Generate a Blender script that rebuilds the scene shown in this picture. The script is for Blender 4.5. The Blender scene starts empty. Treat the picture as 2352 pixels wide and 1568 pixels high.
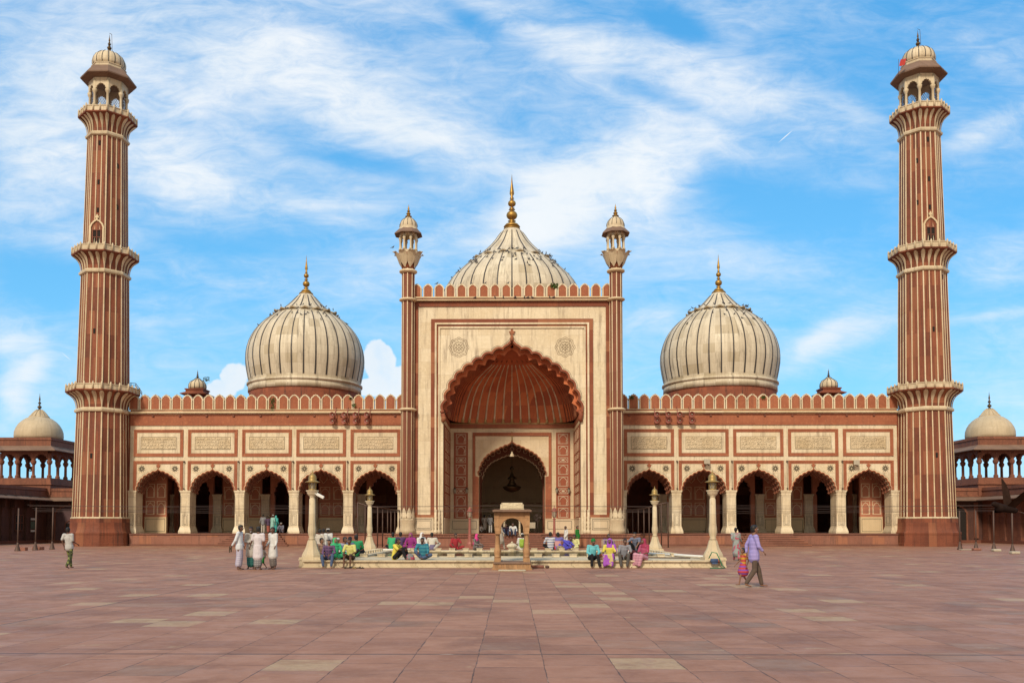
import bpy, math, random
from mathutils import Vector, Matrix
PI = math.pi
RAD = math.radians
rnd = random.Random(7)
scene = bpy.context.scene
COL = scene.collection
SUN_E = 3.15; EXPOSURE = .0; SKY_TINT = (1.0, 2.0, 2.4); CLOUD_E = 1.0

# ------------------------------------------------------------------ camera
F = 2050.0                 # focal length in pixels of a 2352 px wide picture
PITCH = RAD(2.3); YAW = 0.010; EYE = 1.65
CY = 1211 - F * math.tan(PITCH); CX = 1176 - F * math.tan(YAW)
cam_d = bpy.data.cameras.new('camera')
cam = bpy.data.objects.new('camera', cam_d); COL.objects.link(cam)
cam_d.sensor_width = 36.0; cam_d.lens = 36.0 * F / 2352
cam_d.shift_x = (1176 - CX) / 2352; cam_d.shift_y = (CY - 784) / 2352
cam_d.clip_start = 0.3; cam_d.clip_end = 3000
cam.location = (0, 0, EYE); cam.rotation_euler = (PI / 2 + PITCH, 0, YAW)
scene.camera = cam
_r = Matrix.Rotation(YAW, 3, 'Z') @ Matrix.Rotation(PITCH, 3, 'X')
_right = _r @ Vector((1, 0, 0)); _fwd = _r @ Vector((0, 1, 0)); _up = _r @ Vector((0, 0, 1))

def at(px, py, Y):
    """survey helper: world X,Z of a measured point on the plane at distance Y"""
    d = _right * ((px - CX) / F) + _up * ((CY - py) / F) + _fwd
    k = Y / d.y
    return d.x * k, EYE + d.z * k
def zz(py, Y, px=1176): return at(px, py, Y)[1]
def xx(px, Y, py=1211): return at(px, py, Y)[0]
def gy(py): return F * EYE / (py - 1211)     # distance of a ground point

# ------------------------------------------------------------------ materials
class NB:
    def __init__(s, nt): s.nt = nt
    def n(s, t, **k):
        o = s.nt.nodes.new(t)
        for a, b in k.items():
            if a == 'ins':
                for i, v in b.items():
                    if isinstance(v, bpy.types.NodeSocket): s.nt.links.new(v, o.inputs[i])
                    else: o.inputs[i].default_value = v
            else: setattr(o, a, b)
        return o
    def math(s, op, a, b=None, c=None, clamp=False):
        o = s.n('ShaderNodeMath', operation=op, use_clamp=clamp)
        for i, v in enumerate((a, b, c)):
            if v is None: continue
            if isinstance(v, bpy.types.NodeSocket): s.nt.links.new(v, o.inputs[i])
            else: o.inputs[i].default_value = v
        return o.outputs[0]
    def comb(s, x, y, z=0.0):
        return s.n('ShaderNodeCombineXYZ', ins={0: x, 1: y, 2: z}).outputs[0]
    def mix(s, f, a, b, mode='MIX'):
        o = s.n('ShaderNodeMix', data_type='RGBA', blend_type=mode)
        for i, v in ((0, f), (6, a), (7, b)):
            if isinstance(v, bpy.types.NodeSocket): s.nt.links.new(v, o.inputs[i])
            else: o.inputs[i].default_value = (v + (1,) if isinstance(v, tuple) and len(v) == 3 else v)
        return o.outputs[2]
    def noise(s, vec, scale, detail=3, rough=.55, dist=0):
        return s.n('ShaderNodeTexNoise', ins={'Vector': vec, 'Scale': scale, 'Detail': detail, 'Roughness': rough, 'Distortion': dist}).outputs[0]
    def ramp(s, f, a, b, ca=0.0, cb=1.0):
        o = s.n('ShaderNodeMapRange', ins={0: f, 1: a, 2: b, 3: ca, 4: cb}); o.interpolation_type = 'SMOOTHSTEP'
        return o.outputs[0]

def newmat(name):
    m = bpy.data.materials.new(name); m.use_nodes = True
    nt = m.node_tree; b = nt.nodes['Principled BSDF']
    return m, NB(nt), b

def plain(name, c, rough=.6, metal=0.0, var=.12, scale=8, spec=.4):
    m, N, b = newmat(name)
    tc = N.n('ShaderNodeTexCoord').outputs['Object']
    f = N.noise(tc, scale, 4)
    col = N.mix(f, tuple(x * (1 - var) for x in c), tuple(min(1, x * (1 + var)) for x in c))
    N.nt.links.new(col, b.inputs['Base Color'])
    b.inputs['Roughness'].default_value = rough; b.inputs['Metallic'].default_value = metal
    b.inputs['Specular IOR Level'].default_value = spec
    return m

def stone(name, c1, c2, c3=None, mode='wall', bw=1.4, bh=.7, joint=(.3, .8), streak=.35, dirt=(.10, .07, .05), var=1.0,
          patch=None, rough=.75, nu=24, bump=.25, jw=.012, vein=0.0, off=.5):
    """weathered ashlar: per-block tone, mottling, vertical rain streaks, thin joints"""
    m, N, b = newmat(name)
    L = N.nt.links.new
    if mode == 'wall':
        p = N.n('ShaderNodeNewGeometry').outputs['Position']
    else:
        p = N.n('ShaderNodeTexCoord').outputs['Object']
    s = N.n('ShaderNodeSeparateXYZ', ins={0: p}).outputs
    if mode == 'wall': u = N.math('ADD', s[0], s[1]); w = s[2]
    elif mode == 'flat': u = s[0]; w = s[1]
    else:
        ang = N.math('ARCTAN2', s[1], s[0])
        u = N.math('MULTIPLY', ang, nu / (2 * PI)); w = s[2]
        if mode == 'towerh': u = N.math('ADD', u, .5)
    uv = N.comb(u, w)
    br = N.n('ShaderNodeTexBrick', ins={'Vector': uv, 'Scale': 1.0, 'Mortar Size': jw if mode in ('wall', 'flat') else jw * .6, 'Mortar Smooth': .3,
             'Brick Width': bw, 'Row Height': bh, 'Color1': (0, 0, 0, 1), 'Color2': (1, 1, 1, 1), 'Mortar': (.5, .5, .5, 1), 'Bias': 0.0})
    br.offset = off
    rb = br.outputs['Color']; jm = br.outputs['Fac']
    n1 = N.noise(p, .7, 5, .6)
    n2 = N.noise(p, 6.0, 5, .65)
    f = N.math('ADD', N.math('MULTIPLY', rb, .55 * var), N.math('MULTIPLY', N.ramp(n1, .3, .7), .45), clamp=True)
    col = N.mix(f, c1, c2)
    if c3:
        col = N.mix(N.math('MULTIPLY', N.ramp(n2, .52, .75), .7), col, c3)
    if patch:   # some blocks of another tone
        wn = N.n('ShaderNodeTexWhiteNoise', noise_dimensions='2D', ins={'Vector': N.comb(N.math('MULTIPLY', rb, 97.0), N.math('MULTIPLY', rb, 31.0))}).outputs[0]
        col = N.mix(N.math('MULTIPLY', N.math('GREATER_THAN', wn, .8), .6), col, patch)
    if vein:
        vn = N.noise(N.comb(N.math('ADD', N.math('MULTIPLY', s[0], .5), w), N.math('MULTIPLY', s[0], 1.2), rb), 1.3, 6, .65, 1.5)
        vm = N.math('MULTIPLY', N.math('MULTIPLY', N.ramp(N.math('ABSOLUTE', N.math('SUBTRACT', vn, .5)), .03, 0.0), N.ramp(n1, .45, .6)), vein * .7)
        col = N.mix(vm, col, (.36, .29, .20))
    if streak:
        sv = N.comb(N.math('MULTIPLY', u, 2.2), N.math('MULTIPLY', w, .16), N.math('MULTIPLY', s[1], .3))
        sn = N.noise(sv, 1.6, 5, .7)
        sm = N.math('MULTIPLY', N.math('MULTIPLY', N.ramp(sn, .46, .70), N.ramp(n1, .35, .65, .35, 1.0)), streak)
        col = N.mix(sm, col, dirt)
    col = N.mix(N.ramp(n2, .25, .75, .10, 0.0), col, (0, 0, 0))
    col = N.mix(N.math('MULTIPLY', jm, joint[0]), col, dirt)
    L(col, b.inputs['Base Color'])
    rr = N.ramp(n2, .3, .7, rough - .12, rough + .1); L(rr, b.inputs['Roughness'])
    b.inputs['Specular IOR Level'].default_value = .3
    h = N.math('SUBTRACT', N.math('ADD', N.math('MULTIPLY', n2, .5), N.math('MULTIPLY', N.noise(p, 30, 3), .25)), N.math('MULTIPLY', jm, joint[1]))
    bp = N.n('ShaderNodeBump', ins={'Strength': bump, 'Distance': .03, 'Height': h})
    L(bp.outputs[0], b.inputs['Normal'])
    return m

RED1 = (.19, .050, .025); RED2 = (.30, .090, .041); REDP = (.41, .17, .08)
MAR1 = (.65, .515, .325); MAR2 = (.80, .68, .485); MARD = (.24, .165, .105)
M = {}
M['red'] = stone('red sandstone', RED1, RED2, (.20, .07, .04), bw=1.7, bh=.9, patch=REDP, streak=.45, dirt=(.07, .035, .025))
M['redlight'] = stone('warm sandstone', (.29, .086, .040), (.41, .143, .070), (.50, .22, .11), bw=2.2, bh=1.4, streak=.4, dirt=(.12, .05, .03), joint=(.2, .5))
M['reddark'] = stone('brown sandstone', (.16, .055, .035), (.24, .085, .05), (.12, .05, .03), bw=1.5, bh=2.4, streak=.3, dirt=(.04, .025, .02))
M['redtower'] = stone('tower sandstone', (.13, .040, .023), (.28, .085, .042), (.08, .034, .024), mode='tower', bw=1.0, bh=2.1, nu=24, patch=(.36, .135, .065), streak=.8, dirt=(.055, .033, .024), joint=(.55, .8), var=1.4)
M['marble'] = stone('aged marble', MAR1, MAR2, (.79, .67, .49), bw=2.4, bh=1.1, streak=.75, dirt=MARD, vein=.35, rough=.5, joint=(.35, .5), bump=.1)
M['marblegrey'] = stone('grey veined marble', (.60, .47, .30), (.73, .60, .42), (.48, .38, .26), bw=1.9, bh=3.0, streak=.25, dirt=MARD, vein=.7, rough=.45, joint=(.3, .5), bump=.08)
M['marbleold'] = stone('yellowed marble', (.60, .45, .26), (.78, .63, .42), (.44, .31, .18), bw=1.7, bh=.8, streak=.25, dirt=(.22, .15, .08), vein=.4, rough=.5, joint=(.3, .5), bump=.1)
M['domemarble'] = stone('dome marble', (.57, .475, .34), (.77, .67, .50), (.44, .365, .26), mode='towerh', bw=1.0, bh=.95, nu=32, streak=.75, dirt=(.15, .115, .075), vein=.6, rough=.55, joint=(.4, .5), patch=(.44, .35, .22), off=0.0)
M['towermarble'] = stone('tower marble', (.54, .42, .265), (.74, .61, .42), (.38, .30, .19), mode='tower', bw=2.0, bh=.5, nu=24, streak=.55, dirt=(.14, .11, .07), rough=.6)
M['drumred'] = stone('drum sandstone', (.22, .065, .035), (.36, .11, .055), (.12, .05, .035), mode='tower', bw=1.0, bh=.9, nu=28, streak=.9, dirt=(.05, .03, .025))
M['inkline'] = plain('dark inlay line', (.13, .10, .06), .7, 0, .3, 20)
M['inlayochre'] = plain('ochre painted plaster', (.40, .28, .12), .8, 0, .3, 5)
M['inkfaint'] = plain('faded inlay line', (.21, .15, .09), .7, 0, .3, 9)
M['plinthstone'] = stone('dusty plinth sandstone', (.24, .098, .062), (.34, .15, .098), (.17, .07, .048), bw=1.1, bh=.8, patch=(.40, .16, .08), streak=.6, dirt=(.08, .045, .035))
M['redflat'] = stone('fine red sandstone', (.30, .085, .042), (.36, .11, .055), (.40, .14, .07), bw=3, bh=1.3, streak=.15, joint=(.15, .3), dirt=(.1, .04, .03))
M['redcolumn'] = stone('column sandstone', (.16, .052, .03), (.25, .085, .045), (.14, .055, .04), mode='tower', bw=1.0, bh=2.4, nu=16, streak=.4, dirt=(.06, .03, .025), joint=(.35, .5))
M['vaultred'] = stone('vault sandstone', (.40, .095, .038), (.62, .19, .072), (.34, .08, .036), mode='wall', bw=1.3, bh=1.15, patch=(.34, .085, .04), streak=.1, dirt=(.1, .035, .025), var=1.3, joint=(.3, .5))
M['blackmarble'] = plain('black marble', (.055, .045, .04), .5)
M['inlay'] = plain('pale inlay', (.62, .52, .36), .6)
M['inlaydim'] = plain('worn inlay', (.74, .58, .37), .7)
M['brass'] = plain('gilded copper', (.40, .225, .055), .48, .8, .3, 3)
M['bronze'] = plain('tarnished copper', (.12, .075, .035), .5, .7, .3, 3)
M['eave'] = stone('eave slab', (.17, .105, .072), (.26, .16, .11), None, bw=1.0, bh=3, streak=.3)
M['kiosk'] = stone('ochre sandstone', (.34, .175, .08), (.50, .29, .14), (.24, .13, .07), bw=.9, bh=.5, streak=.6, dirt=(.09, .055, .035), joint=(.2, .4))
M['poolmarble'] = stone('pool marble', (.54, .43, .27), (.72, .61, .43), (.30, .22, .14), bw=1.6, bh=.4, streak=.7, dirt=(.12, .085, .05), joint=(.6, .6))
M['lampstone'] = stone('lamp post stone', (.55, .43, .27), (.70, .58, .40), (.36, .27, .17), mode='tower', bw=12, bh=1.1, nu=12, streak=.6, dirt=(.17, .12, .06))
M['lampbrass'] = plain('old lamp metal', (.33, .22, .075), .5, .5, .35, 6)
M['interior'] = plain('interior stone', (.44, .17, .095), .8, 0, .35, 1.2)
M['interiordark'] = plain('interior shade stone', (.13, .07, .045), .85, 0, .3, 1.5)
M['interiorpale'] = stone('hall marble', (.70, .52, .30), (.80, .62, .38), (.6, .43, .24), bw=1.8, bh=1.2, streak=.1)
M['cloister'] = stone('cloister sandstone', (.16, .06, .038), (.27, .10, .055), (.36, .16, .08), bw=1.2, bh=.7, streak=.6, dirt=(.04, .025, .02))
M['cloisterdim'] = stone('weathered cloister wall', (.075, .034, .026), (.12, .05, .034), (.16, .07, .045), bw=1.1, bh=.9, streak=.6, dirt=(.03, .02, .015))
M['sidedome'] = stone('pavilion marble', (.44, .34, .21), (.60, .48, .32), (.36, .28, .18), mode='tower', bw=1.0, bh=.8, nu=16, streak=.3, dirt=(.2, .15, .1), rough=.6)
M['iron'] = plain('rusty pipe', (.10, .06, .045), .6, .3)
M['wire'] = plain('cable', (.09, .06, .05), .7)
M['rope'] = plain('wood pole', (.22, .13, .09), .8)
M['horn'] = plain('painted horn metal', (.30, .10, .075), .5, .1)
M['hornin'] = plain('horn throat', (.10, .05, .04), .6)
M['glass'] = plain('dusty lamp glass', (.30, .27, .20), .15, 0, .2, 10, .6)
M['white'] = plain('white paint', (.7, .68, .62), .5)
M['pigeon'] = plain('pigeon feathers', (.075, .07, .075), .7, 0, .5, 9)
M['leaf'] = plain('weed leaf', (.075, .14, .03), .6, 0, .4, 3)
M['stonewhite'] = plain('pale block stone', (.42, .36, .27), .8, 0, .3)
M['brick'] = plain('red block', (.26, .11, .075), .85, 0, .3)
M['ceiling'] = plain('hall ceiling', (.5, .3, .19), .9)

def mat_ground():
    m, N, b = newmat('courtyard paving')
    L = N.nt.links.new
    p = N.n('ShaderNodeNewGeometry').outputs['Position']
    wob = N.n('ShaderNodeTexNoise', ins={'Vector': p, 'Scale': 1.3, 'Detail': 5.0, 'Roughness': .6}).outputs['Color']
    pw = N.n('ShaderNodeVectorMath', operation='MULTIPLY_ADD', ins={0: wob, 1: (.05, .05, 0), 2: p}).outputs[0]
    s = N.n('ShaderNodeSeparateXYZ', ins={0: pw}).outputs
    W = .825
    u = N.math('DIVIDE', N.math('ADD', s[0], .435 - .025), W)
    row = N.math('FLOOR', u); fu = N.math('FRACT', u)
    ro = N.n('ShaderNodeTexWhiteNoise', noise_dimensions='1D', ins={'W': row}).outputs
    ln = N.math('MULTIPLY_ADD', N.n('ShaderNodeSeparateColor', ins={0: ro[1]}).outputs[1], .30, .72)
    v = N.math('ADD', N.math('DIVIDE', s[1], ln), N.math('MULTIPLY', ro[0], 7.0))
    c = N.math('FLOOR', v); fv = N.math('FRACT', v)
    wn = N.n('ShaderNodeTexWhiteNoise', noise_dimensions='2D', ins={'Vector': N.comb(row, c)}).outputs
    r1 = wn[0]; rc = N.n('ShaderNodeSeparateColor', ins={0: wn[1]}).outputs
    # tones
    big = N.noise(p, .12, 3); mid = N.noise(p, 1.6, 6, .65); fine = N.noise(p, 14, 5, .7)
    col = N.mix(r1, (.255, .112, .064), (.385, .178, .103))
    col = N.mix(N.math('MULTIPLY', rc[0], .5), col, (.36, .175, .105))
    col = N.mix(N.math('MULTIPLY', N.math('GREATER_THAN', rc[2], .90), .55), col, (.24, .155, .105))   # greyer slabs
    # buff slabs with worn, ragged skins
    buff = N.math('GREATER_THAN', rc[1], .945)
    skin = N.ramp(N.math('ADD', mid, N.math('MULTIPLY', fine, .25)), .54, .62)
    any_ = N.math('MULTIPLY', N.math('GREATER_THAN', rc[1], .62), N.ramp(N.noise(N.comb(N.math('MULTIPLY', s[0], .6), N.math('MULTIPLY', s[1], 2.4), r1), 2.2, 6, .7), .60, .66))
    bm = N.math('MULTIPLY', N.math('MAXIMUM', N.math('MULTIPLY', buff, N.math('MULTIPLY_ADD', skin, .5, .5)), N.math('MULTIPLY', any_, .8)), .8)
    col = N.mix(bm, col, (.50, .36, .20))
    col = N.mix(N.math('MULTIPLY', N.ramp(mid, .38, .70), .6), col, (.22, .10, .065))
    col = N.mix(N.math('MULTIPLY', N.ramp(fine, .45, .8), .3), col, (.42, .24, .16))
    bl = N.noise(p, .45, 6, .7, .6)
    col = N.mix(N.ramp(bl, .42, .62, 0, .35), col, (.42, .20, .125))
    col = N.mix(N.ramp(bl, .48, .32, 0, .6), col, (.20, .09, .058))
    # scuffs running across
    sc = N.noise(N.comb(N.math('MULTIPLY', s[0], .5), N.math('MULTIPLY', s[1], 4.0), 0.0), 1.2, 5, .75)
    col = N.mix(N.math('MULTIPLY', N.ramp(sc, .58, .72), .25), col, (.14, .075, .06))
    col = N.mix(N.math('MULTIPLY', N.ramp(sc, .40, .28), .22), col, (.48, .31, .21))
    eu = N.math('MULTIPLY', N.math('MINIMUM', fu, N.math('SUBTRACT', 1.0, fu)), W)
    ev = N.math('MULTIPLY', N.math('MINIMUM', fv, N.math('SUBTRACT', 1.0, fv)), ln)
    wj = N.math('MULTIPLY', N.ramp(N.noise(p, 2.7, 3, .6), .36, .70, .22, 1.0), .018)
    ju = N.math('SUBTRACT', 1.0, N.math('DIVIDE', eu, wj, clamp=True), clamp=True)
    jv = N.math('SUBTRACT', 1.0, N.math('DIVIDE', ev, N.math('MULTIPLY', wj, 1.7), clamp=True), clamp=True)
    jv = N.math('MULTIPLY', jv, N.ramp(N.noise(N.comb(row, s[1]), .9, 2), .35, .6, .25, 1.0))
    j = N.math('MAXIMUM', ju, jv)
    e1 = N.math('SUBTRACT', 1.0, N.math('DIVIDE', N.math('ABSOLUTE', N.math('ADD', s[0], 8.66)), .045, clamp=True))
    e2 = N.math('SUBTRACT', 1.0, N.math('DIVIDE', N.math('ABSOLUTE', N.math('SUBTRACT', s[1], 11.75)), .06, clamp=True))
    j = N.math('MAXIMUM', j, N.math('MULTIPLY', N.math('MAXIMUM', e1, e2), 1.0))
    jc = N.mix(N.ramp(N.noise(p, .8, 4), .6, .72), (.075, .045, .035), (.42, .32, .26))
    col = N.mix(N.math('MULTIPLY', N.ramp(j, .1, .7), .85), col, jc)
    L(col, b.inputs['Base Color'])
    L(N.ramp(mid, .3, .7, .5, .78), b.inputs['Roughness']); b.inputs['Specular IOR Level'].default_value = .35
    h = N.math('SUBTRACT', N.math('ADD', N.math('MULTIPLY', mid, .5), N.math('ADD', N.math('MULTIPLY', fine, .3), N.math('MULTIPLY', r1, .15))), N.math('MULTIPLY', j, .6))
    L(N.n('ShaderNodeBump', ins={'Strength': .35, 'Distance': .02, 'Height': h}).outputs[0], b.inputs['Normal'])
    return m
M['ground'] = mat_ground()

def mat_water():
    m, N, b = newmat('pool water')
    p = N.n('ShaderNodeNewGeometry').outputs['Position']
    h = N.noise(N.n('ShaderNodeMapping', ins={'Vector': p, 'Scale': (1.0, 2.2, 1.0)}).outputs[0], 3.0, 3)
    bp = N.n('ShaderNodeBump', ins={'Strength': .08, 'Distance': .02, 'Height': h}).outputs[0]
    df = N.n('ShaderNodeBsdfDiffuse', ins={'Color': (.055, .042, .022, 1)}); gl = N.n('ShaderNodeBsdfGlossy', ins={'Color': (.75, .72, .65, 1), 'Roughness': .06, 'Normal': bp})
    mx = N.n('ShaderNodeMixShader', ins={0: .36, 1: df.outputs[0], 2: gl.outputs[0]})
    N.nt.links.new(mx.outputs[0], N.nt.nodes['Material Output'].inputs[0])
    return m
M['water'] = mat_water()

_cl = {}
def cloth(c, stripe=None, sc=12.0, kind='h'):
    key = (c, stripe, sc, kind)
    if key in _cl: return _cl[key]
    g_ = sum(c) / 3; c = tuple(x * .82 + g_ * .18 for x in c)
    m, N, b = newmat('cloth')
    tc = N.n('ShaderNodeTexCoord').outputs['Object']
    f = N.noise(tc, 9, 3)
    col = N.mix(f, tuple(x * .72 for x in c), tuple(min(1, x * 1.15) for x in c))
    if stripe:
        s = N.n('ShaderNodeSeparateXYZ', ins={0: tc}).outputs
        if kind == 'patch':
            g = N.math('GREATER_THAN', N.noise(tc, sc, 2), .55)
        else:
            g = N.math('GREATER_THAN', N.math('SINE', N.math('MULTIPLY', s[2], sc * 6.28)), .2)
            if kind == 'check': g = N.math('MAXIMUM', g, N.math('GREATER_THAN', N.math('SINE', N.math('MULTIPLY', s[0], sc * 6.28)), .4))
        col = N.mix(N.math('MULTIPLY', g, .85), col, stripe)
    N.nt.links.new(col, b.inputs['Base Color']); b.inputs['Roughness'].default_value = .85
    b.inputs['Specular IOR Level'].default_value = .15
    wv = N.noise(N.n('ShaderNodeMapping', ins={'Vector': tc, 'Scale': (1, 1, .35)}).outputs[0], 16, 3)
    N.nt.links.new(N.n('ShaderNodeBump', ins={'Strength': .7, 'Distance': .03, 'Height': wv}).outputs[0], b.inputs['Normal'])
    _cl[key] = m
    return m

# ------------------------------------------------------------------ mesh building
class MB:
    def __init__(s): s.v = []; s.f = []; s.mi = []; s.sm = []; s.M = None
    def add(s, vs, fs, mat=0, smooth=False):
        o = len(s.v)
        if s.M is not None: vs = [s.M @ Vector(q) for q in vs]
        s.v += [tuple(q) for q in vs]
        for f in fs: s.f.append(tuple(i + o for i in f)); s.mi.append(mat); s.sm.append(smooth)
    def box(s, x0, x1, y0, y1, z0, z1, mat=0):
        if x0 > x1: x0, x1 = x1, x0
        vs = [(x, y, z) for z in (z0, z1) for y in (y0, y1) for x in (x0, x1)]
        s.add(vs, [(0, 2, 3, 1), (4, 5, 7, 6), (0, 1, 5, 4), (2, 6, 7, 3), (0, 4, 6, 2), (1, 3, 7, 5)], mat)
    def prism(s, poly, y0, y1, mat=0, back=True):
        n = len(poly)
        vs = [(x, y0, z) for x, z in poly] + [(x, y1, z) for x, z in poly]
        fs = [tuple(range(n))] + ([tuple(range(2 * n - 1, n - 1, -1))] if back else [])
        fs += [(i, i + n, (i + 1) % n + n, (i + 1) % n) for i in range(n)]
        s.add(vs, fs, mat)
    def zprism(s, poly, z0, z1, mat=0):
        n = len(poly)
        vs = [(x, y, z0) for x, y in poly] + [(x, y, z1) for x, y in poly]
        s.add(vs, [tuple(range(n - 1, -1, -1)), tuple(range(n, 2 * n))] + [(i, (i + 1) % n, (i + 1) % n + n, i + n) for i in range(n)], mat)
    def band(s, path, t, y0, y1, mat=0, closed=False):
        """a raised band lying on an XZ wall between a path and its offset by t"""
        q = offset(path, t, closed)
        n = len(path); vs = []
        for (a, b_), (c, d) in zip(path, q): vs += [(a, y0, b_), (c, y0, d), (a, y1, b_), (c, y1, d)]
        fs = []
        for i in range(n if closed else n - 1):
            o = 4 * i; e = 4 * ((i + 1) % n)
            fs += [(o, o + 1, e + 1, e), (o, e, e + 2, o + 2), (o + 1, o + 3, e + 3, e + 1)]
        if not closed: fs += [(0, 2, 3, 1), (4 * n - 4, 4 * n - 3, 4 * n - 1, 4 * n - 2)]
        s.add(vs, fs, mat)
    def frame(s, x0, x1, z0, z1, t, y0, y1, mat=0):
        s.box(x0, x1, y0, y1, z1 - t, z1, mat); s.box(x0, x1, y0, y1, z0, z0 + t, mat)
        s.box(x0, x0 + t, y0, y1, z0 + t, z1 - t, mat); s.box(x1 - t, x1, y0, y1, z0 + t, z1 - t, mat)
    def lathe(s, prof, cx=0, cy=0, n=24, ph=0.0, mat=0, smooth=True, cap=True, rf=None):
        vs = []
        for r, z in prof:
            for i in range(n):
                a = ph + 2 * PI * i / n; k = r * (rf(a, z) if rf else 1)
                vs.append((cx + k * math.cos(a), cy + k * math.sin(a), z))
        fs = []
        for j in range(len(prof) - 1):
            for i in range(n):
                a = j * n + i; b = j * n + (i + 1) % n
                fs.append((a, b, b + n, a + n))
        if cap:
            fs.append(tuple(range(n - 1, -1, -1))); fs.append(tuple(range((len(prof) - 1) * n, len(prof) * n)))
        s.add(vs, fs, mat, smooth)
    def tube(s, pts, r, n=6, mat=0, smooth=True):
        pts = [Vector(p) for p in pts]; vs = []
        for i, p in enumerate(pts):
            d = (pts[min(i + 1, len(pts) - 1)] - pts[max(i - 1, 0)]).normalized()
            a = d.cross(Vector((0, 0, 1)) if abs(d.z) < .9 else Vector((1, 0, 0))).normalized(); b = d.cross(a)
            rr = r[i] if isinstance(r, (list, tuple)) else r
            for k in range(n):
                t = 2 * PI * k / n; vs.append(p + a * math.cos(t) * rr + b * math.sin(t) * rr)
        fs = [(j * n + k, j * n + (k + 1) % n, (j + 1) * n + (k + 1) % n, (j + 1) * n + k) for j in range(len(pts) - 1) for k in range(n)]
        fs += [tuple(range(n - 1, -1, -1)), tuple(range((len(pts) - 1) * n, len(pts) * n))]
        s.add(vs, fs, mat, smooth)
    def ball(s, c, r, n=10, mat=0, sc=(1, 1, 1)):
        m = n // 2 + 1; vs = []
        for j in range(m + 1):
            t = PI * j / m
            for i in range(n):
                a = 2 * PI * i / n
                vs.append((c[0] + r * sc[0] * math.sin(t) * math.cos(a), c[1] + r * sc[1] * math.sin(t) * math.sin(a), c[2] + r * sc[2] * math.cos(t)))
        s.add(vs, [(j * n + i, (j + 1) * n + i, (j + 1) * n + (i + 1) % n, j * n + (i + 1) % n) for j in range(m) for i in range(n)], mat, True)
    def build(s, name, mats, parent=None, loc=None, rz=0.0, bevel=0.0):
        me = bpy.data.meshes.new(name)
        me.from_pydata(s.v, [], s.f)
        for m in (mats if isinstance(mats, (list, tuple)) else [mats]): me.materials.append(M[m] if isinstance(m, str) else m)
        me.polygons.foreach_set('material_index', s.mi); me.polygons.foreach_set('use_smooth', s.sm)
        me.validate(); me.update()
        o = bpy.data.objects.new(name, me); COL.objects.link(o)
        if parent is not None:
            o.parent = parent
            if not parent.get('_local'):
                o.matrix_parent_inverse = Matrix.Translation(-Vector(parent.get('_base', (0, 0, 0))))
        if loc is not None: o.location = loc
        o.rotation_euler.z = rz
        if bevel:
            bv = o.modifiers.new('edge', 'BEVEL'); bv.width = bevel; bv.segments = 2; bv.limit_method = 'ANGLE'
        return o

def offset(path, t, closed=False):
    n = len(path); out = []
    for i in range(n):
        a = path[(i - 1) % n] if (closed or i) else path[i]
        b = path[(i + 1) % n] if (closed or i < n - 1) else path[i]
        c = path[i]
        d1 = Vector((c[0] - a[0], c[1] - a[1])); d2 = Vector((b[0] - c[0], b[1] - c[1]))
        if d1.length < 1e-7: d1 = d2
        if d2.length < 1e-7: d2 = d1
        n1 = Vector((-d1.y, d1.x)).normalized(); n2 = Vector((-d2.y, d2.x)).normalized()
        m = (n1 + n2)
        if m.length < 1e-3: m = n1
        m.normalize(); k = min(1.6, 1 / max(.35, m.dot(n1)))
        out.append((c[0] + m.x * t * k, c[1] + m.y * t * k))
    return out

BX = [1, .955, .897, .795, .647, .478, .305, .132]; BZ = [0, .177, .341, .5, .62, .713, .799, .87]
def base_w(h):
    """half-width fraction of the arch at height fraction h"""
    xs = BX + [.05, 0]; zs_ = BZ + [.94, 1]
    for i in range(len(xs) - 1):
        if h <= zs_[i + 1]: return xs[i] + (xs[i + 1] - xs[i]) * (h - zs_[i]) / (zs_[i + 1] - zs_[i])
    return 0
def cusped(w, zs, za, n, bulge=.26, seg=5, lo=None):
    """left half then mirrored: a multifoil ogee arch, from (-w, zs) to (w, zs)"""
    pts = [(BX[i] * w, zs + BZ[i] * (za - zs)) for i in range(len(BX))]
    L = [0]
    for i in range(1, len(pts)): L.append(L[-1] + math.dist(pts[i], pts[i - 1]))
    def along(t):
        d = t * L[-1]
        for i in range(1, len(L)):
            if d <= L[i] + 1e-9:
                k = (d - L[i - 1]) / (L[i] - L[i - 1])
                return (pts[i - 1][0] + (pts[i][0] - pts[i - 1][0]) * k, pts[i - 1][1] + (pts[i][1] - pts[i - 1][1]) * k)
        return pts[-1]
    cusps = [along(i / n) for i in range(n + 1)]
    half = []
    for i in range(n):
        a, b = cusps[i], cusps[i + 1]
        d = Vector((b[0] - a[0], b[1] - a[1])); nn = Vector((d.y, -d.x)).normalized()
        if nn.x < 0 and nn.y < 0: nn = -nn
        for k in range(seg):
            t = k / seg; q = math.sin(PI * t) ** .8 * bulge * d.length
            half.append((a[0] + d.x * t + nn.x * q, a[1] + d.y * t + nn.y * q))
    a = cusps[-1]; H = za - zs
    half += [a, (a[0] * .86, a[1] + H * .028), (a[0] * .62, a[1] + H * .05), (a[0] * .36, a[1] + H * .068), (a[0] * .14, a[1] + H * .095), (0, za)]
    left = [(-x, z) for x, z in half]
    return left + [(x, z) for x, z in reversed(half[:-1])]
def shift(path, dx, dz=0): return [(x + dx, z + dz) for x, z in path]

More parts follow.
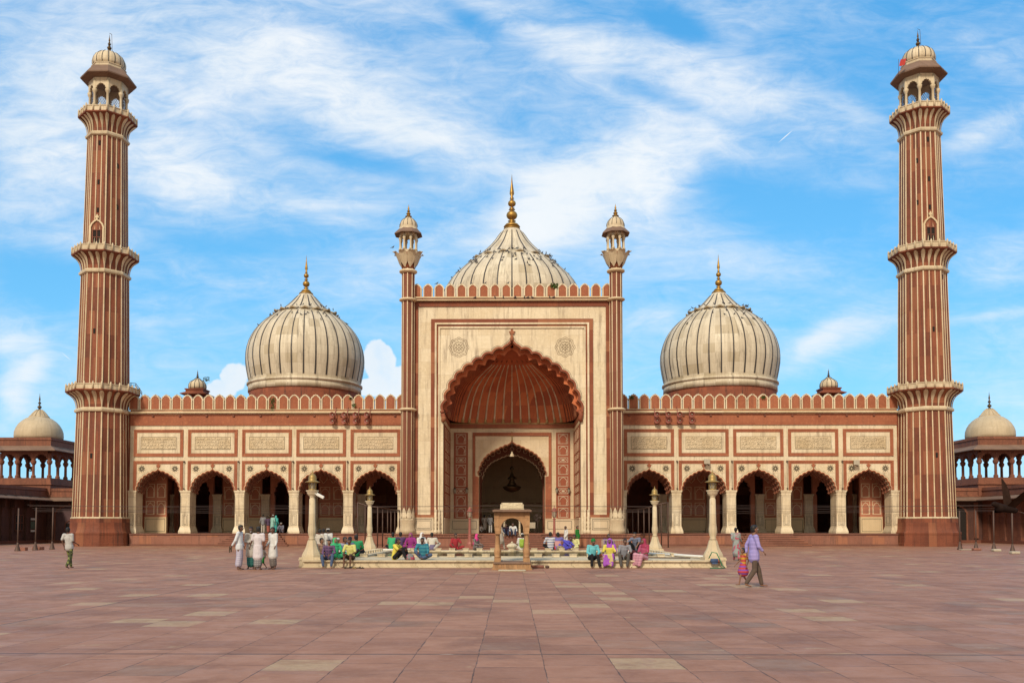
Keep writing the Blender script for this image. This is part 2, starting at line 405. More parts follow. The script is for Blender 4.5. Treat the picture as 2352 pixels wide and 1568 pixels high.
def tag(o, label=None, cat=None, group=None, kind=None):
    if label: o['label'] = label
    if cat: o['category'] = cat
    if group: o['group'] = group
    if kind: o['kind'] = kind
    return o
def thing(name, label, cat, loc=(0, 0, 0), rz=0.0, group=None, local=True):
    o = bpy.data.objects.new(name, None); COL.objects.link(o)
    o.location = loc; o.rotation_euler.z = rz; o.empty_display_size = .2
    tag(o, label, cat, group)
    if local: o['_local'] = 1
    else: o['_base'] = tuple(loc)
    return o
KIDS = {}
def copy_tree(o, parent=None):
    c = o.copy(); COL.objects.link(c)
    if parent is not None: c.parent = parent
    for ch in [x for x in list(o.children)]: copy_tree(ch, c)
    return c
M['hole'] = plain('unlit opening', (.02, .014, .011), .95, 0, .2)
M['mauve'] = plain('limewashed plaster', (.10, .055, .055), .85, 0, .3, 2)
M['boardgreen'] = plain('printed board', (.10, .14, .10), .6, 0, .3, 3)
M['plinthdark'] = stone('dark plinth sandstone', (.15, .062, .042), (.22, .095, .063), (.11, .05, .035), bw=1.1, bh=.5, streak=.4, dirt=(.06, .035, .03))
M['ringmarble'] = stone('stained ring marble', (.28, .21, .13), (.46, .36, .23), (.18, .13, .09), mode='towerh', bw=1, bh=1, nu=16, streak=.5, dirt=(.09, .07, .05))
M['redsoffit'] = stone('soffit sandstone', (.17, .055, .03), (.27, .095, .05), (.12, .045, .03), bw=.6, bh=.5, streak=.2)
# ------------------------------------------------------------------ ground
g = MB(); g.add([(-900, -300, 0), (900, -300, 0), (900, 1500, 0), (-900, 1500, 0)], [(0, 1, 2, 3)])
ground = g.build('courtyard_ground', 'ground'); tag(ground, 'worn red sandstone slab paving of the open courtyard', 'ground', kind='structure')

FL = 1.13                       # floor of the prayer hall
YP = 73.6; YW = 81.3; YB = 80.8; YI = 90.6
mosque = thing('mosque', 'huge red sandstone and white marble mosque with three striped domes and a tall arched portal', 'mosque', (0, 78.5, 0), local=False)
base_rect = lambda b, x0, x1, y0, y1, z0, z1, m=0: b.box(x0, x1, y0, y1, z0, z1, m)

# ---- plinth and stairs
b = MB()
for s in (-1, 1):
    b.box(s * 10.35, s * 34.6, 80.45, 104, 0, FL - .14, 0)
    b.box(s * 10.35, s * 34.6, 80.38, 104, FL - .14, FL, 1)
    b.box(s * 10.35, s * 34.6, 80.33, 80.45, 0, .16, 1)
b.box(-10.35, 10.35, 72.6, 104, 0, FL - .30, 2)
b.box(-10.35, 10.35, 72.52, 104, FL - .30, FL - .06, 1)
b.box(-10.4, 10.4, 72.44, 104, FL - .06, FL, 2)
b.box(-10.4, 10.4, 72.47, 72.6, 0, .14, 1)
b.build('plinth', ['plinthstone', 'plinthdark', 'plinthstone'], mosque)
b = MB()    # small carved leaf course under the portal edge
for i in range(150):
    x = -10.2 + i * 20.4 / 149
    if abs(x) < 2.3: continue
    b.prism([(x - .06, FL - .10), (x, FL - .27), (x + .06, FL - .10)], 72.50, 72.56, 0)
b.build('carved_course', 'plinthstone', mosque)
def stair(cx, wt, wb, y1, n):
    b = MB(); h = FL / n
    for i in range(n):
        t = (i + .5) / n; w = (wt + (wb - wt) * t) / 2
        y0 = y1 - .31 * (i + 1); z1 = FL - h * i - .03
        b.box(cx - w, cx + w, y0, y0 + .31 + (.02 if i else 0), 0, z1 - .055, 0)
        b.box(cx - w - .02, cx + w + .02, y0 - .03, y0 + .31, z1 - .055, z1, 1)
    b.build('staircase', ['plinthdark', 'plinthstone'], mosque)
stair(0, 4.6, 5.9, 72.44, 7)
stair(-23.0, 3.9, 6.7, 80.33, 6); stair(23.0, 3.9, 6.7, 80.33, 6)

# ---- wings
zt = lambda py: zz(py, YW, 600)
Z = dict(pier=zt(1126), spring=zt(1124), apex=zt(1077.5), fl0=zt(1057.8), fl1=zt(1065), p0=zt(1047.9), p1=zt(986), p2=zt(1040.5), p3=zt(994),
         t0=zt(1031.7), t1=zt(1002.8), band0=zt(974), band1=zt(952.4), c0=zt(951.6), c1=zt(943.6), m0=zt(940), m1=zt(906.4))
PX = YW / F
BAY = [-(xx(361.6 + 124.9 * k, YW)) for k in range(5)]     # centres, outermost first (positive = distance from axis)
HWO = 57.35 * PX; HWI = 50.2 * PX; HWA = 48 * PX; PITCHX = 124.9 * PX
XO = -(xx(296, YW)); XI = 9.1                               # wing wall outer / inner ends
ROOF = Z['c1'] + .02
arch0 = cusped(HWA, Z['pier'] + .02, Z['apex'], 6, .30)
mini = cusped(.30, .42, .95, 3, .30, 3)

def script_strokes(b, x0, x1, z0, z1, y, rows, seed, mat, size=.5):
    """rows of flowing cut lettering strokes (illegible at any distance, as in the picture)"""
    r = random.Random(seed); H = (z1 - z0) / rows
    for k in range(rows):
        zc = z0 + H * (k + .42)
        b.box(x0, x1, y, y + .01, z0 + H * k - .006, z0 + H * k + .006, mat)
        x = x0 + .05
        while x < x1 - .15:
            w = r.uniform(.08, .3); kind = r.random()
            if kind < .25:
                p = [(x + w * .3, zc - H * .12), (x + w * .32, zc + H * .42)]
            elif kind < .6:
                p = [(x + w * t, zc - H * .22 * math.sin(PI * t) + H * .1 * math.sin(7 * t)) for t in [i / 5 for i in range(6)]]
            else:
                p = [(x + w * (.5 + .5 * math.cos(a)), zc + H * .2 * math.sin(a)) for a in [i * .95 for i in range(6)]]
            b.band(p, .018, y, y + .01, mat)
            if r.random() < .6:
                dx, dz = r.uniform(0, w), r.uniform(.22, .4) * H * (1 if r.random() < .7 else -1)
                b.box(x + dx, x + dx + .035, y, y + .01, zc + dz, zc + dz + .03, mat)
            x += w * r.uniform(.6, 1.0)

def rosette_star(b, cx, cz, R, y, md, mr):
    ring = [(cx + R * (1 + .07 * math.cos(8 * a)) * math.cos(a), cz + R * (1 + .07 * math.cos(8 * a)) * math.sin(a)) for a in [i * PI / 32 for i in range(64)]]
    b.band(ring, .03, y, y + .02, mr, True)
    for i in range(10):
        for (l0, l1, w, da) in ((.2, .86, .13, 0), (.12, .45, .09, PI / 10)):
            a = 2 * PI * i / 10 + PI / 10 + da
            c, s_ = math.cos(a), math.sin(a)
            q = [(l0 * R, 0), ((l0 + l1) / 2 * R, w * R), (l1 * R, 0), ((l0 + l1) / 2 * R, -w * R)]
            b.prism([(cx + x * c - z * s_, cz + x * s_ + z * c) for x, z in q], y, y + .02, md)

def fleur(b, cx, cz, h, y0, y1, mat):
    pts = [(-.10, 0), (-.07, .30), (-.25, .26), (-.34, .42), (-.30, .52), (-.42, .66), (-.20, .62), (-.16, .78), (0, 1.0)]
    full = pts + [(-x, z) for x, z in reversed(pts[:-1])]
    b.prism([(cx + x * h, cz + z * h) for x, z in full], y0, y1, mat)

def pier_mesh():
    """marble pier, origin at the middle of its front face at floor level"""
    b = MB(); h = Z['pier'] - FL; w = .42; d = 1.55
    def slab(k, z0, z1): b.box(-w - k, w + k, -k, d + k, z0, z1, 0)
    slab(.15, 0, .16)
    prof = [(.15, .16), (.10, .34), (.055, .48), (.03, .56)]
    for (k0, z0), (k1, z1) in zip(prof, prof[1:]):
        A = [(-w - k0, -k0), (w + k0, -k0), (w + k0, d + k0), (-w - k0, d + k0)]
        B = [(-w - k1, -k1), (w + k1, -k1), (w + k1, d + k1), (-w - k1, d + k1)]
        b.add([(x, y, z0) for x, y in A] + [(x, y, z1) for x, y in B], [(i, (i + 1) % 4, (i + 1) % 4 + 4, i + 4) for i in range(4)], 0)
    slab(.03, .56, .62); slab(0, .62, h - .42); slab(.03, h - .42, h - .36); slab(.015, h - .36, h - .22)
    slab(.05, h - .22, h - .12); slab(.09, h - .12, h)
    for (x0, x1, z0, z1) in ((-.26, .26, .72, 1.72),):
        b.frame(x0, x1, z0, z1, .02, -.012, .0, 1); b.frame(x0 + .11, x1 - .11, z0 + .11, z1 - .11, .02, -.012, .0, 1)
    b.frame(-.36, .36, 1.9, h - .55, .012, -.009, .0, 1)
    for s in (-1, 1):      # inlaid lines on the reveals
        x = s * w
        for y0, y1, z0, z1 in ((.25, 1.3, .72, 1.72), (.45, 1.1, .88, 1.56)):
            for a, c, e, f_ in ((y0, y1, z0, z0 + .02), (y0, y1, z1 - .02, z1), (y0, y0 + .02, z0 + .02, z1 - .02), (y1 - .02, y1, z0 + .02, z1 - .02)):
                b.box(x, x + s * .012, a, c, e, f_, 1)
    me = b.build('pier', ['marble', 'blackmarble'])
    return me
pier0 = pier_mesh(); pier0['_tmpl'] = 1
used_p = []
def place(tmpl, x, y, z, parent, rz=0, sx=1, name=None):
    o = tmpl if not used_p.count(tmpl.name) else tmpl.copy()
    if o is tmpl: used_p.append(tmpl.name)
    else: COL.objects.link(o)
    o.location = (x, y, z); o.rotation_euler.z = rz; o.parent = parent
    bs = parent.get('_base'); o.matrix_parent_inverse = Matrix.Translation(-Vector(bs)) if bs else Matrix()
    return o

# merlon: red body, pale cusped rim
def merlon_mesh(W, H, name='merlon'):
    b = MB(); w = W / 2
    out = [(-w, 0), (-w, H * .62)] + [(x, z) for x, z in cusped(w, H * .60, H * 1.06, 3, .24, 3)[1:-1]] + [(w, H * .62), (w, 0)]
    inn = offset(out, -.09)
    inn = [(-w + .09, .05)] + [(x, z) for x, z in inn[1:-1]] + [(w - .09, .05)]
    b.prism(out, .06, .42, 1)
    b.band(out, -.09, .0, .06, 1)
    b.prism([(x, z) for x, z in inn], .035, .06, 0, back=False)
    return b.build(name, ['redlight', 'marble'])
mer0 = merlon_mesh(.90, Z['m1'] - Z['m0']); mer0['_tmpl'] = 1

def closed_bay(xa, xb, Yq, nc):
    b = MB(); w = xb - xa; dz = FL + 1.45
    b.box(xa, xb, Yq + .15, Yq + .5, FL, dz, 1); b.box(xa, xb, Yq + .12, Yq + .5, dz, dz + .08, 1)
    b.box(xa, xb, Yq + .2, Yq + .5, dz + .08, 9.5, 0)
    b.frame(xa + .12, xb - .12, FL + .15, dz - .1, .03, Yq + .14, Yq + .15, 2)
    bay = b.build('inner_bay_wall', ['interior', 'interiorpale', 'blackmarble'], mosque)
    for r in range(2):
        for q in range(nc):
            b = MB(); x = xa + w * (q + .5) / nc; z0 = dz + .3 + r * 1.62; hw = min(.5, w / (2 * nc) - .12)
            b.frame(x - hw, x + hw, z0, z0 + 1.3, .05, Yq + .18, Yq + .2, 0)
            mm = [(px * hw * .72 / .30, z0 + .04 + pz * 1.12) for px, pz in mini]
            mm = [(mm[0][0], z0 + .03)] + mm + [(mm[-1][0], z0 + .03)]
            b.band(shift(mm, x), .045, Yq + .18, Yq + .2, 0)
            b.build('inlay_panel', 'inlaydim', bay)
    b = MB(); nl = nc + 1; hx = w / nl * .34
    for q in range(nl):   # honeycomb ribs of the lunette
        x = xa + w * (q + .5) / nl
        for zq in (0, .95):
            b.band([(x, dz + 3.6 + zq), (x - hx, dz + 4.0 + zq), (x - hx, dz + 4.35 + zq), (x, dz + 4.75 + zq), (x + hx, dz + 4.35 + zq), (x + hx, dz + 4.0 + zq), (x, dz + 3.6 + zq)], .045, Yq + .17, Yq + .2, 0)
    b.build('lattice_rib', 'inlaydim', bay)

for s in (-1, 1):
    cxs = sorted(s * c for c in BAY)
    x_lo, x_hi = sorted((s * XI, s * XO))
    # wall slab with five cusped openings
    poly = [(x_lo, ROOF), (x_lo, Z['pier'])]
    for c in cxs:
        a = shift(arch0, c)
        poly += [(a[0][0] - .0, Z['pier'])] + a + [(a[-1][0], Z['pier'])]
    poly += [(x_hi, Z['pier']), (x_hi, ROOF)]
    b = MB(); b.prism(poly, YW, YW + 1.45, 0)
    wall = b.build('wing_wall', ['marble'], mosque)
    b = MB()
    xa, xb = x_lo, x_hi
    b.box(xa, xb, YW - .05, YW, Z['band0'] + .02, Z['band1'], 0)
    b.box(xa, xb, YW - .09, YW, Z['band0'] - .10, Z['band0'] + .02, 1)
    b.build('frieze', ['redlight', 'redlight'], wall)
    b = MB()
    b.box(xa, xb, YW - .22, YW + .9, Z['c0'] + .05, Z['c1'] - .04, 0); b.box(xa, xb, YW - .30, YW + .9, Z['c0'] + .12, Z['c1'] - .1, 0)
    b.box(xa, xb, YW - .12, YW + .9, Z['c1'] - .04, Z['m0'] - .05, 1); b.box(xa, xb, YW - .16, YW + .9, Z['m0'] - .05, Z['m0'], 0)
    b.box(xa, xb, YW - .11, YW, Z['c0'] - .08, Z['c0'] + .05, 1)
    b.build('cornice', ['marbleold', 'red'], wall)
    # reddish drip holes
    b = MB()
    for i in range(10):
        x = s * (XI + 1.6 + i * 2.47); b.box(x - .09, x + .09, YW - .16, YW - .05, Z['band1'] - .18, Z['band1'] - .02, 0)
    b.build('waterspout', 'reddark', wall)
    # scalloped soffits hanging inside the arches
    for k, c in enumerate(cxs):
        b = MB()
        b.frame(c - HWO, c + HWO, Z['p0'], Z['p1'], .13, YW - .07, YW, 0)
        b.frame(c - HWO + .13, c + HWO - .13, Z['p0'] + .13, Z['p1'] - .13, HWO - HWI - .13, YW - .035, YW, 0)
        b.build('panel_frame', 'redlight', wall)
        b = MB()
        tw = 41 * PX
        b.box(c - HWI + .02, c + HWI - .02, YW - .02, YW, Z['p2'] + .02, Z['p3'] - .02, 0)
        b.box(c - tw, c + tw, YW - .03, YW - .02, Z['t0'], Z['t1'], 1)
        b.frame(c - tw, c + tw, Z['t0'], Z['t1'], .028, YW - .045, YW - .03, 2)
        script_strokes(b, c - tw + .05, c + tw - .05, Z['t0'] + .04, Z['t1'] - .04, YW - .04, 4, 100 + k + (10 if s > 0 else 0), 2)
        b.build('inscription_panel', ['marble', 'marbleold', 'inkline'], wall)
        b = MB()
        top = Z['fl0']; bot = Z['pier'] + .04
        b.prism([(c - HWO, bot), (c - HWO, top), (c + HWO, top), (c + HWO, bot), (c + HWO - .15, bot), (c + HWO - .15, top - .15), (c - HWO + .15, top - .15), (c - HWO + .15, bot)], YW - .07, YW, 0)
        hi = HWO - .15; b.prism([(c - hi, bot), (c - hi, top - .15), (c + hi, top - .15), (c + hi, bot), (c + HWI, bot), (c + HWI, Z['fl1']), (c - HWI, Z['fl1']), (c - HWI, bot)], YW - .035, YW, 0)
        b.build('bay_frame', 'redlight', wall)
        b = MB()
        a = shift(arch0, c)
        b.band(a, .075, YW - .08, YW + .05, 0)
        b.band(offset(a, .075), .04, YW - .05, YW, 1)
        b.band(offset(a, .19), .018, YW - .012, YW, 2)
        fleur(b, c, Z['apex'] + .08, .52, YW - .06, YW, 0)
        b.build('arch_moulding', ['redlight', 'marbleold', 'inkline'], wall)
        b = MB()        # receding cusped ribs in the soffit
        for j, (yy, sc) in enumerate(((.35, .955), (.75, .915), (1.15, .88))):
            a2 = [(c + (x - c) * sc, FL + (z - FL) * (1 - (1 - sc) * .55)) for x, z in a]
            b.band(a2, .16, YW + yy, YW + yy + .16, 0)
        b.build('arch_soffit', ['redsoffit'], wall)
        for q in (-1, 1):
            b = MB(); rosette_star(b, c + q * 38.5 * PX, zt(1076.0), .40, YW - .018, 0, 1)
            b.build('rosette', ['inkline', 'inlaydim'], wall)
    for c in [s * (BAY[-1] - PITCHX / 2)] + [s * (q + PITCHX / 2) for q in BAY]:
        place(pier0, c, YW + .02, FL, mosque)
    n = 25; L = XO - 9.35
    for i in range(n + 1):
        place(mer0, s * (9.35 + (i + .5) * .985 + .3), YW + .02, Z['m0'], mosque)
    # inner arcade line: piers, closed panelled bays and open bays
    for j in range(6):
        c = s * -(xx(388 + 110.9 * j, YI)) if True else 0
    ic = [-(xx(388 + 110.7 * j, YI)) for j in range(6)]
    for j, c in enumerate(ic[:5]):
        o = place(pier0, s * c, YI - .1, FL, mosque)
    closed_bay(*sorted((s * (XO - .2), s * 32.75)), 84.1, 2)
    for j in range(0, 5):
        x_a = ic[j]; x_b = ic[j + 1] if j + 1 < len(ic) else ic[-1]
        xa, xb = sorted((s * x_a, s * x_b)); xa += .45; xb -= .45
        closed = j in (-1, 1, 3)
        b = MB()
        if closed: closed_bay(xa, xb, YI, 3)
        else:
            cc = (xa + xb) / 2; hw = (xb - xa) / 2
            a = shift(cusped(hw * .78, 4.9, 7.2, 5, .3, 4), cc)
            b.prism([(xa, 9.5), (xa, FL), (a[0][0], FL)] + a + [(a[-1][0], FL), (xb, FL), (xb, 9.5)], YI + .1, YI + .5, 0)
            b.build('inner_bay_wall', ['interior'], mosque)
    # hall body
    b = MB()
    b.box(s * 9.2, s * (XO + .3), YW + 1.45, 102.8, 8.9, 9.3, 1)                       # vault level
    b.box(s * (XO - .2), s * (XO + .4), YW + .1, 103, FL, ROOF, 0)                     # end wall
    b.box(s * 8.6, s * (XO + .3), 102.8, 103.4, FL, ROOF, 0)
    b.box(s * 9.2, s * (XO + .3), YW + .8, 103.3, ROOF - .3, ROOF - .02, 0)
    b.build('hall_shell', ['red', 'ceiling'], mosque)
# ------------------------------------------------------------------ portal
zp = lambda py: zz(py, YP, 1176)
KP = YP / F
def xr(hw, Y): return hw * Y / F
HA = xr(156, YP); HJ = xr(158.7, YP)
ZAS = zp(945.2); ZAA = zp(783); ZTOP = zp(693.5); XPO = xr(228.5, YP); 
big = cusped(HA, ZAS, ZAA, 8, .27, 7)
ZCON = zp(966)
b = MB()
poly = [(-XPO, FL), (-XPO, ZTOP), (XPO, ZTOP), (XPO, FL), (HJ, FL), (HJ, ZCON), (HA + .0, ZAS - .1)] + list(reversed(big)) + [(-HA, ZAS - .1), (-HJ, ZCON), (-HJ, FL)]
b.prism(poly, YP, YP + .75, 0)
portal = b.build('portal_wall', ['marble'], mosque)
b = MB()
for s in (-1, 1):
    b.box(s * 8.9, s * 8.0, YP + .75, 86, FL, ZTOP - .02, 0)
    b.box(s * HJ, s * (HJ + .5), YP + .75, YB, FL, zp(966), 0)
b.box(-8.9, 8.9, 85.6, 86, 12.3, ZTOP - .02, 0); b.box(-8.7, 8.7, YP + .4, 85.8, ZTOP - .5, ZTOP - .1, 0)
b.build('portal_side_wall', ['red'], mosque)
# cornice, frames
b = MB()
b.box(-XPO, XPO, YP - .25, YP + .9, zp(692.5), zp(688.8), 0); b.box(-XPO, XPO, YP - .36, YP + .9, zp(691.5), zp(690.2), 0)
b.box(-XPO, XPO, YP - .14, YP + .9, zp(688.8), zp(685), 1); b.box(-XPO, XPO, YP - .2, YP + .9, zp(685), zp(682.2), 0)
b.build('cornice', ['marbleold', 'reddark'], portal)
b = MB()
y = YP
def uframe(x0, x1, zt0, zt1, z0, yo, mat):
    b.prism([(-x1, z0), (-x1, zt1), (x1, zt1), (x1, z0), (x0, z0), (x0, zt0), (-x0, zt0), (-x0, z0)], yo, YP, mat)
e1 = xr(1176 - 958.8, YP); e2 = xr(1176 - 988.8, YP); e3 = xr(1176 - 997.7, YP); e4 = xr(1176 - 1002, YP); e5 = xr(1176 - 1005.7, YP); e6 = xr(1176 - 1009.4, YP)
zd = zp(1189.4)
uframe(e1, XPO, zp(704), zp(693.6), zd + .04, YP - .09, 0)
uframe(e3, e2, zp(741.4), zp(732.7), zd + .04, YP - .10, 0)
for s in (-1, 1): b.box(s * e1, s * e2, YP - .085, YP, zd + .04, zp(1181.5), 0)
b.build('outer_frame', ['red'], portal)
b = MB()
uframe(e4, e3, zp(745.3), zp(741.4), FL + .5, YP - .14, 0)
uframe(e5, e4, zp(750), zp(745.3), FL + .5, YP - .05, 1)
uframe(e6, e5, zp(753.8), zp(750), FL + .5, YP - .10, 0)
b.build('inner_frame', ['marble', 'red'], portal)
# thin colonnettes flanking the opening, with turned bases
for s in (-1, 1):
    for xo in (e3 - .12, e6 + .02):
        b = MB(); b.lathe([(.19, FL), (.19, FL + .25), (.10, FL + .4), (.15, FL + .6), (.11, FL + .75), (.16, FL + .95), (.10, FL + 1.1), (.13, FL + 1.35), (.10, FL + 1.45), (.10, FL + 2.0)], s * xo, YP - .12, 10, 0, 0)
        b.build('turned_base', 'marble', portal)
    b = MB()      # dado panel
    x0, x1 = sorted((s * xr(1176 - 950, YP), s * xr(1176 - 996, YP)))
    b.box(x0, x1, YP - .16, YP, FL, FL + .18, 0); b.box(x0, x1, YP - .12, YP, FL + .18, zd, 0)
    b.box(x0, x1, YP - .16, YP, zd, zd + .06, 0)
    b.frame(x0 + .12, x1 - .12, FL + .34, zd - .08, .03, YP - .14, YP - .12, 1)
    b.frame(x0 + .24, x1 - .24, FL + .46, zd - .2, .02, YP - .14, YP - .12, 1)
    b.build('dado_panel', ['marblegrey', 'blackmarble'], portal)
# arch moulding
b = MB()
pathm = [(-HJ, ZCON + .1), (-HA, ZAS - .1)] + big + [(HA, ZAS - .1), (HJ, ZCON + .1)]
b.band(big, .17, YP - .20, YP + .4, 0)
b.band(big, -.06, YP + .3, YP + .8, 1); b.band(big, -.30, YP + .62, YP + .80, 1)
for s in (-1, 1):
    b.tube([(s * (HA - .05), YP - .1, ZAS + .1), (s * (HA + .12), YP - .16, ZAS - .25), (s * (HA + .02), YP - .12, ZAS - .55), (s * (HJ + .05), YP - .1, ZCON - .1)], [.12, .2, .22, .14], 8, 0)
    b.ball((s * (HA + .2), YP - .12, ZAS - .02), .14, 8, 0)
b.tube([(0, YP - .1, ZAA - .05), (0, YP - .1, zp(771))], [.17, .11], 8, 0)
fleur(b, 0, zp(772), zp(755) - zp(772), YP - .14, YP, 0)
b.build('arch_moulding', ['red', 'vaultred'], portal)
b = MB(); b.band(offset(big, .27), .03, YP - .012, YP, 0); b.build('arch_outline', 'inkline', portal)
# geometric rosettes
def rosette_geo(b, cx, cz, R, y):
    for k, t in ((1.0, .035), (.84, .03)):
        ring = [(cx + R * k * (1 + .06 * math.cos(8 * a)) * math.cos(a), cz + R * k * (1 + .06 * math.cos(8 * a)) * math.sin(a)) for a in [i * PI / 40 for i in range(80)]]
        b.band(ring, t, y, y + .012, 0, True)
    r = R * .62
    for q in range(4):
        a0 = q * PI / 4 + PI / 8
        P = [(cx + r * math.cos(a0 + k * PI / 4), cz + r * math.sin(a0 + k * PI / 4)) for k in (0, 3)]
        b.band(P, .022, y, y + .012, 0)
        P = [(cx + r * math.cos(a0 + PI + k * PI / 4), cz + r * math.sin(a0 + PI + k * PI / 4)) for k in (0, 3)]
        b.band(P, .022, y, y + .012, 0)
        b.band([(cx + r * math.cos(q * PI / 4), cz + r * math.sin(q * PI / 4)), (cx - r * math.cos(q * PI / 4), cz - r * math.sin(q * PI / 4))], .018, y, y + .012, 0)
    oc = [(cx + r * math.cos(k * PI / 4 + PI / 8), cz + r * math.sin(k * PI / 4 + PI / 8)) for k in range(8)]
    b.band(oc, .025, y, y + .012, 0, True)
    for k in range(8):
        a = k * PI / 4; x, z = cx + R * .73 * math.cos(a), cz + R * .73 * math.sin(a)
        b.band([(x + .12 * math.cos(t), z + .12 * math.sin(t)) for t in [i * 1.1 for i in range(5)]], .022, y, y + .012, 0)
for s in (-1, 1):
    b = MB(); rosette_geo(b, s * xr(122.8, YP), zp(797.3), xr(22.5, YP), YP - .012); b.build('rosette', 'inkfaint', portal)

# vault: ogee half dome, ribs converging on a small shell at the crown
NU = 36
def vault(u, h):
    """u in 0..1 round the U-shaped plan, h height fraction"""
    a = 5.60; d = YB - YP - .75
    L = 2 * d + 2 * a; t = u * L
    if t < d: x, yy = -a, t
    elif t < d + 2 * a: x, yy = -a + (t - d), d
    else: x, yy = a, d - (t - d - 2 * a)
    n = 5.0      # rounded corners
    xs, ys = x / a, yy / d
    k = (abs(xs) ** n + abs(ys) ** n) ** (1 / n); xs, ys = xs / k, ys / k
    z = ZC1 + (ZAA - .25 - ZC1) * h; hh = max(0, (z - ZAS) / (ZAA - ZAS))
    w = (base_w(hh) if hh < .87 else .132 + (.02 - .132) * (hh - .87) / .13) * .985
    w = max(w, .01) ** .97
    return Vector((xs * a * w, YP + .75 + ys * d * w + (1 - w) * .15, z))
ZC1 = zz(971.9, YB)
b = MB(); NH = 26; NW = 108; vs = []
for j in range(NH + 1):
    for i in range(NW + 1): vs.append(vault(i / NW, j / NH))
b.add(vs, [(j * (NW + 1) + i, j * (NW + 1) + i + 1, (j + 1) * (NW + 1) + i + 1, (j + 1) * (NW + 1) + i) for j in range(NH) for i in range(NW)], 0, True)
vlt = b.build('vault', ['vaultred'], mosque)
d_ = YB - YP - .75; Lp = 2 * d_ + 11.2
cen = Vector((0, YP + 2.2, ZC1 + 2))
def rib(b, u, r0, r1, mat, h1=.84, h0=.0):
    pts = []; rr = []
    for k in range(22):
        h = h0 + (h1 - h0) * k / 21; p = vault(u, h); p += (Vector((0, YP + 2, p.z)) - p).normalized() * .02
        pts.append(p); rr.append(r0 + (r1 - r0) * k / 21)
    b.tube(pts, rr, 5, mat)
b = MB()
for q in range(-6, 7):
    u = (d_ + 5.6 + q * .815) / Lp
    rib(b, u, .095, .04, 0, .80, .01)
    p = vault(u, 0); b.tube([p + Vector((0, -.06, .0)), p + Vector((0, -.08, .30)), p + Vector((0, -.06, .62))], [.16, .11, .05], 6, 1)
b.build('pale_rib', ['marble', 'inlayochre'], vlt)
b = MB()
for s in (-1, 1):
    for k in range(9):
        t = .25 + k * .74
        u = t / Lp if s < 0 else 1 - t / Lp
        rib(b, u, .07, .035, 0, .86, 0)
b.build('red_rib', 'red', vlt)
b = MB()
for q in range(17):
    u = (q + .5) / 17
    p0 = vault(u, .83); p1 = vault(u, .985)
    b.tube([p0 + Vector((0, -.03, 0)), (p0 + p1) / 2 + Vector((0, -.05, .05)), p1], [.06, .045, .02], 5, 0)
b.build('crown_shell', 'red', vlt)

# side walls of the niche
ZSB = zz(992.2, YB)
zdb = zz(1192, YB)
for s in (-1, 1):
    X = s * 5.66; b = MB()
    def sw(y0, y1, z0, z1, pr, mat): b.box(X, X - s * pr, y0, y1, z0, z1, mat)
    sw(YP + .3, YB, FL, zdb, .06, 0); sw(YP + .3, YB, zdb, zdb + .07, .09, 0)
    sw(YP + .3, YB, zz(992.2, YB), zz(983, YB), .04, 3); sw(YP + .3, YB, zz(983, YB) + .0, ZC1, .08, 1)
    sw(YP + .75, YB, zdb + .07, zz(992.2, YB), .02, 2)
    b.build('niche_side_wall', ['marblegrey', 'redlight', 'redflat', 'marbleold'], portal)
    ws = [('a', 8)]
    ys = YP + 1.6
    for col in range(3):
        b = MB(); y0 = ys + col * 1.75
        zlist = [(222, 325), (347, 448), (470, 525), (548, 652), (675, 778), (800, 858), (882, 985), (1008, 1110)]
        for (a, c) in zlist:
            z1, z0 = zz(949.2 + a * .2148, YB), zz(949.2 + c * .2148, YB)
            xx0 = X - s * .02; xx1 = X - s * .035
            for (ya, yb, za, zb) in ((y0, y0 + 1.2, z0, z0 + .04), (y0, y0 + 1.2, z1 - .04, z1), (y0, y0 + .04, z0, z1), (y0 + 1.16, y0 + 1.2, z0, z1)):
                b.box(xx0, xx1, ya, yb, za, zb, 0)
        b.build('inlay_panel', 'inlaydim', portal)

# back wall of the niche with the inner arch
HI = xr(76, YB); ZIS = zz(1089.9, YB); ZIA = zz(1013.6, YB)
inner = cusped(HI, ZIS, ZIA, 9, .27, 6)
b = MB()
b.prism([(-5.66, FL), (-5.66, ZC1), (5.66, ZC1), (5.66, FL), (HI, FL)] + list(reversed(inner)) + [(-HI, FL)], YB, YB + 1.2, 0)
back = b.build('niche_back_wall', ['marbleold'], mosque)
b = MB()
b.box(-5.6, 5.6, YB - .14, YB, zz(983, YB), zz(973.9, YB), 0); b.box(-5.6, 5.6, YB - .2, YB, zz(973.9, YB), ZC1, 1)
for s in (-1, 1):
    b.box(s * 5.58, s * xr(143.5, YB), YB - .03, YB, zdb, ZSB, 0)
b.build('niche_cornice', ['redlight', 'inlayochre'], back)
b = MB()
x0, x1 = xr(1176.3 - 1085.5, YB), xr(1176.3 - 1097.5, YB); z0, z1 = zz(993, YB), zz(1000.8, YB)
b.prism([(-x0, zdb), (-x0, z0), (x0, z0), (x0, zdb), (HI + .02, zdb), (HI + .02, ZIS - .2), (x1 + .22, ZIS - .1), (x1 + .22, z1), (-x1 - .22, z1), (-x1 - .22, ZIS - .1), (-HI - .02, ZIS - .2), (-HI - .02, zdb)], YB - .08, YB, 0)
b.band(inner, .08, YB - .11, YB + .1, 0)
b.band(offset(inner, .08), .06, YB - .06, YB, 1)
b.tube([(0, YB - .05, ZIA), (0, YB - .05, ZIA + .35)], [.1, .06], 6, 2)
fleur(b, 0, ZIA + .3, .62, YB - .05, YB, 2)
b.build('inner_arch_frame', ['redlight', 'marbleold', 'inlayochre'], back)
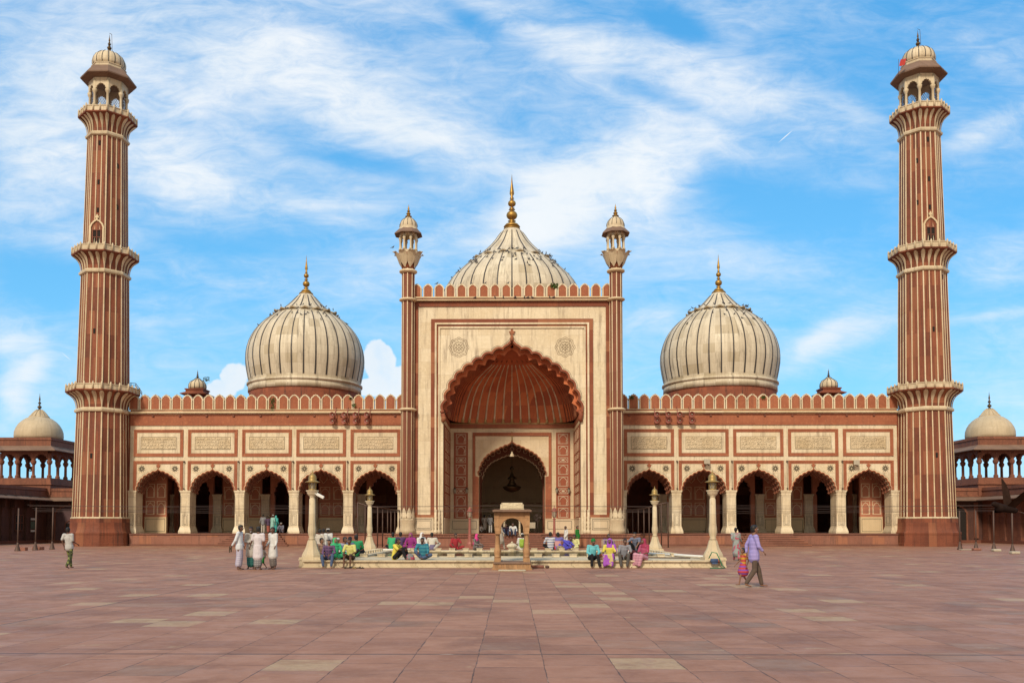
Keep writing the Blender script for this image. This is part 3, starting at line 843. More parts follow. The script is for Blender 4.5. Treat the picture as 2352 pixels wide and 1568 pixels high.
for s in (-1, 1):
    b = MB()
    xa, xb = sorted((s * xr(1176.3 - 1042.7, YB), s * xr(1176.3 - 1075, YB)))
    b.box(xa, xb, YB - .05, YB, zdb + .07, zz(993, YB), 0)
    strip = b.build('inlay_strip', ['redflat'], back)
    for k, (a, c) in enumerate([(222, 325), (347, 448), (470, 525), (548, 652), (675, 778), (800, 858), (882, 985), (1008, 1110)]):
        b = MB(); z1, z0 = zz(949.2 + a * .2148, YB), zz(949.2 + c * .2148, YB)
        pa, pb = xa + .19, xb - .19; cx = (pa + pb) / 2; y = YB - .065
        b.frame(pa, pb, z0, z1, .035, y, YB - .05, 0)
        if c - a > 80:
            hw = (pb - pa) / 2 - .1; H = z1 - z0
            m_ = cusped(hw * .86, z0 + H * .42, z0 + H * .92, 3, .25, 4)
            b.band(shift(m_, cx), .035, y, YB - .05, 0)
            for q in (-1, 1):
                b.box(cx + q * hw * .84 - .018, cx + q * hw * .84 + .018, y, YB - .05, z0 + .03, z0 + H * .42, 0)
                b.band([(cx + q * hw * 1.0, z0 + H * .56), (cx + q * hw * .98, z0 + H * .42), (cx + q * hw * .86, z0 + H * .34)], .03, y, YB - .05, 0)
        else:
            hw = (pb - pa) / 2 - .12; H = (z1 - z0) / 2 - .1; cz = (z0 + z1) / 2
            b.band([(cx + hw * x, cz + H * z) for x, z in ((-1, 0), (-.6, .9), (-.2, .6), (.2, .6), (.6, .9), (1, 0), (.6, -.9), (.2, -.6), (-.2, -.6), (-.6, -.9))], .03, y, YB - .05, 0, True)
            b.box(cx - hw * .4, cx + hw * .4, y, YB - .05, cz - .05, cz + .05, 0)
        b.build('inlay_panel', 'inlay', strip)
    b = MB()
    x0, x1 = sorted((s * 5.6, s * (HI + .02)))
    b.box(x0, x1, YB - .12, YB, FL, FL + .2, 0); b.box(x0, x1, YB - .07, YB, FL + .2, zdb, 0); b.box(x0, x1, YB - .11, YB, zdb, zdb + .07, 0)
    b.frame(x0 + .2, x1 - .2, FL + .38, zdb - .14, .03, YB - .085, YB - .07, 1)
    b.build('dado_panel', ['marblegrey', 'blackmarble'], back)

# chamber behind: second carved arch, hall walls, prayer niche wall
b = MB()
h2 = xr(66, 84.6); i2 = cusped(h2, zz(1100, 84.6), zz(1040, 84.6), 9, .3, 5)
b.prism([(-8.0, FL), (-8.0, 13.5), (8.0, 13.5), (8.0, FL), (h2 + .2, FL), (h2 + .2, i2[0][1] - .5)] + list(reversed(i2)) + [(-h2 - .2, i2[0][1] - .5), (-h2 - .2, FL)], 84.6, 85.4, 0)
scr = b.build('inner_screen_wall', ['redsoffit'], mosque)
b = MB(); b.band(i2, .06, 84.52, 84.6, 0)
for k in range(15):
    a = PI * (k + .5) / 15; r = h2 * 1.16
    cx, cz = -r * math.cos(a) * .98, zz(1100, 84.6) + .2 + math.sin(a) * 2.65
    b.band([(cx + .2 * math.cos(t), cz + .2 * math.sin(t)) for t in [q * PI / 5 for q in range(10)]], .03, 84.56, 84.6, 0, True)
b.build('carved_scroll', 'inlaydim', scr)
b = MB()
b.box(-8.0, -7.6, 86.1, 97.4, FL, 16, 0); b.box(7.6, 8.0, 86.1, 97.4, FL, 16, 0)
b.box(-8, 8, 97.4, 97.9, FL, 16, 0)
b.box(-8, 8, YB + 1.2, 98, 15.6, 16, 1)
b.box(-8.2, 8.2, YB + 1.2, 84.6, 13.5, 13.9, 1)
hall = b.build('hall_wall', ['interiorpale', 'ceiling'], mosque)
b = MB()
m2 = cusped(2.35, 5.0, 7.6, 7, .27, 5)
b.band([(-2.35, FL)] + m2 + [(2.35, FL)], .28, 97.2, 97.4, 0)
b.band([(-3.3, FL), (-3.3, 9.4), (3.3, 9.4), (3.3, FL)], .14, 97.26, 97.4, 1)
b.box(-3.16, 3.16, 97.3, 97.4, 4.25, 4.33, 1)
for s in (-1, 1): rosette_geo(b, s * 2.15, 8.3, .8, 97.38)
b.build('prayer_niche', ['interiorpale', 'interior'], hall)

# portal merlons
mer1 = merlon_mesh(.80, zp(651.5) - zp(682.2)); mer1['_tmpl'] = 1
for i in range(18):
    x = (i - 8.5) * (xr(26, YP))
    place(mer1, x, YP + .05, zp(682.2), mosque)

# ---- corner turrets of the portal
def oct_rf(n=8, ph=PI / 8):
    def f(a, z):
        t = ((a - ph) % (2 * PI / n)) - PI / n
        return math.cos(PI / n) / math.cos(t)
    return f
def finial(parent, z0, h, r, mat='brass', spike=.36, extra=0, seg=14):
    """stacked gilded balls with a spike; r = radius of the big ball"""
    p = [(r * 1.5, -.02 * h), (r * 1.1, .03 * h), (r * .35, .07 * h), (r * .75, .09 * h), (r * .3, .115 * h)]
    zb = .115 * h
    for rr, hh in ((1.0, .175), (.72, .13)):
        for k in range(7):
            t = PI * (k + .5) / 7; p.append((max(r * .2, r * rr * math.sin(t)), zb + hh * h * (1 - math.cos(t)) / 2))
        zb += hh * h
        p += [(r * .22, zb + .005 * h), (r * .6 * rr, zb + .02 * h), (r * .2, zb + .035 * h), (r * .5 * rr, zb + .05 * h), (r * .17, zb + .065 * h)]
        zb += .075 * h
    p += [(r * .42, zb + .05 * h), (r * .36, zb + .1 * h), (r * .15, zb + .25 * h), (.004, h)]
    b = MB(); b.lathe([(q, z0 + z) for q, z in p], 0, 0, seg)
    return b.build('finial', mat, parent)
def petal_leaf(b, ang, r, z, ln, w, drop, mat=0, th=.06):
    """a stone leaf lying outward from (r, z), curling at the tip"""
    c, s_ = math.cos(ang), math.sin(ang); tx, ty = -s_, c; vs = []
    prof = [(0, 0, .85), (.35, .02, 1.0), (.7, -.1, .85), (1.0, .10, .35)]
    for t, dz, k in prof:
        for q in (-1, 0, 1):
            rr = r + ln * t; zq = z - drop * t + dz * ln + (.10 * ln if q == 0 else 0)
            vs.append((rr * c + tx * q * w * k / 2, rr * s_ + ty * q * w * k / 2, zq))
    m = len(vs); vs += [(x, y_, z_ - th) for x, y_, z_ in vs]
    fs = []
    for j in range(3):
        for q in range(2):
            a = j * 3 + q; fs += [(a, a + 1, a + 4, a + 3), (a + m, a + 3 + m, a + 4 + m, a + 1 + m)]
    for j in range(3): fs += [(j * 3, j * 3 + 3, j * 3 + 3 + m, j * 3 + m), (j * 3 + 2, j * 3 + 2 + m, j * 3 + 5 + m, j * 3 + 5)]
    fs += [(0, m, 1 + m, 1), (1, 1 + m, 2 + m, 2), (9, 10, 10 + m, 9 + m), (10, 11, 11 + m, 10 + m)]
    b.add(vs, fs, mat)

for s in (-1, 1):
    Yt = YP - .35; kp = Yt / F; XT = xr(240.8, Yt)
    zq = lambda py: zz(py, Yt, 936)
    R0 = 14.6 * kp
    b = MB(); rf = oct_rf(8)
    b.lathe([(R0, zq(1190)), (R0, zq(619))], 0, 0, 8, 0, 0, False)
    t = b.build('turret', ['redcolumn'], mosque, loc=(s * XT, Yt, 0))
    b = MB()
    for k in range(8):
        a = k * PI / 4; rr = R0 - .02
        b.tube([(rr * math.cos(a), rr * math.sin(a), zq(1190)), (rr * math.cos(a), rr * math.sin(a), zq(619))], .042, 6, 0)
    b.build('pale_fillet', 'marbleold', t)
    b = MB()
    for py, hh in ((689.5, 3.2), (941, 3.2), (624.5, 4.0)):
        b.lathe([(R0 + .05, zq(py + hh)), (R0 + .2, zq(py + hh * .5)), (R0 + .23, zq(py)), (R0 + .2, zq(py - hh * .5)), (R0 + .05, zq(py - hh))], 0, 0, 24)
    b.build('ring', 'marbleold', t)
    b = MB()      # marble foot with lotus petals
    b.lathe([(R0 + .16, FL), (R0 + .14, FL + .35), (R0 + .02, FL + .75), (R0 + .08, zq(1195)), (R0 + .10, zq(1192)), (R0 + .04, zq(1190))], 0, 0, 16, 0, 0)
    for k in range(8):
        a = k * PI / 4 + PI / 8
        vs = []
        for tz, w in ((0, .8), (.3, 1.0), (.6, .75), (.85, .3), (1, .03)):
            for q in (-1, 0, 1):
                rr = R0 + .03 + (.12 if q == 0 else .03) * (1 - tz * .8); an = a + q * w * PI / 8
                vs.append((rr * math.cos(an), rr * math.sin(an), zq(1190) + tz * (zq(1165) - zq(1190))))
        b.add(vs, [(j * 3 + q, j * 3 + q + 1, j * 3 + q + 4, j * 3 + q + 3) for j in range(4) for q in range(2)], 0, True)
    b.build('lotus_foot', 'towermarble', t)
    b = MB()      # lotus capital: red core, pale petals opening outward
    zc0, zc1 = zq(619), zq(585)
    b.lathe([(R0, zc0), (R0 * 1.12, zc0 + .5), (R0 * 1.55, zc0 + 1.0), (R0 * 1.7, zc1)], 0, 0, 16, 0, 1)
    for k in range(8):
        a = k * PI / 4 + PI / 8; vs = []
        for tz, rr, w in ((.05, 1.05, .06), (.22, 1.25, .6), (.38, 1.5, .95), (.7, 1.78, 1.0), (.95, 2.05, .92), (1.08, 2.3, .6), (1.04, 2.52, .12)):
            for q in (-1, 0, 1):
                r_ = R0 * rr * (1.05 if q == 0 else .98); an = a + q * w * PI / 8
                vs.append((r_ * math.cos(an), r_ * math.sin(an), zc0 + tz * (zc1 - zc0) + (.04 if q == 0 else 0)))
        b.add(vs, [(j * 3 + q, j * 3 + q + 1, j * 3 + q + 4, j * 3 + q + 3) for j in range(6) for q in range(2)], 0, True)
    b.build('lotus_capital', ['towermarble', 'red'], t)
    b = MB(); zk0 = zq(578); zk1 = zq(536)
    b.lathe([(R0 * 1.6, zc1 - .1), (R0 * 1.55, zk0)], 0, 0, 8, PI / 8, 0, False)
    R1 = 19.5 * kp
    for k in range(8):
        a = k * PI / 4 + PI / 8; x, y_ = R1 * math.cos(a), R1 * math.sin(a)
        bp_ = MB(); bp_.lathe([(.13, zk0), (.13, zk0 + .15), (.08, zk0 + .2), (.075, zk1 - .75), (.12, zk1 - .62), (.15, zk1 - .5), (.10, zk1 - .45), (.10, zk1)], x, y_, 8)
        bp_.build('kiosk_pillar', 'towermarble', t)
    b.build('kiosk_floor', 'towermarble', t)
    b = MB()
    side = 2 * R1 * math.sin(PI / 8); ap = R1 * math.cos(PI / 8)
    for k in range(8):
        a = k * PI / 4
        b.M = Matrix.Rotation(a + PI / 2, 4, 'Z') @ Matrix.Translation((0, -ap - .06, 0))
        ar = cusped(side / 2 - .09, zk1 - .62, zk1 - .2, 3, .3, 4)
        b.prism([(-side / 2, zk1), (-side / 2, zk1 - .62)] + ar + [(side / 2, zk1 - .62), (side / 2, zk1)], 0, .12, 0)
    b.M = None
    b.lathe([(R1 * 1.06, zk1 - .04), (R1 * 1.06, zk1 + .06)], 0, 0, 8, PI / 8, 0, False)
    b.build('kiosk_arch', 'towermarble', t)
    b = MB(); Re = 33.5 * kp
    b.lathe([(R1 * .6, zk1 + .02), (Re, zq(541)), (Re, zq(539)), (R1 * 1.1, zq(527)), (R1 * .9, zq(527))], 0, 0, 8, PI / 8, 0, False)
    b.build('eave', 'eave', t)
    b = MB(); zd0 = zq(529); rd = 20 * kp; zd1 = zq(497)
    H = zd1 - zd0
    prof = [(1.12, -.12), (1.12, .06), (1.0, .08), (1.04, .22), (1.0, .42), (.86, .6), (.62, .76), (.42, .84), (.24, .94), (.1, 1.02)]
    b.lathe([(rd * r, zd0 + H * z) for r, z in prof], 0, 0, 24)
    dm = b.build('kiosk_dome', 'towermarble', t)
    b = MB()
    for k in range(12):
        a = k * PI / 6
        b.tube([((rd * r + .01) * math.cos(a), (rd * r + .01) * math.sin(a), zd0 + H * z) for r, z in prof[3:]], .022, 4, 0)
    b.build('dark_seam', 'blackmarble', dm)
    finial(t, zd1, zq(469.5) - zd1, 5.4 * kp, 'brass')

# ---- the three great domes
def dome(cx, Yc, prof, pr, name, nrib, ringz, ringr, npet, fin, drum, dz):
    """prof in metres (r, z) bottom to top"""
    rr_ = lambda a, z: 1.0 + .003 * abs(math.sin(a * nrib / 2))
    b = MB(); b.lathe(prof, 0, 0, nrib * 3, 0, 0, True, True, rr_)
    d = b.build(name, ['domemarble'], mosque, loc=(cx, Yc, 0))
    b = MB()
    lo = [(r, z) for r, z in prof if z >= dz and z <= ringz - .25]; hi = [(r, z) for r, z in prof if z >= ringz + .1]
    def interp(z):
        for (r0, z0), (r1, z1) in zip(prof, prof[1:]):
            if z0 <= z <= z1 and z1 > z0: return r0 + (r1 - r0) * (z - z0) / (z1 - z0)
        return prof[-1][0]
    top = prof[-1][1] - (prof[-1][1] - ringz) * .12
    for k in range(nrib):
        a = 2 * PI * k / nrib
        segs = [(dz, ringz - .3, .062)] + ([(ringz + .35, top, .06)] if k % 2 == 0 else [])
        for za, zb, wd in segs:
            zs_ = sorted([z for r, z in prof if za < z < zb] + [za, zb])
            while len(zs_) < 17:
                g_ = max(range(len(zs_) - 1), key=lambda i: zs_[i + 1] - zs_[i]); zs_.insert(g_ + 1, (zs_[g_] + zs_[g_ + 1]) / 2)
            pts = [(interp(z) + .03, z) for z in zs_[:16] + [zs_[-1]]]
            vs = []
            for i, (r, z) in enumerate(pts):
                w = wd * (1.15 - .5 * i / 16)
                for sg in (-1, 1):
                    vs.append(((r + .012) * math.cos(a) - sg * w * math.sin(a), (r + .012) * math.sin(a) + sg * w * math.cos(a), z))
            for i, (r, z) in enumerate(pts):
                w = wd * (1.15 - .5 * i / 16)
                for sg in (-1, 1):
                    vs.append(((r - .12) * math.cos(a) - sg * w * math.sin(a), (r - .06) * math.sin(a) + sg * w * math.cos(a), z))
            n = 34
            fs = [(2 * i, 2 * i + 1, 2 * i + 3, 2 * i + 2) for i in range(16)] + [(2 * i, 2 * i + 2, 2 * i + 2 + n, 2 * i + n) for i in range(16)] + [(2 * i + 1, 2 * i + 1 + n, 2 * i + 3 + n, 2 * i + 3) for i in range(16)]
            b.add(vs, fs, 0)
    b.build('dark_stripe', 'blackmarble', d)
    b = MB()
    b.lathe([(ringr - .12, ringz - .30), (ringr + .10, ringz - .24), (ringr + .12, ringz - .02), (ringr - .2, ringz + .10)], 0, 0, 48, 0, 1)  # black band paints in the shadow line beneath the leaf ring
    for k in range(npet):
        petal_leaf(b, 2 * PI * (k + .5) / npet, ringr - .25, ringz + .12, .74, 2 * PI * ringr / npet * .90, .12, 0, .12)
    b.build('petal_ring', ['ringmarble', 'blackmarble'], d)
    b = MB()
    for r0, z0, z1, m_ in drum:
        if m_ == 1: b.lathe([(r0, z0), (r0, z1)], 0, 0, 96, 0, 0, False)
    b.build('drum', 'drumred', d)
    b = MB()
    for r0, z0, z1, m_ in drum:
        if m_ == 0: b.lathe([(r0, z0), (r0, z1)], 0, 0, 96, 0, 0, True)
        if m_ == 2: b.lathe([(r0 - .14, z0), (r0, z0 + (z1 - z0) * .25), (r0, z1 - (z1 - z0) * .25), (r0 - .14, z1)], 0, 0, 96)
    b.build('base_ring', 'domemarble', d)
    r_, z_, h_, zcap = fin
    f = finial(d, z_, h_, r_, 'brass')
    b = MB(); rt = prof[-1][0]
    b.lathe([(rt * 1.12, zcap), (rt * 1.05, zcap + .12), (rt * .75, zcap + .25), (rt * .3, z_ + .05)], 0, 0, 20); b.build('gilded_cap', 'brass', d)
    return d
def dprof(Yc, px, pts):
    k = Yc / F
    return [(hw * k, zz(py, Yc, px)) for hw, py in pts]
D1 = 94.0
side_pts = [(127.5, 893), (129, 884), (131.5, 872), (135, 855), (137.3, 840), (137.8, 828), (137, 815), (134.5, 803), (130.5, 790), (125, 778), (117.5, 766), (107.5, 754), (95.5, 742.5), (82, 732.5), (68, 723.5), (58, 716), (48, 708.5), (40, 701.5), (32.5, 694), (26, 687), (20, 681), (15, 676)]
sp = [(r * .974, z) for r, z in dprof(D1, 701, side_pts)]
k1 = D1 / F * .974
zr = zz(722, D1, 701)
XD = (xx(1652, D1, 880) - xx(700.6, D1, 880)) / 2
DO = {}
for s in (-1, 1):
    DO[s] = dome(s * XD, D1, sp, None, 'dome', 32, zr, 66 * k1, 16,
     (8.3 * k1, zz(669, D1, 702), zz(586, D1, 702) - zz(669, D1, 702), zz(676, D1, 702)),
     [(129 * k1, ROOF - .3, zz(905, D1, 701), 1), (131.5 * k1, zz(905.5, D1, 701), zz(890, D1, 701), 0), (134.5 * k1, zz(891, D1, 701), zz(884, D1, 701), 2)], zz(878, D1, 701))
D0 = 90.0
cen_pts = [(150, 742), (158, 722), (161.5, 700), (160, 685), (154, 668), (143.5, 650.5), (134, 640), (121.5, 627.8), (106, 614), (92, 603.5), (78, 592.5), (66, 582), (56, 572.5), (49, 565.5), (41, 556), (32, 543), (24, 533), (17.5, 527)]
cp = dprof(D0, 1176, cen_pts); k0 = D0 / F
DO[0] = dome(0, D0, cp, None, 'dome', 32, zz(604, D0), 87 * k0, 16,
     (13.0 * k0, zz(519, D0), zz(400, D0) - zz(519, D0), zz(527, D0)),
     [(150 * k0, ROOF - .3, zz(742, D0), 1), (153 * k0, zz(760, D0), zz(742, D0), 0)], zz(742, D0))
# lightning rod strip on the central finial
b = MB(); b.tube([(.12, -.55, zz(519, D0)), (.08, -.35, zz(470, D0)), (.03, -.1, zz(415, D0))], .03, 5); b.build('lightning_rod', 'iron', DO[0])

# small roof kiosks at the back of the hall
for s in (-1, 1):
    Yk = 98.0; X = s * abs(xx(453.5, Yk, 890)); k = Yk / F * .943
    z0 = zz(905, Yk, 453)
    z0 += .12; b = MB(); b.lathe([(q_ * 1.414 * k, z0 + w_) for q_, w_ in ((30, -.28), (32, -.26), (32, -.2), (22, .02), (21.5, .05), (21.5, .24), (23.5, .27), (23.5, .38), (21, .38))], 0, 0, 4, PI / 4, 0, False)
    b.box(-14 * k, 14 * k, -14 * k, 14 * k, ROOF - .2, z0 - .3, 0)
    kk = b.build('roof_kiosk', ['red'], mosque, loc=(X, Yk, 0))
    b = MB(); H = zz(869, Yk, 453) - (z0 + .42)
    prof = [(.98, 0), (1.04, .2), (1.0, .45), (.84, .65), (.55, .8), (.4, .86), (.3, .95), (.2, 1.02)]
    b.lathe([(20.3 * k * r, z0 + .42 + H * z * 1.0) for r, z in prof], 0, 0, 24); kd = b.build('kiosk_dome', 'towermarble', kk)
    b = MB()
    for q in range(12):
        a = q * PI / 6; b.tube([((20.3 * k * r + .01) * math.cos(a), (20.3 * k * r + .01) * math.sin(a), z0 + .42 + H * z) for r, z in prof], .035, 4, 0)
    b.build('dark_seam', 'blackmarble', kd)
    finial(kd, z0 + .42 + H, zz(849, Yk, 453) - (z0 + .42 + H), 3.6 * k, 'bronze')
# ------------------------------------------------------------------ minarets
YM = 80.6; KM = YM / F * .912
def mz(py): return EYE + (1211 - py) * KM * 1.0
ZP = lambda py: zz(py, YM, 240)
orf = oct_rf(8)
def octr(a, R):
    t = ((a - PI / 8) % (PI / 4)) - PI / 8
    return R * math.cos(PI / 8) / math.cos(t)
def minaret(s, label):
    XM = s * abs(xx(231.5, YM, 1200))
    t = thing('minaret', label, 'minaret', (XM, YM, 0), local=True)
    b = MB()
    b.lathe([(77.5 * KM, 0), (77.5 * KM, .25), (76 * KM, .27), (76 * KM, 1.02), (77 * KM, 1.05), (77 * KM, 1.22), (74.5 * KM, 1.32), (72.5 * KM, 1.5), (71 * KM, 1.75), (70 * KM, ZP(1191))], 0, 0, 8, PI / 8, 0, False)
    b.build('base', 'redtower', t)
    secs = [(65.5, ZP(1187), 60.0, ZP(948.5), 86.5, ZP(905), ZP(890.5)),
            (61.0, ZP(890), 55.5, ZP(636.5), 78.8, ZP(594.5), ZP(579.3)),
            (52.5, ZP(579), 46.8, ZP(325), 69.5, ZP(281.5), ZP(267))]
    b = MB(); b.lathe([(67 * KM, ZP(1191.5)), (70 * KM, ZP(1190.5)), (70 * KM, ZP(1188.5)), (67 * KM, ZP(1187))], 0, 0, 8, PI / 8, 0, False)
    b.build('ring', 'towermarble', t)
    for k, (r0, z0, r1, z1, rb, zb, zt_) in enumerate(secs):
        R0, R1, RB = r0 * KM, r1 * KM, rb * KM
        b = MB(); b.lathe([(R0, z0 - .3), (R1, z1 + .1)], 0, 0, 8, PI / 8, 0, False)
        sh = b.build('shaft', 'redtower', t)
        b = MB()
        for q in range(24):
            a = PI / 8 + q * PI / 12
            # interior ribs divide each flat in three
            kf, m_ = divmod(q, 3); a0 = PI / 8 + kf * PI / 4; va = Vector((math.cos(a0), math.sin(a0), 0)); vb = Vector((math.cos(a0 + PI / 4), math.sin(a0 + PI / 4), 0))
            dirv = va.lerp(vb, m_ / 3)
            w = .052 if m_ else .062; tan = Vector((-dirv.y, dirv.x, 0)).normalized() * w; out = dirv.normalized() * .045
            P = []
            for R_, z in ((R0, z0 - .05), (R1, z1)):
                c = dirv * R_; c.z = z; P += [c - tan, c - tan * .7 + out, c + tan * .7 + out, c + tan]
            b.add(P, [(i, i + 1, i + 5, i + 4) for i in range(3)], 0)
        b.build('marble_rib', 'marbleold', sh)
        b = MB()
        b.lathe([(R1 + .02, z1 - .12), (R1 + .2, z1 - .04), (R1 + .24, z1 + .12), (R1 + .12, z1 + .26), (R1 + .06, z1 + .3)], 0, 0, 8, PI / 8, 0, False)
        b.build('ring', 'towermarble', t)
        # flared corbel: red core with long marble leaves
        zf0 = z1 + .25; zf1 = zb - .06; Hf = zf1 - zf0
        prof = [(0, 0), (.02, .18), (.07, .36), (.17, .54), (.33, .70), (.55, .83), (.80, .93), (1.0, 1.0)]
        rad = [(R1 - .02 + (RB - .12 - R1) * u, zf0 + Hf * v) for u, v in prof]
        b = MB(); b.lathe(rad, 0, 0, 8, PI / 8, 0, False)
        cb = b.build('corbel', 'redtower', t)
        b = MB()
        for q in range(24):
            kf, m_ = divmod(q, 3); a0 = PI / 8 + kf * PI / 4; va = Vector((math.cos(a0), math.sin(a0), 0)); vb = Vector((math.cos(a0 + PI / 4), math.sin(a0 + PI / 4), 0))
            dirv = va.lerp(vb, m_ / 3); tn = Vector((-dirv.y, dirv.x, 0)).normalized(); on = dirv.normalized()
            vs = []
            ws = [.055, .06, .09, .14, .19, .21, .19, .06]
            for (r, z), w in zip(rad, ws):
                for qd in (-1, 0, 1):
                    c = dirv * r + tn * qd * w * (RB / 3.4) + on * (.10 if qd == 0 else .02); c.z = z - (.05 if qd == 0 else 0); vs.append(c)
            b.add(vs, [(j * 3 + i, j * 3 + i + 1, j * 3 + i + 4, j * 3 + i + 3) for j in range(7) for i in range(2)], 0, True)
        b.build('marble_leaf', 'towermarble', cb)
        b = MB()
        b.lathe([(RB - .35, zb - .10), (RB + .02, zb - .04), (RB + .05, zb + .06), (RB - .03, zb + .1)], 0, 0, 8, PI / 8, 1, False)
        b.lathe([(RB - .05, zb + .08), (RB - .05, zt_ - .08), (RB + .0, zt_ - .07), (RB + .0, zt_), (RB - .14, zt_), (RB - .14, zb + .1), (.5, zb + .1)], 0, 0, 8, PI / 8, 0, False, False)
        bal = b.build('balcony', ['towermarble', 'redtower'], t)
        b = MB(); b.lathe([(.09, .1), (.09, zt_ - zb + .06), (.06, zt_ - zb + .12), (.02, zt_ - zb + .2)], 0, 0, 6); bs0 = None
        for q in range(24):
            kf, m_ = divmod(q, 3); a0 = PI / 8 + kf * PI / 4; va = Vector((math.cos(a0), math.sin(a0), 0)); vb = Vector((math.cos(a0 + PI / 4), math.sin(a0 + PI / 4), 0))
            dirv = va.lerp(vb, m_ / 3) * (RB - .04)
            if bs0 is None: o = bs0 = b.build('baluster', 'towermarble', bal)
            else: o = bs0.copy(); COL.objects.link(o)
            o.location = (dirv.x, dirv.y, zb)
    # arched door of the third stage
    R0 = 52 * KM; ap = R0 * math.cos(PI / 8)
    b = MB(); zb = secs[2][1]; w = 14.5 * KM; cx = .0
    ar = cusped(w, zb + 1.55, zb + 2.35, 3, .12, 4)
    b.band([(-w, zb)] + ar + [(w, zb)], .13, -ap - .14, -ap + .05, 0)
    fleur(b, 0, zb + 2.42, .48, -ap - .1, -ap, 0)
    b.prism([(-w, zb)] + ar + [(w, zb)], -ap - .03, -ap + .02, 1)
    dr = b.build('door_surround', ['marbleold', 'redtower'], t)
    b = MB(); b.box(-.34, .34, -ap - .05, -ap + .02, zb + .1, zb + 1.42, 0); b.frame(-.42, .42, zb + .02, zb + 1.5, .08, -ap - .10, -ap - .02, 1)
    b.box(-.03, .03, -ap - .08, -ap - .04, zb + .1, zb + 1.42, 1); b.box(-.34, .34, -ap - .08, -ap - .04, zb + .78, zb + .84, 1)
    b.build('door', ['hole', 'reddark'], dr)
    # little window slits
    for (st, fk, fz) in ((0, 0, .55), (1, 0, .45), (1, -1, .92), (2, 0, .55), (2, 1, .35), (2, 0, .9), (2, 1, .72), (2, 0, .3)):
        r0, z0, r1, z1 = secs[st][:4]; z = z0 + (z1 - z0) * fz; R_ = (r0 + (r1 - r0) * fz) * KM * math.cos(PI / 8)
        b = MB(); b.M = Matrix.Rotation(fk * s * -PI / 4, 4, 'Z')
        b.box(-.09 + .32 * fk, .09 + .32 * fk, -R_ - .035, -R_ + .1, z, z + .42, 0); b.build('slit_window', 'hole', t)
    # top kiosk
    z0 = ZP(267) - .45; R1 = 44.5 * KM; zk1 = ZP(199)
    b = MB(); b.lathe([(R1 + .25, z0 - .2), (R1 + .22, z0 + .22), (R1 + .1, z0 + .3)], 0, 0, 8, PI / 8, 0, False); b.build('kiosk_floor', 'towermarble', t)
    z0 += .25
    R1 *= .97
    for k in range(8):
        a = PI / 8 + k * PI / 4
        b = MB(); b.lathe([(.19, z0), (.19, z0 + .2), (.13, z0 + .3), (.115, zk1 - 1.35), (.2, zk1 - 1.2), (.24, zk1 - .98), (.15, zk1 - .9), (.15, zk1)], R1 * math.cos(a), R1 * math.sin(a), 8)
        b.build('kiosk_pillar', 'towermarble', t)
    side = 2 * R1 * math.sin(PI / 8); ap = R1 * math.cos(PI / 8)
    b = MB(); c = MB()
    for k in range(8):
        Mx = Matrix.Rotation(k * PI / 4, 4, 'Z') @ Matrix.Translation((0, -ap - .1, 0)); b.M = Mx; c.M = Mx
        ar = cusped(side / 2 - .16, zk1 - 1.0, zk1 - .38, 3, .3, 4)
        b.prism([(-side / 2, zk1 + .1), (-side / 2, zk1 - 1.0)] + ar + [(side / 2, zk1 - 1.0), (side / 2, zk1 + .1)], 0, .2, 0)
        b.box(-side / 2, side / 2, -.02, .22, zk1 - .06, zk1 + .05, 0)
        for q in range(-9, 10):
            for sg in (-1, 1):
                x0 = q * .17; x1 = x0 + sg * (zk1 - .5 - z0) * .55; za, zb_ = z0, zk1 - .5
                hw = side / 2 - .12
                pts = []
                for tt in (0, 1): pts.append((x0 + (x1 - x0) * tt, za + (zb_ - za) * tt))
                # clip to the opening
                (xa, z_a), (xb, z_b) = pts
                if xa == xb: continue
                t0, t1 = sorted(((-hw - xa) / (xb - xa), (hw - xa) / (xb - xa))); t0 = max(t0, 0); t1 = min(t1, 1)
                if t1 - t0 < .05: continue
                P = lambda tt: (xa + (xb - xa) * tt, .1, z_a + (z_b - z_a) * tt)
                c.tube([P(t0), P(t1)], .013, 3, 0, False)
    b.M = None; b.build('kiosk_arch', 'towermarble', t); c.build('wire_mesh', 'iron', t)
    b = MB(); Re = 66.5 * KM; ze = ZP(190.8)
    b.lathe([(R1 * .8, zk1 + .12), (R1 * 1.04, zk1 + .1), (Re, ze - .05), (Re + .02, ze + .06), (R1 * 1.15, ZP(170)), (R1 * .9, ZP(168))], 0, 0, 8, PI / 8, 0, False)
    b.build('eave', 'eave', t)
    zd = ZP(171.5); rd = 38.5 * KM; H = ZP(124.5) - ZP(163)
    b = MB(); b.lathe([(rd * 1.06, zd - .1), (rd * 1.06, zd + .42), (rd * 1.1, zd + .45), (rd * 1.1, zd + .52), (rd * .98, zd + .54)], 0, 0, 8, PI / 8, 0, False); b.build('dome_base', 'towermarble', t)
    prof = [(.97, 0), (1.03, .18), (1.03, .35), (.98, .5), (.88, .65), (.72, .78), (.55, .87), (.36, .94), (.2, 1.0), (.1, 1.08)]
    zb0 = zd + .5
    b = MB(); b.lathe([(rd * r, zb0 + H * z) for r, z in prof], 0, 0, 48, 0, 0, True, True, lambda a, z: 1 + .02 * abs(math.sin(a * 8)))
    dm = b.build('kiosk_dome', 'towermarble', t)
    b = MB()
    for k in range(16):
        a = k * PI / 8; b.tube([(rd * r * math.cos(a), rd * r * math.sin(a), zb0 + H * z) for r, z in prof[:7]], .045, 4, 0)
    b.build('dark_seam', 'blackmarble', dm)
    b = MB()
    for k in range(12): petal_leaf(b, k * PI / 6, .28, zb0 + H * .93, .5, .32, .22, 0, .06)
    b.build('petal_ring', 'towermarble', dm)
    finial(t, zb0 + H * 1.04, ZP(79.5) - (zb0 + H * 1.04), 5.6 * KM, 'bronze')
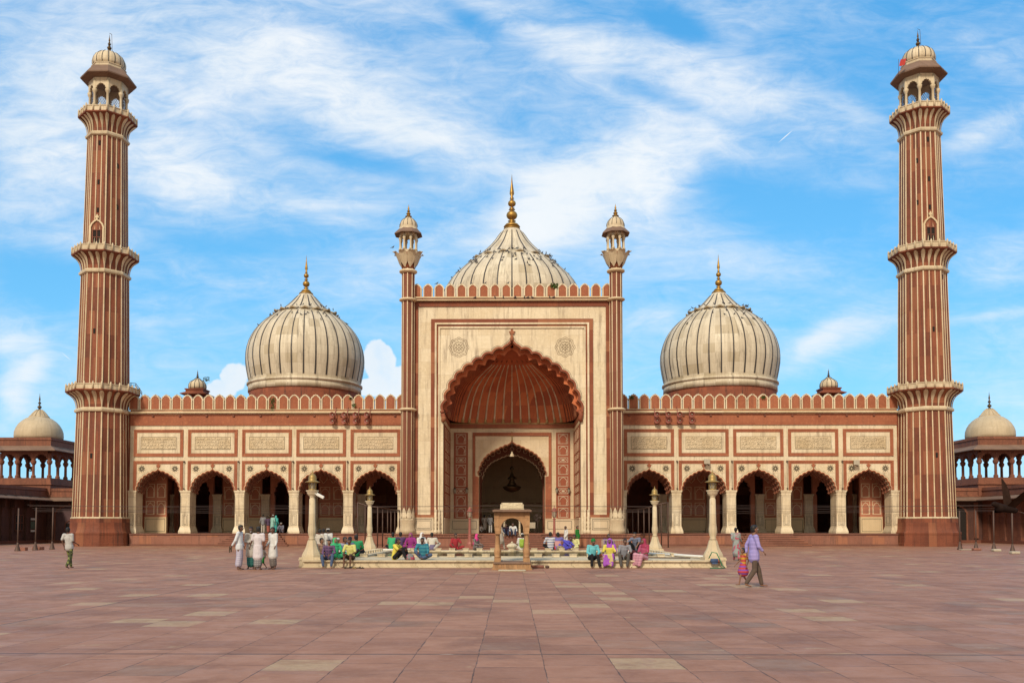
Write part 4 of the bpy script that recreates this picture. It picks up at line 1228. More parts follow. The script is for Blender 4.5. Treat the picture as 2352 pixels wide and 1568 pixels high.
    b = MB(); top = ZP(79.5); b.tube([(.28, 0, zb0 + H * .95), (.2, 0, top)], .02, 4); b.tube([(.2, 0, top), (-.02, 0, top + .1)], .02, 4); b.build('lightning_rod', 'iron', t)
    return t
minL = minaret(-1, 'tall ribbed red and white minaret at the left end of the mosque')
minR = minaret(1, 'tall ribbed minaret at the right end, red cloth hanging by its dome')
# iron ladder rail from the lowest left balcony down to the roof
t = thing('roof_railing', 'thin iron stair railing beside the lowest balcony of the left minaret', 'railing', (-33.0, 80.8, 12.4)); b = MB()
P = lambda px, py: (xx(px, 81.5, py) + 33.0, .5, zz(py, 81.5, px) - 12.4)
for dy in (0, 5):
    b.tube([P(301, 880 + dy), P(314, 881 + dy), P(328, 901 + dy)], .03, 5)
for px, py in ((303, 880), (314, 881), (328, 901)): b.tube([P(px, py), P(px, py + 16)], .03, 5)
b.build('rail', 'iron', t)
# red cloth by the right minaret dome
b = MB(); cx, cz = xx(2072, YM - 1.9, 145) , zz(145, YM - 1.9, 2072); vs = []
for j in range(5):
    for i in range(5): vs.append((cx + (i - 2) * .13 + j * .03, YM - 1.9 + .05 * math.sin(i * 1.7 + j), cz + (j - 2) * .15 + .03 * i))
b.add(vs, [(j * 5 + i, j * 5 + i + 1, j * 5 + i + 6, j * 5 + i + 5) for j in range(4) for i in range(4)], 0, True)
b.tube([(cx - .3, YM - 1.9, cz + .35), (cx - .3, YM - 1.8, cz - .9)], .02, 5, 1)
o = b.build('flag', [cloth((.55, .03, .02)), 'iron']); tag(o, 'small red cloth hung beside the dome of the right minaret', 'flag')

# ------------------------------------------------------------------ cloisters and corner pavilions
def cloister(s):
    side = 'left' if s < 0 else 'right'
    XC = 50.9; YC = 97.2
    t = thing('cloister', f'dark red sandstone cloister with sloping eaves beyond the {side} minaret', 'cloister', (s * XC, YC, 0), local=False)
    b = MB()
    zE = 4.6
    b.box(s * 36, s * XC, YC, YC + .5, .3, 5.3, 0)                            # back wall
    if s < 0:
        b.box(-XC - .5, -XC, 62, YC + .5, .3, 5.3, 0)
    b.box(s * (XC + 7), s * (XC + 7.4), 62, YC + 7, .3, 5.3, 0)
    b.box(s * XC, s * (XC + 7.4), YC + 6.6, YC + 7, .3, 5.3, 0)
    b.box(s * 36, s * (XC + .5), YC - .35, YC + .5, 0, .3, 1); b.box(s * (XC - .35), s * (XC + 7.4), 62, YC + 7, 0, .32, 1)
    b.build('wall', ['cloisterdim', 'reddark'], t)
    b = MB(); b.box(s * XC, s * (XC + 7.4), 62, YC + 7, 5.1, 5.5, 0); b.box(s * 36, s * (XC + 7.4), YC, YC + 7, 5.1, 5.48, 0); b.build('roof', 'cloister', t)
    b = MB()
    for (y0, y1, o_) in ((5.25, 5.62, .0), (5.62, 5.7, .08), (5.7, 5.95, .02), (4.98, 5.08, .14), (5.08, 5.25, .05)):
        b.box(s * 36, s * (XC + .4), YC - o_ - .02, YC + .45, y0, y1, 0)
        b.box(s * (XC - o_ - .02), s * (XC + .45), 62, YC - o_ - .02, y0, y1, 0)
    b.build('parapet', 'cloister', t)
    b = MB(); e = 1.25
    A = (s * XC, YC, 5.0); B = (s * (XC - e), YC - e, zE)
    vs = [(s * 36, YC, 5.0), A, B, (s * 36, YC - e, zE), (s * XC, 62, 5.0), (s * (XC - e), 62, zE)]
    vs += [(x, y, z - .09) for x, y, z in vs]
    b.add(vs, [(0, 1, 2, 3), (1, 4, 5, 2), (6, 9, 8, 7), (7, 8, 11, 10), (3, 2, 8, 9), (2, 5, 11, 8)], 0)
    b.build('eave', 'eave', t)
    # engaged pillars with brackets and shallow panels on the side facing us
    if s < 0:
        for y in (94.9, 92.9, 90.2, 88.4, 86, 83, 80, 77):
            b = MB(); b.box(-XC, -XC + .22, y - .22, y + .22, .3, 3.5, 0); b.box(-XC, -XC + .32, y - .3, y + .3, 3.5, 3.75, 0); b.box(-XC, -XC + .5, y - .16, y + .16, 3.75, 4.9, 0); b.box(-XC, -XC + .3, y - .28, y + .28, .3, .8, 0)
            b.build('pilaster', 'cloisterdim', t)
        b = MB(); y = 91.6
        b.box(-XC, -XC + .05, y - .75, y + .75, 1.35, 2.95, 1)
        for zq in (1.3, 2.1, 2.9): b.box(-XC + .03, -XC + .1, y - .8, y + .8, zq, zq + .08, 0)
        for yq in (-.8, -.3, .25, .72): b.box(-XC + .03, -XC + .1, y + yq, y + yq + .07, 1.3, 2.98, 0)
        b.build('window', ['cloister', 'hole'], t)
        wins = [(-48.7, 'niche')]
        for x, w in ((-48.4, 1.5), (-44.6, 1.3), (-41.0, 1.3)):
            b = MB(); a = shift(cusped(w, 2.9, 4.1, 4, .25, 4), x)
            b.band([(x - w, .3)] + a + [(x + w, .3)], .16, YC - .10, YC, 0)
            b.prism([(x - w, .3)] + a + [(x + w, .3)], YC - .03, YC, 1)
            b.build('blind_arch', ['cloister', 'mauve'], t)
        b = MB(); a = shift(cusped(.62, 2.0, 2.5, 1, .1, 4), -48.2); b.band([(-48.82, 1.35)] + a + [(-47.58, 1.35), (-48.82, 1.35)], .07, YC - .1, YC - .03, 0); b.box(-48.75, -47.65, YC - .05, YC - .03, 1.4, 2.1, 1)
        b.build('window', ['reddark', 'hole'], t)
        for x in (-46.5, -42.8):
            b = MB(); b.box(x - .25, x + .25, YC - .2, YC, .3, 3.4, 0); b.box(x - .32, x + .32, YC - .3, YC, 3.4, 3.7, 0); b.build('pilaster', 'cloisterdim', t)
    else:
        # open arches with cusped brackets between pillars
        b = MB(); b.box(XC + .02, XC + .5, 96.0, YC, .3, 5.1, 0)
        y = 96.0
        for k in range(9):
            pass
        b.build('corner_pier', 'cloister', t)
        for k in range(9):
            y1 = 96.0 - k * 2.9; y0 = y1 - 2.9; ym = (y0 + y1) / 2
            b = MB(); b.M = Matrix.Translation((XC + .45, ym, 0)) @ Matrix.Rotation(-PI / 2, 4, 'Z')
            a = cusped(1.12, 3.0, 4.25, 4, .28, 4)
            b.prism([(-1.45, 5.1), (-1.45, 3.0)] + a + [(1.45, 3.0), (1.45, 5.1)], -.45, 0, 0)
            if k in (0, 1): b.box(-1.2, 1.2, -.25, 0, .3, 3.2, 0)
            b.M = None; b.build('arch', 'cloister', t)
            b = MB(); b.box(XC + .06, XC + .40, y0 - .2, y0 + .2, .3, 3.0, 0); b.box(XC, XC + .46, y0 - .3, y0 + .3, .3, .7, 0); b.box(XC, XC + .46, y0 - .32, y0 + .32, 2.65, 3.02, 0)
            b.build('pillar', 'cloister', t)
        for x, w, op in ((48.0, 1.15, 1), (44.3, 1.15, 1), (40.5, 1.15, 1)):
            b = MB(); a = shift(cusped(w, 3.0, 4.1, 4, .25, 4), x)
            b.band([(x - w, .3)] + a + [(x + w, .3)], .18, YC - .10, YC, 0)
            b.prism([(x - w, .3)] + a + [(x + w, .3)], YC - .02, YC, 1); b.build('doorway', ['cloister', 'hole'], t)
        b = MB()
        for x, z0, z1 in ((50.2, .5, 4.4), (46.2, .5, 4.4), (42.4, .5, 4.4)): b.box(x - .22, x + .22, YC - .16, YC, z0, z1, 0)
        b.build('pilaster', 'cloister', t)
    return t
cloister(-1); cloister(1)
o = MB(); o.box(-50.9 + .0, -50.9 + .05, 93.8, 95.0, 1.15, 2.75, 1); o.box(-50.86, -50.83, 93.85, 94.95, 1.55, 2.3, 2); o.box(-50.86, -50.82, 93.85, 94.95, 2.45, 2.65, 0); o.box(-50.86, -50.82, 93.85, 94.95, 1.2, 1.4, 0)
tag(o.build('notice_board', ['white', 'iron', 'boardgreen']), 'small framed notice board on the left cloister wall', 'notice board')

def pavilion(s):
    side = 'left' if s < 0 else 'right'
    XP_, YP_ = 53.45, 100.0
    t = thing('pavilion', f'square red pavilion with a pale marble dome on the {side} cloister roof', 'pavilion', (s * XP_, YP_, 5.5))
    H = 2.85
    f = lambda py: zz(py, YP_ - H, 100) - 5.5
    zf = f(1097); zc = f(1031); zr_ = f(1024); zt_ = f(1004)
    b = MB(); b.box(-H - .1, H + .1, -H - .1, H + .1, -.4, zf - .35, 0); b.box(-H - .25, H + .25, -H - .25, H + .25, zf - .75, zf - .62, 0); b.box(-H - .05, H + .05, -H - .05, H + .05, zf - .35, zf, 0)
    b.build('base', 'cloister', t)
    sp_ = 2 * H / 3; ztop = f(1040)
    for i in range(4):
        for j in range(4):
            if 0 < i < 3 and 0 < j < 3: continue
            x, y = -H + .2 + (2 * H - .4) * i / 3, -H + .2 + (2 * H - .4) * j / 3
            b = MB(); b.lathe([(.24, zf), (.24, zf + .25), (.15, zf + .35), (.14, ztop - 1.3), (.27, ztop - 1.1), (.3, ztop - .85), (.2, ztop - .8), (.2, ztop)], x, y, 8, PI / 8, 0, False)
            b.build('pillar', 'cloister', t)
    b = MB()
    for k in range(4):
        b.M = Matrix.Rotation(k * PI / 2, 4, 'Z') @ Matrix.Translation((0, -H + .05, 0))
        poly = [(-H + .35, f(1028)), (-H + .35, ztop - .85)]
        st = (2 * H - .4) / 3
        for q in range(3):
            a = shift(cusped(st / 2 - .2, ztop - .85, ztop - .05, 3, .3, 4), (q - 1) * st); poly += a
        poly += [(H - .35, ztop - .85), (H - .35, f(1028))]
        b.prism(poly, 0, .3, 0)
    b.M = None; b.box(-H, H, -H, H, f(1028), zr_, 0)
    b.build('arch_band', 'cloister', t)
    b = MB(); e = .95
    b.lathe([(H * 1.3, f(1030) + .0), ((H + e) * 1.4142, f(1036)), ((H + e) * 1.4142, f(1036) + .09), ((H) * 1.4142, f(1023))], 0, 0, 4, PI / 4, 0, False)
    b.build('eave', 'eave', t)
    b = MB(); q = 1.4142
    b.lathe([(H * q, f(1026)), (H * q, f(1011)), ((H + .08) * q, f(1010)), ((H + .08) * q, f(1007.5)), (H * q, f(1007)), (H * q, zt_)], 0, 0, 4, PI / 4, 0, False)
    b.build('parapet', 'cloister', t)
    k = YP_ / F * .885; g_ = lambda py: zz(py, YP_, 82) - 5.5
    prof = [(57.5, 1010), (58.7, 1003), (58, 993), (54.5, 984), (48.5, 975), (41, 968), (32, 962), (24.5, 959), (20, 955), (16, 950), (11, 945), (6, 941.5)]
    b = MB(); b.lathe([(r * k, g_(p)) for r, p in prof], 0, 0, 48)
    dm = b.build('dome', 'sidedome', t)
    b = MB(); b.lathe([(24 * k, g_(959.5)), (25.5 * k, g_(960)), (25 * k, g_(957.5)), (21 * k, g_(956))], 0, 0, 16, 0, 0, False)
    for a in range(12):
        an = a * PI / 6; b.tube([(r * k * math.cos(an), r * k * math.sin(an), g_(p) + .02) for r, p in prof[7:]], .06, 4)
    b.build('petal_ring', 'sidedome', dm)
    finial(dm, g_(943), g_(902.5) - g_(943), 5.2 * k, 'bronze')
    return t
pavilion(-1); pavilion(1)
# loudspeakers inside the left pavilion
for i in range(3):
    b = MB(); z = 8.0 + i * 1.0; b.lathe([(.06, 0), (.08, .15), (.3, .5)], 0, 0, 12, 0, 0, True, False); o = b.build('loudspeaker', 'iron')
    o.location = (-53.2, 97.8, z); o.rotation_euler = (RAD(80), 0, RAD(35)); tag(o, 'dark horn loudspeaker inside the left roof pavilion, ' + ('lowest', 'middle', 'topmost')[i] + ' of three', 'loudspeaker', 'horn loudspeakers in the left pavilion')
b = MB(); b.tube([(-53.0, 98, 7.0), (-53.0, 98, 10.6)], .05, 6); tag(b.build('speaker_pole', 'iron'), 'thin pole carrying horns inside the left roof pavilion', 'pole')

# ------------------------------------------------------------------ horn loudspeakers on the mosque
hc = [(765, 777, 851), ]
lx = [766, 793.5, 819, 845]
names = ['outermost', 'second', 'third', 'innermost']
for s in (-1, 1):
    for i, px in enumerate(lx):
        X = s * abs(xx(px, YW, 960))
        for j, py in enumerate((954, 968)):
            t = thing('loudspeaker', f"{['upper','lower'][j]} rusty red horn of the {names[i]} pair on the {'left' if s<0 else 'right'} wing frieze", 'loudspeaker', (X, YW - .45, zz(py, YW, 600)), rz=RAD(-18 if px < 780 else -25) , group='rusty horn loudspeakers on the frieze'); t.scale = (.74, .74, .74)
            b = MB(); b.M = Matrix.Rotation(PI / 2, 4, 'X')
            b.lathe([(.07, -.36), (.09, -.2), (.15, -.05), (.25, .1), (.33, .17), (.345, .18), (.33, .165), (.24, .08), (.14, -.08), (.05, -.2)], 0, 0, 18, 0, 0, True, True)
            b.M = None; b.build('horn', 'horn', t)
            b = MB(); b.M = Matrix.Rotation(PI / 2, 4, 'X'); b.lathe([(.02, -.1), (.07, -.05), (.085, .04), (.05, .1), (.01, .11)], 0, 0, 10); b.M = None; b.build('driver', 'stonewhite', t)
            b = MB(); b.box(-.04, .04, .25, .4, -.1, .1); b.build('bracket', 'iron', t)
        b = MB(); b.tube([(X + .3 * -s * .8, YW - .36, zz(974, YW, 600)), (X + .3 * -s * .8, YW - .36, zz(938, YW, 600)), (X + .3 * -s * .8, YW + .1, zz(936, YW, 600))], .035, 6)
        tag(b.build('speaker_pole', 'horn'), f"bracket pipe of the {names[i]} horn pair on the {'left' if s<0 else 'right'} wing", 'pipe', 'pipes holding the horn loudspeakers')

# ------------------------------------------------------------------ floodlights on the right wing
for i, (px, py, lab) in enumerate(((2652/1.6327 if False else 1624, 1061, 'small yellowed floodlight above the second arch right of the portal'), (1967, 1063, 'pale wrapped floodlight above the last arch before the right minaret'))):
    t = thing('floodlight', lab, 'floodlight', (xx(px, YW - .4, py), YW - .35, zz(py, YW, px)))
    b = MB(); b.box(-.28, .22, -.2, .1, -.16, .2, 0); b.box(-.3, .24, -.24, -.2, -.2, .24, 1); o = b.build('lamp_body', ['lampbrass', 'stonewhite'], t, bevel=.03); 
    b = MB(); b.tube([(0, .1, 0), (0, .35, -.1), (.3, .3, -.3)], .03, 5); b.build('arm', 'iron', t)
for s in (-1, 1):
    for i in range(4):
        px = 482 + i * 124.9 if False else 424 + i * 124.9
        X = s * abs(xx(px, YW, 1060)); t = None
        b = MB(); b.ball((X, YW - .12, zz(1060, YW, 500)), .09, 8); b.tube([(X, YW - .1, zz(1060, YW, 500)), (X, YW - .1, zz(1122, YW, 500))], .018, 5)
        b.ball((X, YW - .12, zz(1122, YW, 500)), .08, 8)
        tag(b.build('lamp_cable', 'iron'), f"thin cable with clamps down the {('outermost','second','third','innermost')[i]} pier strip of the {'left' if s<0 else 'right'} wing", 'cable', 'cables down the pier strips')
# ------------------------------------------------------------------ ablution pool
PT = .31; X0 = 8.55; Y0 = 36.75; Y1 = 53.4; WX = 6.95; WY0 = 41.3; WY1 = 51.3
pool = thing('pool', 'low square marble ablution pool with raised terrace in the middle of the courtyard', 'pool', (0, 45, 0), local=False)
b = MB()
def ring_box(o_, z0, z1, mat, ix=WX, iy0=WY0, iy1=WY1):
    b.box(-X0 - o_, X0 + o_, Y0 - o_, iy0, z0, z1, mat); b.box(-X0 - o_, X0 + o_, iy1, Y1 + o_, z0, z1, mat)
    b.box(-X0 - o_, -ix, iy0, iy1, z0, z1, mat); b.box(ix, X0 + o_, iy0, iy1, z0, z1, mat)
ring_box(.10, 0, .05, 0); ring_box(.06, .05, .09, 0); ring_box(0, .09, .22, 0); ring_box(.05, .22, .25, 0); ring_box(.09, .25, PT, 0)
b.build('terrace', 'poolmarble', pool)
b = MB()
b.box(-WX - .3, WX + .3, WY0 - .32, WY0, PT + .002, PT + .025, 0); b.box(-WX - .3, WX + .3, WY1, WY1 + .32, PT + .002, PT + .025, 0)
b.box(-WX - .3, -WX, WY0, WY1, PT + .002, PT + .025, 0); b.box(WX, WX + .3, WY0, WY1, PT + .002, PT + .025, 0)
b.build('rim', 'poolmarble', pool)
b = MB(); b.box(-WX, WX, WY0 + .0, WY1, .0, .05, 0); b.build('basin_floor', 'brick', pool)
w = MB(); w.add([(-WX, WY0, PT - .05), (WX, WY0, PT - .05), (WX, WY1, PT - .05), (-WX, WY1, PT - .05)], [(0, 1, 2, 3)])
tag(w.build('pool_water', 'water'), 'still dark green water of the ablution pool', 'water', kind='structure')
# fountain block in the middle of the far rim
t = thing('fountain', 'small white marble fountain knob standing in the pool', 'fountain', (0, 50.7, PT - .04))
b = MB(); b.M = Matrix.Diagonal((.55, .55, .75, 1)); b.lathe([(.45, 0), (.5, .12), (.36, .2), (.42, .3), (.58, .38), (.6, .5), (.35, .62), (.2, .66)], 0, 0, 8, PI / 8, 0, False); b.build('bowl', 'poolmarble', t)
b = MB(); b.M = Matrix.Diagonal((.55, .55, .75, 1)); b.lathe([(.1, .66), (.14, .72), (.03, .8)], 0, 0, 8); b.build('spout', 'poolmarble', t)

seat = MB(); seat.box(-.17, .17, -.14, .14, 0, .13, 0); seat.box(-.19, .19, -.16, .16, .13, .15, 0)
s0 = None
def seat_at(x, y, lab, grp, rz=0):
    global s0
    if s0 is None: s0 = seat.build('stone_block', 'poolmarble', bevel=.012); o = s0
    else: o = s0.copy(); COL.objects.link(o)
    o.location = (x, y, PT + .003); o.rotation_euler.z = rz; tag(o, lab, 'stone block', grp)
for k in range(18):
    x = -6.75 + k * 13.5 / 17
    if abs(x) > .8: seat_at(x, WY0 - .55, 'low cream stone block in the row along the near rim of the pool', 'stone blocks along the near pool rim')
    if abs(x) > .5: seat_at(x + .1, WY1 + .55, 'low cream stone block in the row along the far rim of the pool', 'stone blocks along the far pool rim')
for k in range(12):
    for s in (-1, 1):
        seat_at(s * (WX + .55), WY0 + .3 + k * .83, f"low cream stone block in the {'left' if s<0 else 'right'} row beside the pool", f"stone blocks along the {'left' if s<0 else 'right'} pool rim", PI / 2)

# ------------------------------------------------------------------ marble lamp posts
SQ = Matrix.Diagonal((.54, .54, 1, 1))
def lamp_post(x, y, label, rz=0):
    t = thing('lamp_post', label, 'lamp post', (x, y, 0), group='marble lamp posts at the pool corners'); z = lambda v: (1279 - v) / 54.9 + .32
    b = MB(); b.M = SQ; b.box(-.82, .82, -.82, .82, 0, .08, 0); b.box(-.78, .78, -.78, .78, .08, .36, 0)
    b.box(-.84, .84, -.84, .84, .30, .36, 0); b.box(-.80, .80, -.80, .80, .36, .42, 0)
    b.lathe([(.78, .42), (.76, .50), (.68, .60), (.55, .72), (.46, .84), (.39, .98), (.34, 1.08), (.30, 1.13), (.18, 1.14)], 0, 0, 8, PI / 8, 0, False)
    bs = b.build('pedestal', 'lampstone', t)
    z0 = 1.14
    rf = lambda a, zq: 1 + .045 * math.cos(12 * a)
    b = MB(); b.M = SQ; b.lathe([(.24, z0), (.26, z0 + .05), (.20, z0 + .09), (.27, z0 + .2), (.31, z0 + .36), (.30, z0 + .5), (.265, z0 + .62), (.275, z0 + .65), (.255, z0 + .7), (.225, z0 + 1.7), (.19, z(1140)), (.175, z(1136))], 0, 0, 48, 0, 0, True, True, rf)
    b.build('shaft', 'lampstone', t)
    b = MB(); b.M = SQ; b.lathe([(.18, z(1137)), (.22, z(1136)), (.19, z(1134)), (.33, z(1131)), (.41, z(1127)), (.43, z(1123.5)), (.5, z(1122)), (.5, z(1120.3)), (.2, z(1120))], 0, 0, 24, 0, 0, True, True, lambda a, zq: 1 + .02 * math.cos(16 * a))
    b.build('cup', 'lampstone', t)
    b = MB(); b.M = SQ; zl0, zl1 = z(1120), z(1103)
    b.lathe([(.19, zl0), (.25, zl1)], 0, 0, 8, PI / 8, 1, False)
    for k in range(8):
        a = PI / 8 + k * PI / 4; b.tube([(.27 * math.cos(a), .27 * math.sin(a), zl0 - .02), (.30 * math.cos(a), .30 * math.sin(a), zl1 + .03)], .024, 5, 0)
    b.lathe([(.28, zl0 - .01), (.3, zl0 + .05), (.26, zl0 + .06)], 0, 0, 16)
    b.build('lantern', ['lampbrass', 'glass'], t)
    b = MB(); b.M = SQ; b.lathe([(.28, zl1), (.58, z(1101.5)), (.58, z(1100.6)), (.36, z(1098.5)), (.31, z(1097)), (.32, z(1092)), (.29, z(1087.5)), (.2, z(1083.5)), (.08, z(1081)), (.05, z(1079.5)), (.08, z(1078.5)), (.03, z(1077)), (.01, z(1072.5))], 0, 0, 20)
    b.build('lamp_cap', 'lampbrass', t)
    t.rotation_euler.z = rz
    return t
lamp_post(-8.4, 37.45, 'tall cream marble lamp post at the near left corner of the pool')
lamp_post(8.4, 37.45, 'tall marble lamp post at the near right corner of the pool, hose at its foot', .02)
lamp_post(-8.35, 52.3, 'farther cream marble lamp post at the back left corner of the pool', .01)
lamp_post(8.35, 52.3, 'farther cream marble lamp post at the back right corner of the pool', -.02)
# camera on the front left post
t = thing('security_camera', 'white tube security camera clamped to the near left lamp post', 'camera', (-8.1, 37.3, 3.0))
b = MB(); b.M = Matrix.Rotation(RAD(28), 4, 'Y'); b.box(-.1, .24, -.06, .06, -.05, .07); b.build('housing', 'white', t, bevel=.02)
b = MB(); b.tube([(-.25, 0, .1), (-.02, 0, .02)], .02, 5); b.build('arm', 'white', t)

# red lamp posts before the portal
for s, lab in ((-1, 'slim red lamp post with caged lantern left of the central stair'), (1, 'slim red lamp post with caged lantern right of the central stair')):
    t = thing('lamp_post', lab, 'lamp post', (s * 3.38, 71.4, 0), group='red lamp posts before the portal')
    b = MB(); b.box(-.5, .5, -.4, .4, 0, .16, 0); b.lathe([(.27, .16), (.26, .35), (.19, .5), (.15, .9), (.16, .98), (.12, 1.05), (.09, 2.3), (.12, 2.36), (.08, 2.42)], 0, 0, 8, PI / 8, 0, False); b.build('post', 'horn', t)
    b = MB(); b.lathe([(.07, 2.42), (.14, 2.5), (.17, 2.62), (.19, 2.9)], 0, 0, 8, PI / 8, 1, False)
    for k in range(6):
        a = k * PI / 3; b.tube([(.1 * math.cos(a), .1 * math.sin(a), 2.46), (.19 * math.cos(a), .19 * math.sin(a), 2.66), (.21 * math.cos(a), .21 * math.sin(a), 2.95)], .018, 5, 0)
    b.build('lantern', ['horn', 'glass'], t)
    b = MB(); b.lathe([(.26, 2.93), (.26, 2.97), (.17, 3.02), (.15, 3.14), (.08, 3.22), (.03, 3.25), (.03, 3.36), (.005, 3.45)], 0, 0, 12); b.build('lamp_cap', 'horn', t)

# ------------------------------------------------------------------ stone gate frame at the near edge of the pool
t = thing('stone_gateway', 'freestanding ochre sandstone canopy on fluted columns at the near edge of the pool', 'gateway', (0, 35.0, 0))
kk_ = 35.0 / F
gz = lambda py: zz(py, 35.0)
b = MB(); hb = 43.5 * kk_
b.box(-hb - .05, hb + .05, -.05, 1.9, 0, .06, 0); b.box(-hb, hb, 0, 1.9, .06, gz(1292), 0)
b.box(-hb + .02, hb - .02, -.03, 1.9, gz(1294.5), gz(1290.3), 1)
for i in range(22):
    x = -hb + .06 + i * (2 * hb - .12) / 21; b.prism([(x - .03, gz(1292.5)), (x, gz(1295.5)), (x + .03, gz(1292.5))], -.045, 0.0, 1)
for i in range(-3, 4): b.box(i * .21 - .006, i * .21 + .006, -.006, 0, .07, gz(1296), 2)
b.build('base', ['kiosk', 'eave', 'inkline'], t)
zc0 = gz(1290.3); zc1 = gz(1226); cx = 33.7 * kk_
for sx in (-1, 1):
    for cy in (.25, 1.55):
        b = MB()
        b.box(sx * cx - .125, sx * cx + .125, cy - .125, cy + .125, zc0, zc0 + .16, 0)
        b.lathe([(.11, zc0 + .16), (.12, zc0 + .22), (.10, zc0 + .24), (.125, zc0 + .32), (.135, zc0 + .40), (.12, zc0 + .5), (.105, zc0 + .53), (.10, zc0 + .55), (.075, zc1 - .08), (.085, zc1 - .05), (.07, zc1 - .03), (.10, zc1)], sx * cx, cy, 36, 0, 0, True, True, lambda a, z: 1 + .05 * math.cos(12 * a))
        b.build('column', 'kiosk', t)
b = MB(); ho = 40.3 * kk_; zt1 = gz(1175); 
hwa = 26.0 * kk_; zs_ = gz(1214); rr_ = hwa
arc = [(-hwa, zc1 + .1)] + [(-hwa * math.cos(a), zs_ + (gz(1189) - zs_) * math.sin(a)) for a in [PI * i / 20 for i in range(21)]] + [(hwa, zc1 + .1)]
arc = [(-hwa - .02, zc1)] + arc + [(hwa + .02, zc1)]
for y0 in (.10, 1.42):
    b.prism([(-ho, zt1), (-ho, zc1 + .22), (-ho + .03, zc1)] + arc + [(ho - .03, zc1), (ho, zc1 + .22), (ho, zt1)], y0, y0 + .28, 0)
for sx in (-1, 1): b.box(sx * (ho - .01), sx * (ho - .26), .38, 1.42, gz(1200), zt1, 0)
b.box(-ho - .02, ho + .02, .07, .11, gz(1180), gz(1177.5), 0)
for sx in (-1, 1):
    b.box(sx * (ho + .01), sx * (ho - .17), .075, .11, zc1 + .3, gz(1181), 0)
b.band([q for q in arc[1:-1]], .035, .08, .12, 0)
b.build('arch_panel', 'kiosk', t)
b = MB(); b.box(-hb - .02, hb + .02, -.12, 1.95, gz(1174.6), gz(1170.3), 0); b.box(-hb + .03, hb - .03, -.05, 1.88, gz(1170.3), gz(1169.2), 0); b.build('roof_slab', 'eave', t)
b = MB(); hr = 28 * kk_; zr0 = gz(1169.2)
b.box(-hr, hr, .3, 1.5, zr0, zr0 + .05, 0)
for x in (-hr + .05, -10 * kk_, 10 * kk_, hr - .05): b.box(x - .035, x + .035, .36, .43, zr0 + .05, gz(1156.8), 0)
for x0, x1, zt_ in ((-hr + .08, -10 * kk_ - .03, 1158.2), (10 * kk_ + .03, hr - .08, 1158.2), (-10 * kk_ + .03, 10 * kk_ - .03, 1160.5)):
    b.box(x0, x1, .37, .42, gz(zt_) - .03, gz(zt_), 0); b.box(x0, x1, .37, .42, zr0 + .05, zr0 + .08, 0)
    if zt_ < 1159: b.box(x0, x1, .385, .41, zr0 + .2, gz(zt_) - .03, 0)
    n = int((x1 - x0) / .045)
    for i in range(n + 1): b.box(x0 + i * (x1 - x0) / n - .008, x0 + i * (x1 - x0) / n + .008, .385, .405, zr0 + .08, gz(zt_) - .03, 0)
b.box(-hr + .05, hr - .05, 1.4, 1.44, zr0 + .05, zr0 + .3, 0)
b.build('balustrade', 'poolmarble', t)
b = MB(); b.box(-.52, .52, 33.75, 34.6, .004, .035, 0); tag(b.build('doorstep', 'poolmarble', bevel=.01), 'pale marble slab on the ground before the stone gateway', 'step')
b = MB(); b.box(.75, 1.3, 34.9, 35.3, .0, .0, 0)
t = thing('bundle', 'dark red rolled bundle lying against the pool edge right of the gateway', 'bundle', (1.05, 36.35, 0))
b = MB(); b.tube([(-.32, 0, .07), (.25, 0, .07)], .065, 10); b.build('roll', 'brick', t); b = MB(); b.ball((.38, 0, .06), .075, 8, 0, (1.2, 1, .9)); b.build('knot', 'iron', t)

# ------------------------------------------------------------------ marble pulpit canopy and furnishings in the portal
t = thing('marble_pulpit', 'small white marble arch on two columns at the head of the central stair', 'pulpit', (0, 72.2, FL - .17))
b = MB()
for sx in (-1, 1):
    b = MB(); b.box(sx * .62 - .17, sx * .62 + .17, -.15, .15, 0, .1); b.lathe([(.13, .1), (.09, .25), (.075, 1.15), (.12, 1.25), (.12, 1.3)], sx * .62, 0, 10); b.build('column', 'poolmarble', t)
b = MB(); b.band([(-.62 * math.cos(a), 1.3 + .42 * math.sin(a)) for a in [PI * i / 12 for i in range(13)]], .12, -.07, .07, 0); b.build('arch', 'poolmarble', t)
t = thing('chandelier', 'large tiered brass chandelier hanging in the dark central hall', 'chandelier', (0, 88, 0))
zc = lambda py: zz(py, 88)
b = MB(); b.tube([(0, 0, zc(1070)), (0, 0, 13.8)], .02, 5); b.build('chain', 'bronze', t)
b = MB(); b.lathe([(.06, zc(1070)), (.22, zc(1075)), (.06, zc(1080)), (.2, zc(1092)), (.42, zc(1097)), (.48, zc(1100)), (.2, zc(1100.5)), (.32, zc(1108)), (.5, zc(1114))], 0, 0, 20, 0, 0, True); b.build('stem', 'bronze', t)
b = MB(); b.lathe([(.3, zc(1114)), (.9, zc(1117)), (.92, zc(1118.5)), (.75, zc(1124)), (.4, zc(1128)), (.1, zc(1130))], 0, 0, 28); b.build('bowl', 'bronze', t)
t = thing('pendant_lamp', 'bell shaped pendant lamp on a rod under the inner arch', 'lamp', (0, 80.2, zz(1048, 80.2)))
b = MB(); b.lathe([(.22, 0), (.18, .12), (.12, .25), (.06, .3), (.09, .36), (.08, .44)], 0, 0, 16, 0, 0, True, False); b.build('shade', 'poolmarble', t)
b = MB(); b.tube([(0, 0, .44), (0, 0, 1.7)], .018, 5); b.build('rod', 'iron', t)
